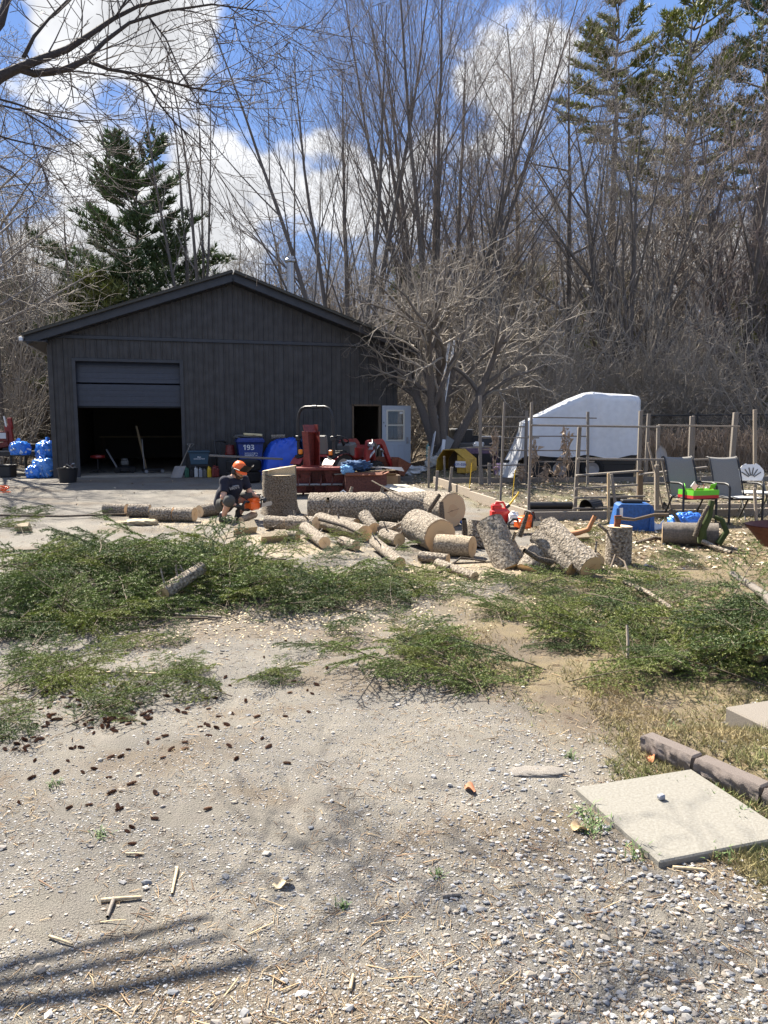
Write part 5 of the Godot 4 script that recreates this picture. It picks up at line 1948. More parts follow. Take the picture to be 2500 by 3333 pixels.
func scrap() -> void:
	var q := RandomNumberGenerator.new()
	q.seed = 71
	var t := thing("scrap_box", "rusty maroon steel box heaped with scrap beside the snowblower", "box", ground_at(-0.42, -15.9), 0.15)
	var s := Shape.new()
	s.box(Vector3(0, 0.26, 0.3), Vector3(0.86, 0.46, 0.02))
	s.box(Vector3(0, 0.26, -0.3), Vector3(0.86, 0.46, 0.02))
	s.box(Vector3(-0.43, 0.26, 0), Vector3(0.02, 0.46, 0.58))
	s.box(Vector3(0.43, 0.26, 0), Vector3(0.02, 0.46, 0.58))
	s.box(Vector3(0, 0.03, 0), Vector3(0.84, 0.03, 0.58))
	part("box_wall", s, mats.maroon, t)
	s = Shape.new()
	s.box(Vector3(-0.05, 0.5, 0.33), Vector3(0.78, 0.02, 0.1), Basis(Vector3.RIGHT, 0.5))
	s.box(Vector3(0.44, 0.51, 0.0), Vector3(0.12, 0.02, 0.6), Basis(Vector3(0, 0, 1), 0.4))
	part("bent_lip", s, mats.rusty, t)
	for k in 4:
		s = Shape.new()
		s.box(Vector3(-0.2 + k * 0.14, 0.5 + k * 0.014, -0.1 + 0.08 * (k % 2)), Vector3(0.9, 0.02, 0.12), Basis.from_euler(Vector3(0, 0.2 - k * 0.15, 0.05)))
		single("scrap_board", s, mats.new_wood if k % 2 else mats.grey_wood, ["lowest thin board across the scrap box", "second pale board across the scrap box", "third grey board across the scrap box", "topmost pale board across the scrap box"][k], "board", t.position, t.rotation.y)
	s = Shape.new()
	for k in 7:
		s.tube([Vector3(0.0, 0.6 + k * 0.006, -0.12 + k * 0.03), Vector3(0.4, 0.62, -0.1 + k * 0.03), Vector3(0.85, 0.6 - 0.01 * k, -0.2 + k * 0.05)], [0.008, 0.008, 0.008], 5)
	single("steel_rods", s, mats.dull_steel, "bundle of thin steel rods sticking out of the scrap box", "rods", t.position, t.rotation.y)
	single("blue_jacket", lump(Vector3(0.3, 0.1, 0.17), 23, 0.7, 1.6, false, 34), flat(0.03, 0.07, 0.15, 0.9), "crumpled navy jacket thrown on the scrap box", "jacket", t.position + Vector3(-0.18, 0.66, 0.05), 0.2)
	single("blue_rag", lump(Vector3(0.12, 0.09, 0.09), 27, 0.8, 2.0, false, 26), flat(0.16, 0.33, 0.55, 0.9), "light blue rag hanging over the scrap box lip", "rag", t.position + Vector3(-0.36, 0.58, 0.26), 0.5)
	s = Shape.new()
	s.box(Vector3(0, 0.2, 0), Vector3(0.3, 0.4, 0.28), Basis.IDENTITY, 0.01)
	s.box(Vector3(-0.02, 0.41, 0.12), Vector3(0.26, 0.01, 0.16), Basis(Vector3.RIGHT, -0.5))
	single("cardboard_box", s, flat(0.24, 0.16, 0.09, 0.9), "brown cardboard box with open flap beside the scrap box", "box", ground_at(0.12, -16.5), 0.4)
	s = Shape.new()
	s.box(Vector3(0, 0.17, 0), Vector3(0.34, 0.34, 0.3), Basis.IDENTITY, 0.01)
	single("cardboard_box", s, flat(0.12, 0.085, 0.055, 0.9), "darker closed cardboard box behind the open one", "box", ground_at(0.2, -17.1), 0.1)
	# white clamp by the box foot
	s = Shape.new()
	s.tube([Vector3(-0.06, 0, 0), Vector3(-0.07, 0.12, 0), Vector3(0, 0.17, 0.02), Vector3(0.07, 0.1, 0), Vector3(0.06, 0.02, 0)], [0.014, 0.018, 0.018, 0.016, 0.012], 6)
	single("white_clamp", s, mats.white, "small white clamp lying at the scrap box foot", "clamp", on_ground(1118, 1622))
	# boards and the white sheet lying in the sun
	for k in 3:
		s = Shape.new()
		s.box(Vector3(0, 0.05 + 0.02 * k, 0), Vector3(1.5, 0.04, 0.15), Basis(Vector3(0, 0, 1), 0.04), 0.004)
		single("weathered_plank", s, mats.pale_wood, ["weathered plank lying between scrap box and big log", "weathered plank next to the white sheet's edge", "short weathered plank under the white sheet"][k], "plank", ground_at(0.12 + 0.36 * k, -14.6 - 0.12 * k), 0.85 - 0.05 * k)
	var ws := Shape.new()
	ws.box(Vector3(0, 0.2, 0), Vector3(0.74, 0.02, 0.9), Basis.from_euler(Vector3(0.12, 0, -0.05)), 0.004)
	single("white_sheet", ws, grained(0.66, 0.64, 0.58, noise_tex(0.02, Color(0.7, 0.68, 0.62), Color(1, 1, 1), FastNoiseLite.TYPE_SIMPLEX_SMOOTH, 5, 256, 41), 2.0, 0.5), "flaking white panel propped over the weathered planks", "panel", ground_at(0.42, -15.6), 0.6)
	s = Shape.new()
	s.box(Vector3(0, 0.09, 0), Vector3(0.3, 0.18, 0.2), Basis.IDENTITY, 0.01)
	single("wood_block", s, mats.grey_wood, "wood block propping up the white panel", "block", ground_at(0.45, -15.5), 0.4)

func junk() -> void:
	var q := RandomNumberGenerator.new()
	q.seed = 72
	# ladder standing in the apple tree
	var l := thing("extension_ladder", "aluminium extension ladder standing up in the apple tree", "ladder", at_depth(1408, 1500, 22.0))
	var top := at_depth(1472, 1104, 22.4) - l.position
	var wide := Vector3(0.17, 0.02, -0.36)
	for e in [-0.5, 0.5]:
		var s := Shape.new()
		s.box(top / 2 + wide * e, Vector3(0.03, top.length(), 0.09), Basis(Quaternion(Vector3.UP, top.normalized())) * Basis(Vector3.UP, 0.5), 0.004)
		part("rail", s, mats.alu, l)
	for k in 13:
		var s := Shape.new()
		var c := top * (0.05 + k * 0.075)
		s.tube([c - wide * 0.55, c + wide * 0.55], [0.016, 0.016], 8)
		part("rung", s, mats.dull_steel, l)
	# the yellow kennel
	var k := thing("dog_kennel", "yellow plywood kennel with sloped sides and a licence plate", "kennel", Vector3(1.95, land(1.95, -20.3), -20.3), -0.5)
	k.scale = Vector3.ONE * 1.0
	var prof := [Vector2(-0.52, 0.0), Vector2(-0.5, 0.36), Vector2(-0.32, 0.62), Vector2(0.0, 0.63), Vector2(0.34, 0.37), Vector2(0.36, 0.0)]
	for i in 5:
		var a: Vector2 = prof[i]
		var b: Vector2 = prof[i + 1]
		var d := b - a
		var s := Shape.new()
		s.box(Vector3((a.x + b.x) / 2, (a.y + b.y) / 2, -0.3), Vector3(d.length() + 0.01, 0.02, 0.8), Basis(Vector3(0, 0, 1), d.angle()), 0.003)
		part(["side_board", "roof_board", "roof_board", "roof_board", "side_board"][i], s, mats.yellow, k)
	var s := Shape.new()
	s.prism([Vector2(-0.5, 0.0), Vector2(-0.48, 0.36), Vector2(-0.31, 0.6), Vector2(0.0, 0.61), Vector2(0.33, 0.36), Vector2(0.34, 0)], 0.02, Transform3D(Basis.IDENTITY, Vector3(0, 0, -0.68)))
	part("back_board", s, mats.brown_wood, k)
	s = Shape.new()
	s.prism([Vector2(0.1, 0.0), Vector2(0.34, 0.0), Vector2(0.33, 0.36), Vector2(0.1, 0.5)], 0.02, Transform3D(Basis.IDENTITY, Vector3(0, 0, 0.08)))
	part("front_board", s, mats.yellow, k)
	s = Shape.new()
	s.box(Vector3(0.2, 0.24, 0.1), Vector3(0.3, 0.17, 0.006), Basis.IDENTITY, 0.01)
	part("licence_plate", s, mats.white, k)
	lettering("A31-03N", 0.07, k, Vector3(0.2, 0.235, 0.106), Basis.IDENTITY, flat(0.03, 0.06, 0.25, 0.5), "plate_number")
	# the pile behind the kennel
	var bx := func(called: String, label: String, u: float, w: float, d: float, size: Vector3, m: Material, yaw: float, lid: Material) -> void:
		var p := at_depth(u, w, d)
		p.y = maxf(p.y, land(p.x, p.z))
		var t := thing(called, label, "junk", p, yaw)
		var b := Shape.new()
		b.box(Vector3(0, size.y / 2, 0), size, Basis.IDENTITY, 0.02)
		part("casing", b, m, t)
		b = Shape.new()
		b.box(Vector3(0, size.y + 0.012, 0), Vector3(size.x * 0.96, 0.02, size.z * 0.96), Basis.IDENTITY, 0.005)
		part("top_sheet", b, lid, t)
	bx.call("stacked_bin", "lowest wide black bin of the pile behind the kennel", 1500, 1530, 23.4, Vector3(1.2, 0.55, 0.7), mats.black, 0.1, mats.black)
	bx.call("stacked_bin", "grey flat case in the middle of the pile behind the kennel", 1495, 1472, 23.3, Vector3(0.95, 0.28, 0.6), mats.grey_plastic, -0.1, mats.dull_steel)
	bx.call("old_monitor", "old black monitor with pale top on the pile", 1487, 1441, 23.3, Vector3(0.34, 0.42, 0.4), mats.black, 0.4, mats.white)
	bx.call("old_monitor", "second black monitor beside the pale-topped one", 1518, 1441, 23.4, Vector3(0.3, 0.4, 0.36), mats.black, 0.2, mats.alu)
	bx.call("stacked_tray", "stack of black trays beside the monitors", 1548, 1530, 23.6, Vector3(0.5, 0.95, 0.5), mats.black, 0.0, mats.black)
	bx.call("plastic_case", "slate grey plastic case with light rim behind the trellis", 1596, 1525, 23.4, Vector3(0.65, 1.0, 0.5), flat(0.03, 0.034, 0.038, 0.5), 0.0, mats.alu)
	var pt := thing("purple_cabinet", "faded purple cabinet lying under clutter behind the trellis", "cabinet", at_depth(1562, 1536, 22.2), 0.1)
	pt.position.y = land(pt.position.x, pt.position.z)
	s = Shape.new()
	s.box(Vector3(0, 0.52, 0), Vector3(0.98, 0.16, 0.5), Basis.IDENTITY, 0.01)
	s.box(Vector3(-0.42, 0.25, 0), Vector3(0.14, 0.5, 0.5), Basis.IDENTITY, 0.01)
	s.box(Vector3(0.46, 0.25, 0), Vector3(0.06, 0.5, 0.5), Basis.IDENTITY, 0.01)
	part("carcass", s, mats.purple, pt)
	s = Shape.new()
	s.box(Vector3(-0.15, 0.62, 0), Vector3(0.9, 0.04, 0.4), Basis(Vector3(0, 0, 1), 0.05), 0.01)
	part("board_on_top", s, mats.pale_wood, pt)
	single("white_bundle", lump(Vector3(0.14, 0.08, 0.1), 44, 0.6, 1.5), mats.white, "white rag bundle on the purple cabinet", "bundle", pt.position + Vector3(-0.05, 0.65, 0))
	single("pink_bundle", lump(Vector3(0.22, 0.2, 0.2), 45, 0.6, 1.5), flat(0.45, 0.3, 0.42, 0.8), "pale pink bundle between trellis and white tarp", "bundle", ground_at(3.45, -21.6))
	single("rubble_bag", lump(Vector3(0.36, 0.14, 0.3), 46, 0.7, 1.6), flat(0.5, 0.5, 0.48, 0.6), "crumpled white plastic heap at the apple tree's foot", "plastic", ground_at(0.95, -21.7))
	single("rubble_bag", lump(Vector3(0.22, 0.2, 0.22), 47, 0.5, 1.6), flat(0.4, 0.39, 0.35, 0.8), "pale stone lump beside the apple tree's trunk", "stone", ground_at(1.45, -21.8))
	s = Shape.new()
	s.box(Vector3(0, 0.5, 0), Vector3(0.3, 0.9, 0.03), Basis.from_euler(Vector3(-0.25, 0, -0.6)), 0.01)
	single("car_window", s, flat(0.1, 0.11, 0.12, 0.2), "dark grey car panel leaning between trunk and kennel", "panel", ground_at(1.78, -22.0), 0.4)
	s = Shape.new()
	s.box(Vector3(0, 0.45, 0), Vector3(0.1, 0.75, 0.04), Basis.from_euler(Vector3(-0.1, 0, -0.15)), 0.01)
	single("white_strip", s, mats.alu, "narrow pale metal strip standing between trunk and kennel", "panel", ground_at(1.7, -21.5), 0.3)
	s = Shape.new()
	s.lathe([Vector2(0.0, 0), Vector2(0.06, 0), Vector2(0.06, 0.3), Vector2(0.03, 0.36), Vector2(0.03, 0.4), Vector2(0, 0.4)], 12)
	single("glass_bottle", s, glass(0.4, 0.1, 0.35, 0.35), "teal glass bottle hanging low in the apple tree's crotch", "bottle", ground_at(1.3, -22.0) + Vector3(0, 0.35, 0))

func pole(parent: Node3D, called: String, base: Vector3, top: Vector3, thick: float, m: Material, deep := 0.0) -> void:
	var s := Shape.new()
	var o := parent.position if parent != self else Vector3.ZERO
	var d := top - base
	var up := d.normalized()
	var sd := up.cross(Vector3(0, 0, 1)).normalized()
	if absf(up.x) > 0.9:
		sd = up.cross(Vector3.UP).normalized()
	var bs := Basis(sd, up, sd.cross(up))
	s.box((base + top) / 2 - o, Vector3(thick, d.length(), deep if deep > 0.0 else thick), bs, thick * 0.08)
	part(called, s, m, parent)

func px_pole(parent: Node3D, called: String, u: float, w: float, u2: float, w2: float, thick: float, m: Material, d := 0.0) -> void:
	var a := on_ground(u, w) if d == 0.0 else at_depth(u, w, d)
	var b := at_depth(u2, w2, -a.z)
	if d == 0.0:
		a.y -= 0.05
	pole(parent, called, a, b, thick, m)

func build_garden() -> void:
	var gw: Material = mats.grey_wood
	var q := RandomNumberGenerator.new()
	q.seed = 81
	# border boards of the beds
	var c := on_ground(1716, 1695)
	var far := on_ground(1412, 1573)
	var fr := on_ground(2560, 1680)
	var bd := thing("garden_border", "weathered plank border round the garden bed", "garden border", c)
	var run := func(a: Vector3, b: Vector3, n: int, m: Material, h: float) -> void:
		for k in n:
			var p := a.lerp(b, float(k) / n)
			var e := a.lerp(b, (k + 0.985) / n)
			var mid := (p + e) / 2
			mid.y = land(mid.x, mid.z) + h / 2 - 0.01
			var s := Shape.new()
			var dir := (e - p)
			s.box(mid - c, Vector3(dir.length(), h, 0.045), Basis(Vector3.UP, atan2(-dir.z, dir.x) + q.randf_range(-0.015, 0.015)), 0.005)
			part("border_board", s, m, bd)
	run.call(c, far, 4, mats.pale_wood, 0.19)
	run.call(c, fr, 3, gw, 0.15)
	run.call(far, on_ground(2560, 1566), 4, gw, 0.14)
	run.call(on_ground(1880, 1662), on_ground(2540, 1652), 3, mats.pale_wood, 0.1)
	# trellis along the far side
	var t := thing("garden_trellis", "grey ladder-like bean trellis at the garden's far side", "trellis", on_ground(1564, 1576))
	px_pole(t, "post", 1564, 1577, 1563, 1288, 0.075, gw)
	px_pole(t, "post", 1708, 1573, 1715, 1337, 0.07, gw)
	px_pole(t, "post", 1913, 1578, 1914, 1340, 0.06, gw)
	var d := -t.position.z - 0.06
	for k in [[1567, 1356, 1942, 1361, 0.04], [1567, 1388, 1712, 1389, 0.045], [1567, 1425, 1755, 1425, 0.05], [1567, 1463, 1715, 1466, 0.045], [1567, 1516, 1712, 1513, 0.05], [1716, 1420, 1912, 1420, 0.035], [1716, 1466, 1912, 1467, 0.04], [1750, 1503, 1935, 1503, 0.03]]:
		pole(t, "rail", at_depth(k[0], k[1], d), at_depth(k[2], k[3], d), k[4], gw, 0.03)
	# dead bean vines still hanging on it
	for e in [[1612, 1385, 1560], [1740, 1420, 1570], [1775, 1500, 1570], [1838, 1380, 1575], [1850, 1400, 1570], [1700, 1520, 1575], [1815, 1500, 1575]]:
		var s := Shape.new()
		for k in 9:
			var p := at_depth(e[0] + q.randf_range(-6, 6), e[1] + q.randf_range(0, 20), d - 0.05)
			var b := at_depth(e[0] + q.randf_range(-14, 14), lerpf(e[1], e[2], q.randf_range(0.5, 1.0)), d - 0.06)
			var pts := [p]
			for i in 4:
				pts.append(p.lerp(b, (i + 1) / 5.0) + Vector3(q.randfn(), 0, q.randfn()) * 0.05)
			pts.append(b)
			s.tube(pts, [0.006, 0.008, 0.01, 0.008, 0.007, 0.004], 4, false)
			for i in 4:
				var z := p.lerp(b, q.randf()) + Vector3(q.randfn(), q.randfn(), q.randfn()) * 0.04
				s.tri(z, z + Vector3(q.randfn(), q.randfn() - 0.6, q.randfn()) * 0.06, z + Vector3(q.randfn(), q.randfn() - 0.6, q.randfn()) * 0.06)
		single("dead_vine", s, mats.vine, "withered bean vine hanging on the trellis rails", "vine", Vector3.ZERO, 0.0, "withered vines on the trellis")
	# front frame of the garden: posts and rails
	var f := thing("garden_fence", "rickety grey wooden frame of posts and rails round the garden", "fence", on_ground(1720, 1678))
	px_pole(f, "post", 1720, 1679, 1731, 1310, 0.045, gw)
	px_pole(f, "post", 1870, 1676, 1887, 1390, 0.06, gw)
	px_pole(f, "post", 2083, 1640, 2083, 1531, 0.1, mats.brown_wood)
	px_pole(f, "post", 2076, 1620, 2086, 1337, 0.07, gw)
	px_pole(f, "post", 2138, 1655, 2143, 1384, 0.055, gw)
	px_pole(f, "post", 2100, 1575, 2112, 1347, 0.075, gw)
	px_pole(f, "post", 2242, 1590, 2252, 1355, 0.08, gw)
	px_pole(f, "post", 2255, 1590, 2258, 1353, 0.05, gw)
	px_pole(f, "post", 2374, 1600, 2395, 1343, 0.1, gw)
	px_pole(f, "post", 2458, 1590, 2457, 1333, 0.07, mats.pale_wood)
	var fd := -f.position.z - 0.05
	for k in [[1728, 1384, 2146, 1390, 0.13, fd, gw], [2144, 1384, 2408, 1388, 0.06, 15.2, mats.pale_wood], [1880, 1493, 2195, 1497, 0.045, fd, gw], [2180, 1499, 2392, 1492, 0.05, 15.4, gw], [1876, 1548, 2078, 1533, 0.1, fd, gw], [2078, 1545, 2300, 1520, 0.12, 14.6, gw], [1873, 1591, 2075, 1578, 0.035, fd, gw], [2075, 1575, 2340, 1569, 0.04, 14.8, gw], [1871, 1621, 2100, 1615, 0.035, fd, gw], [1868, 1655, 2050, 1653, 0.025, fd, gw], [1958, 1585, 2075, 1578, 0.06, 14.2, gw]]:
		pole(f, "rail", at_depth(k[0], k[1], k[5]), at_depth(k[2], k[3], k[5]), k[4], k[6], 0.035)
	# single stakes
	var stakes := [[1628, 1648, 1642, 1308, 0.04, "tall grey stake standing inside the garden bed"], [1395, 1588, 1397, 1454, 0.05, "slim grey stake in front of the apple tree"], [1419, 1603, 1424, 1532, 0.06, "short stubby stake at the bed's far corner"], [1461, 1603, 1471, 1520, 0.06, "short leaning stake beside the kennel"], [1448, 1566, 1446, 1485, 0.05, "thin stake before the kennel's opening"], [1592, 1577, 1593, 1507, 0.075, "stubby square stake beside the trellis post"], [2138, 1682, 2138, 1513, 0.07, "pale round stake leaning among the garden tools"], [1571, 1577, 1568, 1525, 0.05, "short mossy stake at the trellis foot"]]
	for k in stakes:
		var o := thing("garden_stake", k[5], "stake", on_ground(k[0], k[1]), 0.0, "stakes in the garden")
		px_pole(o, "stake", k[0], k[1], k[2], k[3], k[4], mats.pale_wood if k[0] == 2138 else gw)
	for k in [[1526, 1612, 1536, 1506, "nearer the kennel"], [1667, 1632, 1677, 1530, "in the middle of the bed"]]:
		var s := Shape.new()
		s.tube([on_ground(k[0], k[1]), at_depth(k[2], k[3], -on_ground(k[0], k[1]).z)], [0.008, 0.008], 5)
		single("yellow_rod", s, mats.yellow_plastic, "thin yellow fibreglass rod " + k[4], "rod")
	# hand tools leaning on the frame
	var rk := thing("garden_rake", "steel garden rake leaning on the garden frame", "rake", on_ground(2163, 1668))
	px_pole(rk, "handle", 2163, 1668, 2109, 1441, 0.03, mats.pale_wood)
	var s := Shape.new()
	for k in 7:
		var a := (k - 3) * 0.22
		s.tube([Vector3(-0.02, 0.2, 0), Vector3(sin(a) * 0.1, 0.1, 0.02), Vector3(sin(a) * 0.16, 0.0, 0.05)], [0.006, 0.006, 0.005], 4)
	part("tines", s, mats.black, rk)
	var sv := thing("garden_shovel", "long handled shovel leaning beside the rake", "shovel", on_ground(2189, 1668))
	px_pole(sv, "handle", 2189, 1668, 2154, 1500, 0.03, gw)
	s = Shape.new()
	var rows := []
	var e0 := at_depth(2154, 1500, -sv.position.z) - sv.position
	for j in 6:
		var row := []
		for i in 7:
			var u := i / 6.0 * 2 - 1
			var w := 0.1 * sqrt(1.0 - pow(j / 5.0, 3.0) * 0.95)
			row.append(e0 + Vector3(u * w - j * 0.008, j * 0.055, 0.03 * u * u))
		rows.append(row)
	s.sheet(rows, 0.005)
	part("blade", s, mats.dull_steel, sv)
	var h1 := thing("tool_handle", "honey coloured wooden handle stuck upright beside the blue tub", "handle", on_ground(1981, 1702))
	px_pole(h1, "shaft", 1981, 1702, 1981, 1540, 0.04, mats.new_wood)
	var h2 := thing("tool_handle", "grey bent handle leaning behind the blue tub", "handle", on_ground(2010, 1690))
	px_pole(h2, "shaft", 2012, 1690, 1990, 1543, 0.045, gw)
	# black pipe, pots
	var pp := thing("drain_pipe", "black plastic pipe lying on a board in the garden bed", "pipe", on_ground(1790, 1668), 0.03)
	s = Shape.new()
	s.lathe([Vector2(0.05, -0.4), Vector2(0.065, -0.4), Vector2(0.065, 0.4), Vector2(0.05, 0.4), Vector2(0.05, -0.4)], 18, Transform3D(Basis(Vector3(0, 0, 1), PI / 2), Vector3(0, 0.13, 0)))
	part("pipe_wall", s, mats.black, pp)
	s = Shape.new()
	s.box(Vector3(0.02, 0.04, 0.02), Vector3(0.78, 0.045, 0.1), Basis.IDENTITY, 0.004)
	part("board", s, mats.pale_wood, pp)
	pot("plant_pot", "ribbed black pot tipped over in the garden bed", on_ground(1928, 1674), 0.16, 0.3, true, 0.5)
	pot("plant_pot", "big black pot standing behind the blue tub", on_ground(2006, 1668), 0.18, 0.32, false, 0.0)
	# blue tub upside down
	var bt := thing("blue_tub", "blue plastic tub turned upside down before the garden frame", "tub", on_ground(2056, 1722), -0.12)
	s = Shape.new()
	s.prism([Vector2(-0.31, 0), Vector2(0.29, 0), Vector2(0.26, 0.37), Vector2(0.22, 0.4), Vector2(-0.2, 0.4), Vector2(-0.24, 0.37)], 0.36)
	part("shell", s, mats.blue_tub, bt)
	for x in [-0.25, 0.25]:
		s = Shape.new()
		s.prism([Vector2(-0.04, 0), Vector2(0.04, 0), Vector2(0.02, 0.34), Vector2(-0.02, 0.34)], 0.04, Transform3D(Basis.IDENTITY, Vector3(x, 0, 0.19)))
		part("corner_rib", s, mats.blue_tub, bt)
	s = Shape.new()
	s.box(Vector3(-0.02, 0.43, 0), Vector3(0.3, 0.05, 0.16), Basis.IDENTITY, 0.01)
	s.tube([Vector3(0.05, 0.44, 0.05), Vector3(0.25, 0.43, 0.0)], [0.02, 0.012], 6)
	single("black_tool", s, mats.black, "black tool case lying on the upturned blue tub", "tool case", bt.position, bt.rotation.y)
	s = Shape.new()
	s.box(Vector3(-0.2, 0.28, 0.185), Vector3(0.05, 0.13, 0.004))
	part("sticker", s, mats.white, bt)
	# scrap of sheet metal, blue bag
	s = Shape.new()
	s.prism([Vector2(-0.09, 0), Vector2(0.09, 0), Vector2(0.1, 0.16), Vector2(0.03, 0.08), Vector2(-0.02, 0.09), Vector2(-0.09, 0.17)], 0.012, Transform3D(Basis(Vector3.RIGHT, -0.3), Vector3.ZERO))
	single("metal_flashing", s, mats.alu, "bent piece of silver flashing beside the blue tub", "metal", on_ground(2141, 1724))
	single("recycling_bag", lump(Vector3(0.25, 0.14, 0.16), 61, 0.5, 1.6, true, 40), grained(0.22, 0.46, 0.8, noise_tex(0.05, Color(0.4, 0.6, 0.9), Color(1, 1, 1), FastNoiseLite.TYPE_CELLULAR, 2, 256, 14), 4.0, 0.25), "light blue plastic bag lying behind the mossy log", "bag", on_ground(2235, 1722))
	chair("sling_chair", "grey sling patio chair with a fruit box on its seat", Vector3(5.02, 0, -12.0), 0.12)
	chair("sling_chair", "grey sling patio chair beside the white folding chair", Vector3(5.74, 0, -11.95), 0.1)
	var bx := thing("fruit_box", "green and red printed cardboard fruit box on a patio chair", "box", Vector3(5.03, 0.425, -11.78), 0.35)
	s = Shape.new()
	for e in [[Vector3(0, 0.09, 0.17), Vector3(0.5, 0.08, 0.012)], [Vector3(0, 0.09, -0.17), Vector3(0.5, 0.08, 0.012)], [Vector3(0.25, 0.09, 0), Vector3(0.012, 0.08, 0.34)], [Vector3(-0.25, 0.09, 0), Vector3(0.012, 0.08, 0.34)]]:
		s.box(e[0], e[1])
	part("green_rim", s, flat(0.12, 0.5, 0.02, 0.6), bx)
	s = Shape.new()
	for e in [[Vector3(0, 0.025, 0.17), Vector3(0.5, 0.05, 0.012)], [Vector3(0, 0.025, -0.17), Vector3(0.5, 0.05, 0.012)], [Vector3(0.25, 0.025, 0), Vector3(0.012, 0.05, 0.34)], [Vector3(-0.25, 0.025, 0), Vector3(0.012, 0.05, 0.34)], [Vector3(0, 0.004, 0), Vector3(0.5, 0.008, 0.34)]]:
		s.box(e[0], e[1])
	part("red_base", s, flat(0.45, 0.02, 0.02, 0.6), bx)
	for k in 4:
		s = Shape.new()
		s.box(Vector3(-0.18 + k * 0.13, 0.16 + 0.02 * (k % 2), -0.1 + 0.06 * k), Vector3(0.12, 0.1, 0.006), Basis.from_euler(Vector3(q.randfn() * 0.4, q.randf(), q.randfn() * 0.5)))
		part("flap", s, [flat(0.12, 0.5, 0.02, 0.6), mats.white, flat(0.3, 0.06, 0.05, 0.7), flat(0.12, 0.5, 0.02, 0.6)][k], bx)
	s = Shape.new()
	s.box(Vector3(0, 0.005, 0), Vector3(0.36, 0.008, 0.26))
	s.box(Vector3(-0.06, 0.014, 0.02), Vector3(0.26, 0.006, 0.2), Basis(Vector3.UP, 0.3))
	single("newspaper", s, mats.white, "folded newspapers lying on the second patio chair's seat", "newspaper", Vector3(5.76, 0.425, -11.76), 0.1)
	folding_chair()
	# pick-axe standing on its head, edge of a rusty barrow
	var pk := thing("pickaxe", "pale handled pickaxe standing on its head before the chairs", "pickaxe", on_ground(2462, 1716))
	px_pole(pk, "handle", 2464, 1712, 2456, 1588, 0.04, mats.pale_wood)
	s = Shape.new()
	s.tube([Vector3(-0.17, 0.03, 0.02), Vector3(-0.08, 0.045, 0.0), Vector3(0, 0.05, 0), Vector3(0.1, 0.04, 0)], [0.022, 0.03, 0.034, 0.02], 6)
	part("head", s, mats.dull_steel, pk)
	var wb := thing("wheelbarrow", "rusty dark wheelbarrow tray poking in behind the mossy log", "wheelbarrow", on_ground(2560, 1800), 0.2)
	s = Shape.new()
	var tray := []
	for k in [[0.0, 0.24], [0.6, 0.34], [1.0, 0.42]]:
		var row := []
		for i in 25:
			var a := TAU * i / 24
			row.append(Vector3(cos(a) * k[1] * 1.25, 0.1 + k[0] * 0.26, sin(a) * k[1]))
		tray.append(row)
	s.sheet(tray, 0.012)
	part("tray", s, mats.maroon, wb)
	s = Shape.new()
	for z in [-0.2, 0.2]:
		s.tube([Vector3(-0.3, 0.12, z * 0.4), Vector3(0.9, 0.34, z * 1.4)], [0.02, 0.02], 6)
		s.tube([Vector3(0.3, 0.2, z), Vector3(0.3, 0.0, z)], [0.018, 0.018], 6)
	part("frame", s, mats.grey_wood, wb)
	white_tarp()
	# fuel can with spout, white jug, spare chainsaw behind the upright logs
	var fc := thing("fuel_can", "bright red fuel can with long yellow spout behind the logs", "fuel can", on_ground(1626, 1702), 0.2)
	s = Shape.new()
	s.box(Vector3(0, 0.12, 0), Vector3(0.3, 0.24, 0.2), Basis.IDENTITY, 0.05)
	s.box(Vector3(-0.06, 0.26, 0), Vector3(0.16, 0.1, 0.12), Basis.IDENTITY, 0.04)
	part("can_body", s, mats.red_plastic, fc)
	s = Shape.new()
	s.tube([Vector3(-0.12, 0.26, 0), Vector3(-0.06, 0.33, 0), Vector3(0.06, 0.33, 0), Vector3(0.1, 0.25, 0)], [0.018, 0.018, 0.018, 0.018], 8)
	part("grip", s, mats.red_plastic, fc)
	s = Shape.new()
	s.tube([Vector3(0.1, 0.24, 0), Vector3(0.16, 0.29, 0)], [0.03, 0.03], 10)
	part("collar", s, mats.black, fc)
	s = Shape.new()
	s.tube([Vector3(0.16, 0.29, 0), Vector3(0.3, 0.46, 0), Vector3(0.32, 0.5, 0)], [0.018, 0.014, 0.014], 8)
	part("spout", s, mats.yellow_plastic, fc)
	jug("oil_jug", "white oil jug standing beside the red fuel can", on_ground(1672, 1708), mats.white, 0.16, 0.22, 0.0)
	s = Shape.new()
	s.lathe([Vector2(0.0, 0), Vector2(0.035, 0.005), Vector2(0.04, 0.06), Vector2(0.02, 0.1), Vector2(0, 0.1)], 10, Transform3D(Basis(Vector3(0, 0, 1), 1.3), Vector3(0, 0.04, 0)))
	single("blue_cup", s, mats.blue_tub, "small crushed blue cup lying beside the big log", "cup", on_ground(1517, 1712))
	saw("chainsaw", "orange chainsaw resting on the ground behind the upright logs", Transform3D(Basis(Vector3.UP, 0.5).scaled(Vector3.ONE), on_ground(1712, 1735) + Vector3(0, 0.12, 0)))

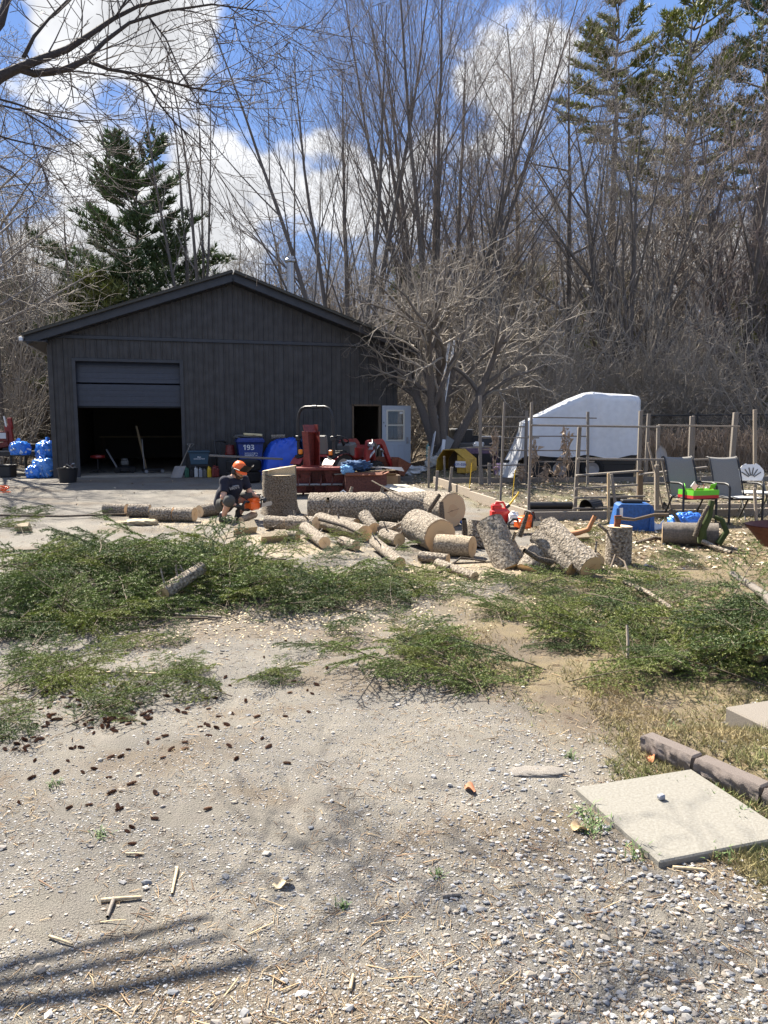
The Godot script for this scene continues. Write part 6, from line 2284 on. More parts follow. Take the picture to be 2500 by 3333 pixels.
func pot(called: String, label: String, at: Vector3, r: float, h: float, fallen: bool, yaw: float) -> void:
	var t := thing(called, label, "pot", at, yaw)
	var b := Transform3D.IDENTITY
	if fallen:
		b = Transform3D(Basis(Vector3(0, 0, 1), PI / 2 + 0.15), Vector3(h / 2, r * 0.92, 0))
	var s := Shape.new()
	s.lathe([Vector2(0, 0.005), Vector2(r * 0.75, 0.005), Vector2(r, h), Vector2(r * 1.08, h), Vector2(r * 1.08, h * 0.9), Vector2(r * 0.98, h * 0.9)], 24, b)
	for k in 20:
		var a := TAU * k / 20
		s.tube([b * Vector3(cos(a) * r * 0.76, 0.01, sin(a) * r * 0.76), b * Vector3(cos(a) * r * 0.98, h * 0.9, sin(a) * r * 0.98)], [0.006, 0.006], 4, false)
	part("pot_wall", s, mats.black, t)

func chair(called: String, label: String, at: Vector3, yaw: float) -> void:
	at.y = land(at.x, at.z)
	var t := thing(called, label, "chair", at, yaw, "grey sling patio chairs")
	var s := Shape.new()
	var prof := [[0.42, 0.28], [0.43, 0.0], [0.4, -0.17], [0.44, -0.24], [0.6, -0.3], [0.8, -0.37], [0.95, -0.44], [1.02, -0.47], [1.045, -0.52], [1.03, -0.57]]
	var rows := []
	for p in prof:
		var row := []
		for i in 7:
			row.append(Vector3(-0.23 + i * 0.46 / 6, p[0] - 0.015 * sin(PI * i / 6.0), p[1]))
		rows.append(row)
	s.sheet(rows.slice(0, 4), 0.006)
	part("seat", s, mats.sling, t)
	s = Shape.new()
	s.sheet(rows.slice(3), 0.006)
	part("backrest", s, mats.sling, t)
	for x in [-0.25, 0.25]:
		s = Shape.new()
		var pts := []
		var rr := []
		for p in prof:
			pts.append(Vector3(x, p[0], p[1]))
			rr.append(0.014)
		s.tube(pts, rr, 6)
		part("side_rail", s, mats.black, t)
		s = Shape.new()
		var o := signf(x) * 0.03
		s.tube([Vector3(x + o, 0, 0.26), Vector3(x + o, 0.58, 0.24), Vector3(x + o, 0.63, 0.2), Vector3(x + o, 0.645, 0.1), Vector3(x + o, 0.63, -0.32)], [0.019, 0.019, 0.021, 0.021, 0.017], 8)
		part("arm_leg", s, mats.black, t)
		s = Shape.new()
		s.tube([Vector3(x + o, 0, -0.4), Vector3(x + o, 0.4, -0.12), Vector3(x + o, 0.42, 0.24)], [0.016, 0.016, 0.016], 8)
		part("leg", s, mats.black, t)
	s = Shape.new()
	for z in [0.25, -0.15]:
		s.tube([Vector3(-0.27, 0.4, z), Vector3(0.27, 0.4, z)], [0.013, 0.013], 6)
	part("stretcher", s, mats.black, t)

func folding_chair() -> void:
	var p := Vector3(6.26, 0, -12.5)
	p.y = land(p.x, p.z)
	var t := thing("folding_chair", "white plastic folding chair with fan-shaped slotted back", "chair", p, -0.15)
	var s := Shape.new()
	var prof := [Vector2(-0.17, 0.62), Vector2(0.17, 0.62), Vector2(0.21, 0.72), Vector2(0.2, 0.8), Vector2(0.14, 0.88), Vector2(0.08, 0.915), Vector2(0.06, 0.9), Vector2(-0.06, 0.9), Vector2(-0.08, 0.915), Vector2(-0.14, 0.88), Vector2(-0.2, 0.8), Vector2(-0.21, 0.72)]
	s.prism(prof, 0.02, Transform3D(Basis(Vector3.RIGHT, -0.2), Vector3(0, 0.02, 0)))
	part("backrest", s, mats.white, t)
	for k in 6:
		s = Shape.new()
		var a := -0.95 + k * 0.38
		s.box(Vector3(sin(a) * 0.12, 0.65 + cos(a) * 0.12 + 0.01, -0.117 - (cos(a) * 0.12) * 0.2), Vector3(0.016, 0.14, 0.02), Basis(Vector3.RIGHT, -0.2) * Basis(Vector3(0, 0, 1), -a))
		part("slot", s, mats.grey_plastic, t)
	s = Shape.new()
	s.box(Vector3(0, 0.45, 0.1), Vector3(0.42, 0.025, 0.4), Basis.IDENTITY, 0.01)
	part("seat", s, mats.white, t)
	for x in [-0.2, 0.2]:
		s = Shape.new()
		s.tube([Vector3(x, 0, 0.34), Vector3(x, 0.46, 0.0), Vector3(x * 0.95, 0.66, -0.13)], [0.013, 0.013, 0.013], 7)
		part("leg", s, mats.grey_plastic, t)
		s = Shape.new()
		s.tube([Vector3(x * 0.9, 0, -0.2), Vector3(x * 0.9, 0.44, 0.22)], [0.012, 0.012], 7)
		part("leg", s, mats.grey_plastic, t)

# the trailer under its white sheet: drawn tight over a tall stern, sloping to the hitch
func white_tarp() -> void:
	var d := 20.6
	var at := at_depth(1850, 1560, d)
	at.y = land(at.x, at.z)
	var t := thing("covered_trailer", "trailer under a pale grey tarp that slopes down to the hitch", "trailer", at, -0.12)
	# outline of the ridge along its length, in metres from the middle
	var ridge := [[-1.34, 1.56], [-1.1, 1.68], [-0.6, 1.93], [-0.1, 2.17], [0.3, 2.33], [0.5, 2.36], [1.0, 2.31], [1.5, 2.29], [1.66, 2.26], [1.72, 2.18]]
	var fn := FastNoiseLite.new()
	fn.seed = 31
	fn.frequency = 1.1
	var rows := []
	for k in ridge.size():
		var x: float = ridge[k][0]
		var h: float = ridge[k][1]
		var row := []
		var endk := smoothstep(1.6, 1.72, x)
		for i in 29:
			var u := i / 28.0
			var w := 0.8 - 0.1 * endk
			var p := Vector3()
			if u < 0.36:
				var e := u / 0.36
				p = Vector3(x, lerpf(0.62 + 0.06 * sin(x * 5.0), h - 0.05, e), w + 0.06 * (1.0 - e))
			elif u > 0.64:
				var e := (1.0 - u) / 0.36
				p = Vector3(x, lerpf(0.62, h - 0.05, e), -w)
			else:
				var e := (u - 0.36) / 0.28
				p = Vector3(x, h - 0.05 * pow(absf(e * 2 - 1), 2.0), lerpf(w, -w, e))
			var nz := fn.get_noise_3d(p.x * 1.6, p.y * 0.6, p.z)
			p += Vector3(0, nz * 0.02, nz * 0.05)
			row.append(p)
		rows.append(row)
	# finer steps between the outlines
	var fine := []
	for k in rows.size() - 1:
		for e in 5:
			var row := []
			for i in 29:
				row.append(rows[k][i].lerp(rows[k + 1][i], e / 5.0) + Vector3(0, 0, 0.03 * sin(k * 2.6 + e * 0.52 + sin(k * 1.7)) * (1.0 if i < 11 else 0.0)))
			fine.append(row)
	fine.append(rows[-1])
	var s := Shape.new()
	s.sheet(fine)
	part("cover", s, mats.tarp, t)
	# end panel at the stern and the flap that trails to the ground at the hitch
	s = Shape.new()
	var er: Array = rows[-1]
	for i in 28:
		var a: Vector3 = er[i]
		var b: Vector3 = er[i + 1]
		s.poly([a, b, Vector3(a.x + 0.02, 0.62, b.z), Vector3(a.x + 0.02, 0.62, a.z)], Vector3(1, 0, 0))
	part("end_cover", s, mats.tarp, t)
	s = Shape.new()
	er = rows[0]
	for i in 28:
		var a: Vector3 = er[i]
		var b: Vector3 = er[i + 1]
		s.poly([a, b, Vector3(a.x - 0.1, 0.5, b.z), Vector3(a.x - 0.1, 0.5, a.z)], Vector3(-1, 0, 0))
	part("end_cover", s, mats.tarp, t)
	s = Shape.new()
	var flap := []
	for j in 12:
		var v := j / 11.0
		var row := []
		for i in 15:
			var u := i / 14.0
			var fold := 0.05 * sin(u * 16.0 + v * 2.0) * v
			row.append(Vector3(-1.32 - 0.62 * pow(v, 1.4) + fold + 0.3 * v * (1.0 - u), lerpf(1.55, 0.02, v), lerpf(0.9, -0.8, u) + 0.12 * v))
		flap.append(row)
	s.sheet(flap)
	part("front_flap", s, mats.tarp, t)
	s = Shape.new()
	s.box(Vector3(0.2, 0.55, 0), Vector3(2.9, 0.3, 1.5), Basis.IDENTITY, 0.03)
	s.box(Vector3(0.2, 0.3, 0.72), Vector3(2.8, 0.55, 0.04))
	part("chassis", s, mats.black, t)
	for x in [-0.35, 0.5]:
		wheel(t, Vector3(x, 0.3, 0.82), 0.3, 0.2, mats.dull_steel)
	s = Shape.new()
	s.box(Vector3(-1.6, 0.45, 0), Vector3(1.0, 0.08, 0.08))
	part("drawbar", s, mats.black, t)

# a sawn length of trunk: lumpy bark, ringed cut faces, stubs where branches were
func log_piece(label: String, a: Vector3, b: Vector3, ra: float, rb: float, bark: Material, stubs := 0, group := "", sd := 0, face := "rings", called := "cut_log") -> Node3D:
	var q := RandomNumberGenerator.new()
	q.seed = sd * 7 + 3
	var foot := (a + b) / 2
	foot.y = land(foot.x, foot.z)
	var t := thing(called, label, "log", foot, 0.0, group)
	var d := b - a
	var n := clampi(int(d.length() / 0.05), 6, 50)
	var up := d.normalized()
	var sx := up.cross(Vector3.UP if absf(up.y) < 0.9 else Vector3.RIGHT).normalized()
	var sy := up.cross(sx)
	var f := FastNoiseLite.new()
	f.seed = sd + 11
	f.frequency = 1.0
	f.fractal_octaves = 3
	var rows := []
	var seg := 26
	for j in n + 1:
		var v := float(j) / n
		var row := []
		for i in seg:
			var an := TAU * i / seg
			var dir := sx * cos(an) + sy * sin(an)
			var r := lerpf(ra, rb, v)
			r *= 1.0 + 0.05 * f.get_noise_3d(cos(an) * 2.0, sin(an) * 2.0, v * d.length() * 3.0) + 0.05 * f.get_noise_3d(cos(an) * 7.0, sin(an) * 7.0, v * d.length() * 16.0)
			row.append(a + d * v + dir * r - foot)
		rows.append(row)
	var s := Shape.new()
	s.sheet(rows, 0.0, true)
	part("bark", s, bark, t)
	for e in 2:
		var row: Array = rows[0] if e == 0 else rows[-1]
		var c := Vector3.ZERO
		for p in row:
			c += p / seg
		var out := -up if e == 0 else up
		var z := Shape.new()
		z.mapped = true
		var k0 := z.vert(c + out * 0.002, out, Vector2(0.5, 0.5))
		for i in seg:
			var an := TAU * i / seg
			z.vert(row[i] + out * 0.002, out, Vector2(0.5 + 0.48 * cos(an + sd), 0.5 + 0.48 * sin(an + sd)))
		for i in seg:
			var p := k0 + 1 + i
			var w := k0 + 1 + (i + 1) % seg
			if e == 0:
				z.ix.append_array([k0, p, w])
			else:
				z.ix.append_array([k0, w, p])
		part("cut_face", z, mats[face], t)
	for k in stubs:
		var v := (k + q.randf_range(0.3, 0.8)) / stubs
		var an := q.randf() * TAU
		var dir := (sx * cos(an) + sy * sin(an) + Vector3(0, 0.5, 0)).normalized()
		var p := a + d * v + dir * lerpf(ra, rb, v) * 0.8 - foot
		var z := Shape.new()
		var ln := q.randf_range(0.06, 0.16)
		z.tube([p, p + dir * ln * 0.5 + up * 0.01, p + dir * ln + up * 0.03], [ra * 0.16, ra * 0.12, ra * 0.11], 7)
		part("branch_stub", z, bark, t)
	return t

func stick(label: String, pts: Array, r: float, m: Material, called := "fallen_branch", group := "") -> void:
	var s := Shape.new()
	var rr := []
	for i in pts.size():
		rr.append(r * (1.0 - 0.5 * i / pts.size()))
	var o: Vector3 = pts[0]
	var p2 := []
	for p in pts:
		p2.append(p - o)
	s.tube(p2, rr, 7)
	single(called, s, m, label, "branch", o, 0.0, group)

func up(p: Vector3, h: float) -> Vector3:
	return p + Vector3(0, h, 0)

func build_logs() -> void:
	var lb: Material = mats.log_bark
	var db: Material = mats.dark_bark
	tall_stump()
	log_piece("longest thick pale-barked trunk lying behind the smaller logs", up(on_ground(1010, 1697), 0.235), up(on_ground(1412, 1702), 0.255), 0.235, 0.26, lb, 4, "", 1)
	log_piece("thick round with brown cut face and a dark crack, end of the long trunk", Vector3(1.06, 0.265, -11.42), Vector3(0.72, 0.265, -11.95), 0.265, 0.26, lb, 0, "", 2)
	log_piece("mid-sized pale log pointing towards the green boughs, with cracked end", Vector3(-0.26, 0.115, -9.95), Vector3(-0.98, 0.13, -11.2), 0.11, 0.125, lb, 3, "", 3)
	log_piece("slim pale log lying crosswise over the chips, sunlit", Vector3(-0.76, 0.085, -9.35), Vector3(-1.12, 0.14, -10.35), 0.08, 0.085, lb, 1, "", 4, "rings_pale")
	log_piece("short fat round nestled between slim log and stump", Vector3(-1.0, 0.13, -10.75), Vector3(-1.42, 0.12, -10.95), 0.115, 0.12, lb, 2, "", 5, "rings_pale")
	log_piece("small pale round beside the tall stump's foot", Vector3(-1.44, 0.11, -11.0), Vector3(-1.78, 0.11, -11.15), 0.1, 0.105, lb, 1, "", 6, "rings_pale")
	log_piece("thin log with stubs poking out of the boughs under the big rounds", Vector3(0.18, 0.07, -8.08), Vector3(-0.12, 0.1, -9.3), 0.062, 0.07, lb, 4, "", 7)
	log_piece("fat round with wide tan cut face resting on boughs", Vector3(0.7, 0.2, -9.15), Vector3(0.42, 0.26, -9.75), 0.215, 0.215, lb, 1, "", 8)
	log_piece("short round with its bark stripped pale on top", Vector3(1.06, 0.13, -8.75), Vector3(0.66, 0.125, -8.98), 0.13, 0.13, mats.peeled_bark, 0, "", 9)
	log_piece("small short log lying under the stripped round", Vector3(0.73, 0.062, -8.32), Vector3(0.42, 0.062, -8.5), 0.06, 0.062, lb, 0, "", 10)
	log_piece("thin birch-pale log pointing out of the chips", Vector3(0.93, 0.05, -7.42), Vector3(0.6, 0.05, -8.15), 0.046, 0.05, lb, 1, "", 11)
	log_piece("squat block standing on end behind the stripped round", Vector3(1.22, 0.0, -9.55), Vector3(1.26, 0.33, -9.6), 0.165, 0.16, lb, 0, "", 12, "rings_pale")
	log_piece("big pale trunk piece leaning back, its root flare downwards", Vector3(1.44, -0.04, -8.15), Vector3(1.22, 0.47, -8.5), 0.19, 0.16, lb, 2, "", 13, "rings_pale")
	log_piece("thick grey trunk piece leaning the other way against the pale one", Vector3(1.6, -0.02, -7.95), Vector3(1.92, 0.44, -8.2), 0.165, 0.15, lb, 3, "", 14, "rings_pale")
	log_piece("thick trunk piece sloping down, split cut face towards the boughs", Vector3(2.13, 0.13, -7.5), Vector3(1.82, 0.46, -8.15), 0.13, 0.13, lb, 2, "", 15)
	log_piece("slimmer log squeezed under the sloping trunk piece", Vector3(1.98, 0.09, -7.62), Vector3(1.7, 0.36, -8.1), 0.09, 0.1, lb, 1, "", 16)
	log_piece("small stubby round behind the sloping trunk piece", Vector3(2.3, 0.1, -7.9), Vector3(2.22, 0.16, -8.3), 0.1, 0.1, lb, 2, "", 17)
	var more := [[Vector3(-0.42, 0.1, -10.9), Vector3(-0.75, 0.11, -11.1), 0.1, "short pale round tucked against the long trunk"], [Vector3(-0.15, 0.09, -10.65), Vector3(-0.3, 0.24, -10.95), 0.09, "small round tipped up against the long trunk"], [Vector3(0.28, 0.08, -10.55), Vector3(-0.05, 0.09, -10.75), 0.085, "slim round lying along the long trunk"], [Vector3(-1.18, 0.07, -10.0), Vector3(-1.5, 0.07, -10.15), 0.07, "little chunk lying beside the crosswise slim log"], [Vector3(-0.35, 0.07, -9.2), Vector3(-0.55, 0.07, -9.55), 0.065, "little chunk lying between the two cracked logs"], [Vector3(0.2, 0.09, -9.55), Vector3(0.0, 0.1, -9.9), 0.09, "short round behind the fat tan-faced round"], [Vector3(1.05, 0.08, -9.2), Vector3(0.95, 0.1, -9.5), 0.085, "small round jammed behind the stripped round"], [Vector3(1.9, 0.07, -8.5), Vector3(1.6, 0.08, -8.7), 0.075, "slim round lying behind the leaning trunk pieces"]]
	for k in more.size():
		log_piece(more[k][3], more[k][0], more[k][1], more[k][2], more[k][2] * 1.08, lb, k % 3, "", 40 + k, "rings_pale" if k % 2 else "rings")
	stick("orange-brown broken branch sticking up from the sloping trunk piece", [Vector3(1.98, 0.4, -7.95), Vector3(2.1, 0.43, -7.9), Vector3(2.2, 0.47, -7.88), Vector3(2.26, 0.62, -7.86)], 0.036, flat(0.36, 0.16, 0.07, 0.8))
	stick("dark stub branch standing between the leaning trunk pieces", [Vector3(1.5, 0.36, -8.1), Vector3(1.53, 0.46, -8.08), Vector3(1.58, 0.64, -8.08)], 0.032, db)
	stick("bare knotty branch jutting before the leaning trunk pieces", [Vector3(1.78, 0.14, -7.72), Vector3(1.6, 0.2, -7.6), Vector3(1.45, 0.3, -7.55)], 0.035, db)
	for k in [[Vector3(0.62, 0.16, -10.9), Vector3(0.68, 0.34, -10.9), Vector3(0.82, 0.56, -10.85), "thick dark branch stub standing before the long trunk's end"], [Vector3(0.86, 0.1, -10.8), Vector3(0.85, 0.3, -10.78), Vector3(0.84, 0.46, -10.8), "short upright branch stub before the cracked round"], [Vector3(1.04, 0.1, -9.5), Vector3(1.05, 0.25, -9.5), Vector3(1.03, 0.38, -9.45), "broken stub with pale tip beside the fat round"]]:
		stick(k[3], [k[0], k[1], k[2]], 0.045, db)
	stick("pale crooked branch lying under the long trunk", [Vector3(-0.05, 0.06, -10.4), Vector3(0.12, 0.14, -10.3), Vector3(0.3, 0.24, -10.3)], 0.04, lb)
	stick("dark branch propped against the mid-sized log", [Vector3(-0.9, 0.28, -10.2), Vector3(-0.55, 0.22, -9.95), Vector3(-0.3, 0.12, -9.8)], 0.028, db)
	stick("long bowed twig arching over the long trunk", [Vector3(-0.2, 0.66, -12.2), Vector3(0.2, 0.5, -11.5), Vector3(0.55, 0.42, -11.2), Vector3(0.72, 0.36, -11.0)], 0.012, db)
	# the chopping block and its axe
	var cb := log_piece("grey-barked chopping block with an axe driven into its top", Vector3(2.7, -0.02, -8.4), Vector3(2.7, 0.43, -8.4), 0.15, 0.14, lb, 1, "", 18, "rings_pale", "chopping_block")
	var ax := thing("axe", "rusty-headed axe stuck in the chopping block", "axe", Vector3(2.66, 0.43, -8.36), 0.1)
	var s := Shape.new()
	s.prism([Vector2(-0.04, -0.02), Vector2(0.03, -0.01), Vector2(0.045, 0.13), Vector2(-0.035, 0.13), Vector2(-0.03, 0.06)], 0.028)
	part("axe_head", s, mats.rusty, ax)
	s = Shape.new()
	s.tube([Vector3(-0.03, 0.105, 0), Vector3(0.2, 0.08, 0.0), Vector3(0.45, 0.13, -0.02), Vector3(0.62, 0.125, -0.03)], [0.022, 0.017, 0.019, 0.022], 8)
	part("haft", s, mats.brown_wood, ax)
	# the mossy log
	log_piece("log with orange heartwood face and a mossy forked branch", Vector3(3.72, 0.15, -9.78), Vector3(4.36, 0.16, -9.55), 0.145, 0.15, mats.trunk_grey, 0, "", 19, "rings_pale")
	var moss := grained(0.1, 0.12, 0.035, noise_tex(0.06, Color(0.4, 0.5, 0.4), Color(1, 1, 1)), 9.0, 0.95)
	stick("thick moss-covered branch arching over the orange-faced log", [Vector3(4.1, 0.08, -9.42), Vector3(4.08, 0.25, -9.38), Vector3(4.16, 0.42, -9.4), Vector3(4.2, 0.62, -9.42)], 0.06, moss)
	stick("dark bare branch leaning across the orange-faced log", [Vector3(4.0, 0.16, -9.4), Vector3(4.04, 0.36, -9.36), Vector3(4.14, 0.56, -9.38)], 0.034, db)
	stick("short dark branch standing behind the orange-faced log", [Vector3(3.93, 0.26, -9.75), Vector3(3.9, 0.36, -9.8), Vector3(3.84, 0.46, -9.85)], 0.034, db)
	stick("grey branch foot poking forwards from the mossy branch", [Vector3(4.08, 0.1, -9.35), Vector3(4.18, 0.05, -9.15), Vector3(4.28, 0.02, -9.0)], 0.034, lb)
	stick("mossy hooked branch at the orange-faced log's far end", [Vector3(4.3, 0.06, -9.4), Vector3(4.4, 0.22, -9.4), Vector3(4.36, 0.36, -9.45), Vector3(4.28, 0.4, -9.5)], 0.045, moss)
	stick("dark flat branch lying between chopping block and mossy log", [on_ground(2070, 1770), up(on_ground(2130, 1760), 0.04), up(on_ground(2195, 1765), 0.03)], 0.03, db)
	# rounds in a row towards the open garage
	var row := [[342, 414, 1676, "first", 0.1], [421, 489, 1682, "second", 0.11], [494, 566, 1696, "third", 0.115], [571, 634, 1697, "fourth", 0.115]]
	var say := ["round with boughs lying round it, at the row's tail", "neat round with pale rims, next along the row of rounds", "round with a sawdust mound before it in the row of rounds", "round split from its neighbour by a pale saw cut, nearest the squatting person"]
	for k in 4:
		var r := row[k] as Array
		log_piece(say[k], up(on_ground(r[0], r[2]), r[4]), up(on_ground(r[1], r[2] + 1), r[4]), r[4], r[4], lb, 0, "rounds in a row on the gravel", 20 + k, "rings_pale")
	log_piece("round showing its pale ringed face beside the squatting person", up(on_ground(650, 1684), 0.105), Vector3(-2.85, 0.12, -13.05), 0.105, 0.12, lb, 0, "", 26, "rings_pale")
	log_piece("little log with fresh stubs lying in the big brush heap", Vector3(-1.88, 0.17, -6.15), Vector3(-1.68, 0.28, -6.7), 0.066, 0.056, lb, 6, "", 27)
	log_piece("stub of trunk half buried under the nearest boughs", up(on_ground(2165, 2195), 0.06), up(on_ground(2235, 2175), 0.08), 0.05, 0.05, lb, 2, "", 28)
	log_piece("pale sawn trunk end lying at the yard's grassy side under boughs", up(on_ground(2455, 2175), 0.09), up(on_ground(2640, 2120), 0.1), 0.055, 0.06, lb, 1, "", 29, "rings_pale")
	log_piece("sunlit split stub lying under the chainsaw", up(on_ground(785, 1705), 0.06), up(on_ground(828, 1690), 0.08), 0.05, 0.06, mats.peeled_bark, 0, "", 30, "rings_pale")
	# pale split slabs and wedges
	var slabs := [[800, 1738, 0.34, 0.2, 0.5, "pale split slab lying flat before the squatting person"], [893, 1766, 0.36, 0.16, 0.3, "wedge-shaped pale slab among the chips before the stump"], [74, 1733, 0.2, 0.12, 0.0, "small pale wedge of wood alone on the gravel"], [1010, 1700, 0.42, 0.1, 0.35, "long thin pale slab against the long trunk"], [1830, 1745, 0.36, 0.1, -0.1, "pale plank offcut lying behind the leaning trunk pieces"], [1890, 1765, 0.25, 0.1, 0.2, "orange-edged offcut beside the plank offcut"]]
	for k in slabs.size():
		var e: Array = slabs[k]
		s = Shape.new()
		s.prism([Vector2(-e[2] / 2, 0), Vector2(e[2] / 2, 0.01), Vector2(e[2] * 0.45, e[3] * 0.8), Vector2(-e[2] * 0.1, e[3] * 0.62), Vector2(-e[2] * 0.48, e[3] * 0.3)], 0.16 if k < 3 else 0.1, Transform3D(Basis(Vector3.RIGHT, -0.9), Vector3(0, 0.03, 0)))
		single("split_slab", s, mats.pale_split, e[5], "wood slab", on_ground(e[0], e[1]), e[4])
	s = lump(Vector3(0.26, 0.05, 0.16), 52, 0.4, 1.2, true, 24)
	single("sawdust_mound", s, mats.sawdust, "little mound of fresh sawdust before the row of rounds", "sawdust", on_ground(458, 1707))

func tall_stump() -> void:
	var at := on_ground(903, 1679) + Vector3(0, 0, -0.31)
	var t := thing("tall_stump", "tall thick spruce stump with pale stepped saw cut on top", "stump", at)
	var f := FastNoiseLite.new()
	f.seed = 77
	f.frequency = 1.0
	f.fractal_octaves = 3
	var seg := 44
	var rows := []
	for j in 25:
		var y := 0.74 * j / 24.0 - 0.04
		var row := []
		for i in seg:
			var a := TAU * i / seg
			var flare := 0.05 * exp(-maxf(y, 0.0) * 9.0) * (1.0 + 0.7 * sin(a * 5.0))
			var r := 0.298 + flare
			r *= 1.0 + 0.035 * f.get_noise_3d(cos(a) * 2.0, sin(a) * 2.0, y * 2.0) + 0.05 * f.get_noise_3d(cos(a) * 9.0, sin(a) * 9.0, y * 9.0)
			row.append(Vector3(cos(a) * r, y, -sin(a) * r))
		rows.append(row)
	var s := Shape.new()
	s.sheet(rows, 0.0, true)
	part("bark", s, mats.stump_bark, t)
	# lower step of the cut
	var rim: Array = rows[-1]
	s = Shape.new()
	for i in seg:
		s.poly([Vector3(0, 0.702, 0), rim[i] + Vector3(0, 0.002, 0), rim[(i + 1) % seg] + Vector3(0, 0.002, 0)], Vector3.UP)
	part("cut_face", s, mats.pale_split, t)
	# the higher part left standing behind the notch
	var ring := []
	for i in seg:
		var p: Vector3 = rim[i]
		var k := Vector3(0.25, 0, 1.0).normalized()
		var e := p.dot(k) - 0.1
		if e > 0.0 and p.x > -0.16:
			p -= k * e
		ring.append(p * Vector3(0.995, 1, 0.995))
	s = Shape.new()
	var top := Shape.new()
	for i in seg:
		var a: Vector3 = ring[i]
		var b: Vector3 = ring[(i + 1) % seg]
		var ha := 0.115 + 0.16 * a.x
		var hb := 0.115 + 0.16 * b.x
		var cut: bool = (a - rim[i]).length() > 0.02 or (b - rim[(i + 1) % seg]).length() > 0.02
		(top if cut else s).poly([a, b, b + Vector3(0, hb, 0), a + Vector3(0, ha, 0)], a + b)
		top.poly([Vector3(0, 0.7 + 0.117, 0), a + Vector3(0, ha, 0), b + Vector3(0, hb, 0)], Vector3.UP)
	part("bark", s, mats.stump_bark, t)
	part("upper_cut", top, mats.pale_split, t)

func saw(called: String, label: String, at: Transform3D) -> Node3D:
	# local x along the guide bar, y up
	var t := thing(called, label, "chainsaw", at.origin)
	t.transform = at
	var s := Shape.new()
	s.box(Vector3(-0.06, 0.02, 0), Vector3(0.24, 0.14, 0.18), Basis.IDENTITY, 0.035)
	s.box(Vector3(-0.02, 0.1, 0.0), Vector3(0.2, 0.08, 0.14), Basis(Vector3(0, 0, 1), 0.1), 0.03)
	part("casing", s, mats.orange, t)
	s = Shape.new()
	s.tube([Vector3(-0.16, 0.09, 0), Vector3(-0.25, 0.1, 0), Vector3(-0.32, 0.05, 0), Vector3(-0.31, -0.03, 0), Vector3(-0.16, -0.04, 0)], [0.022, 0.02, 0.02, 0.022, 0.025], 8)
	part("rear_grip", s, mats.black, t)
	s = Shape.new()
	s.tube([Vector3(0.02, -0.02, 0.11), Vector3(0.03, 0.15, 0.12), Vector3(0.03, 0.2, 0.06), Vector3(0.03, 0.2, -0.06), Vector3(0.03, 0.06, -0.11)], [0.013, 0.013, 0.013, 0.013, 0.013], 8)
	part("front_grip", s, mats.black, t)
	s = Shape.new()
	s.box(Vector3(0.09, 0.15, 0), Vector3(0.015, 0.12, 0.16), Basis(Vector3(0, 0, 1), 0.3), 0.005)
	part("hand_guard", s, mats.black, t)
	s = Shape.new()
	var o := []
	for i in 9:
		var a := -PI / 2 + PI * i / 8
		o.append(Vector2(0.5 + cos(a) * 0.035, sin(a) * 0.035))
	o.append(Vector2(0.04, 0.04))
	o.append(Vector2(0.04, -0.04))
	s.prism(o, 0.006, Transform3D(Basis.IDENTITY, Vector3(0, 0, -0.03)))
	part("guide_bar", s, mats.steel, t)
	return t

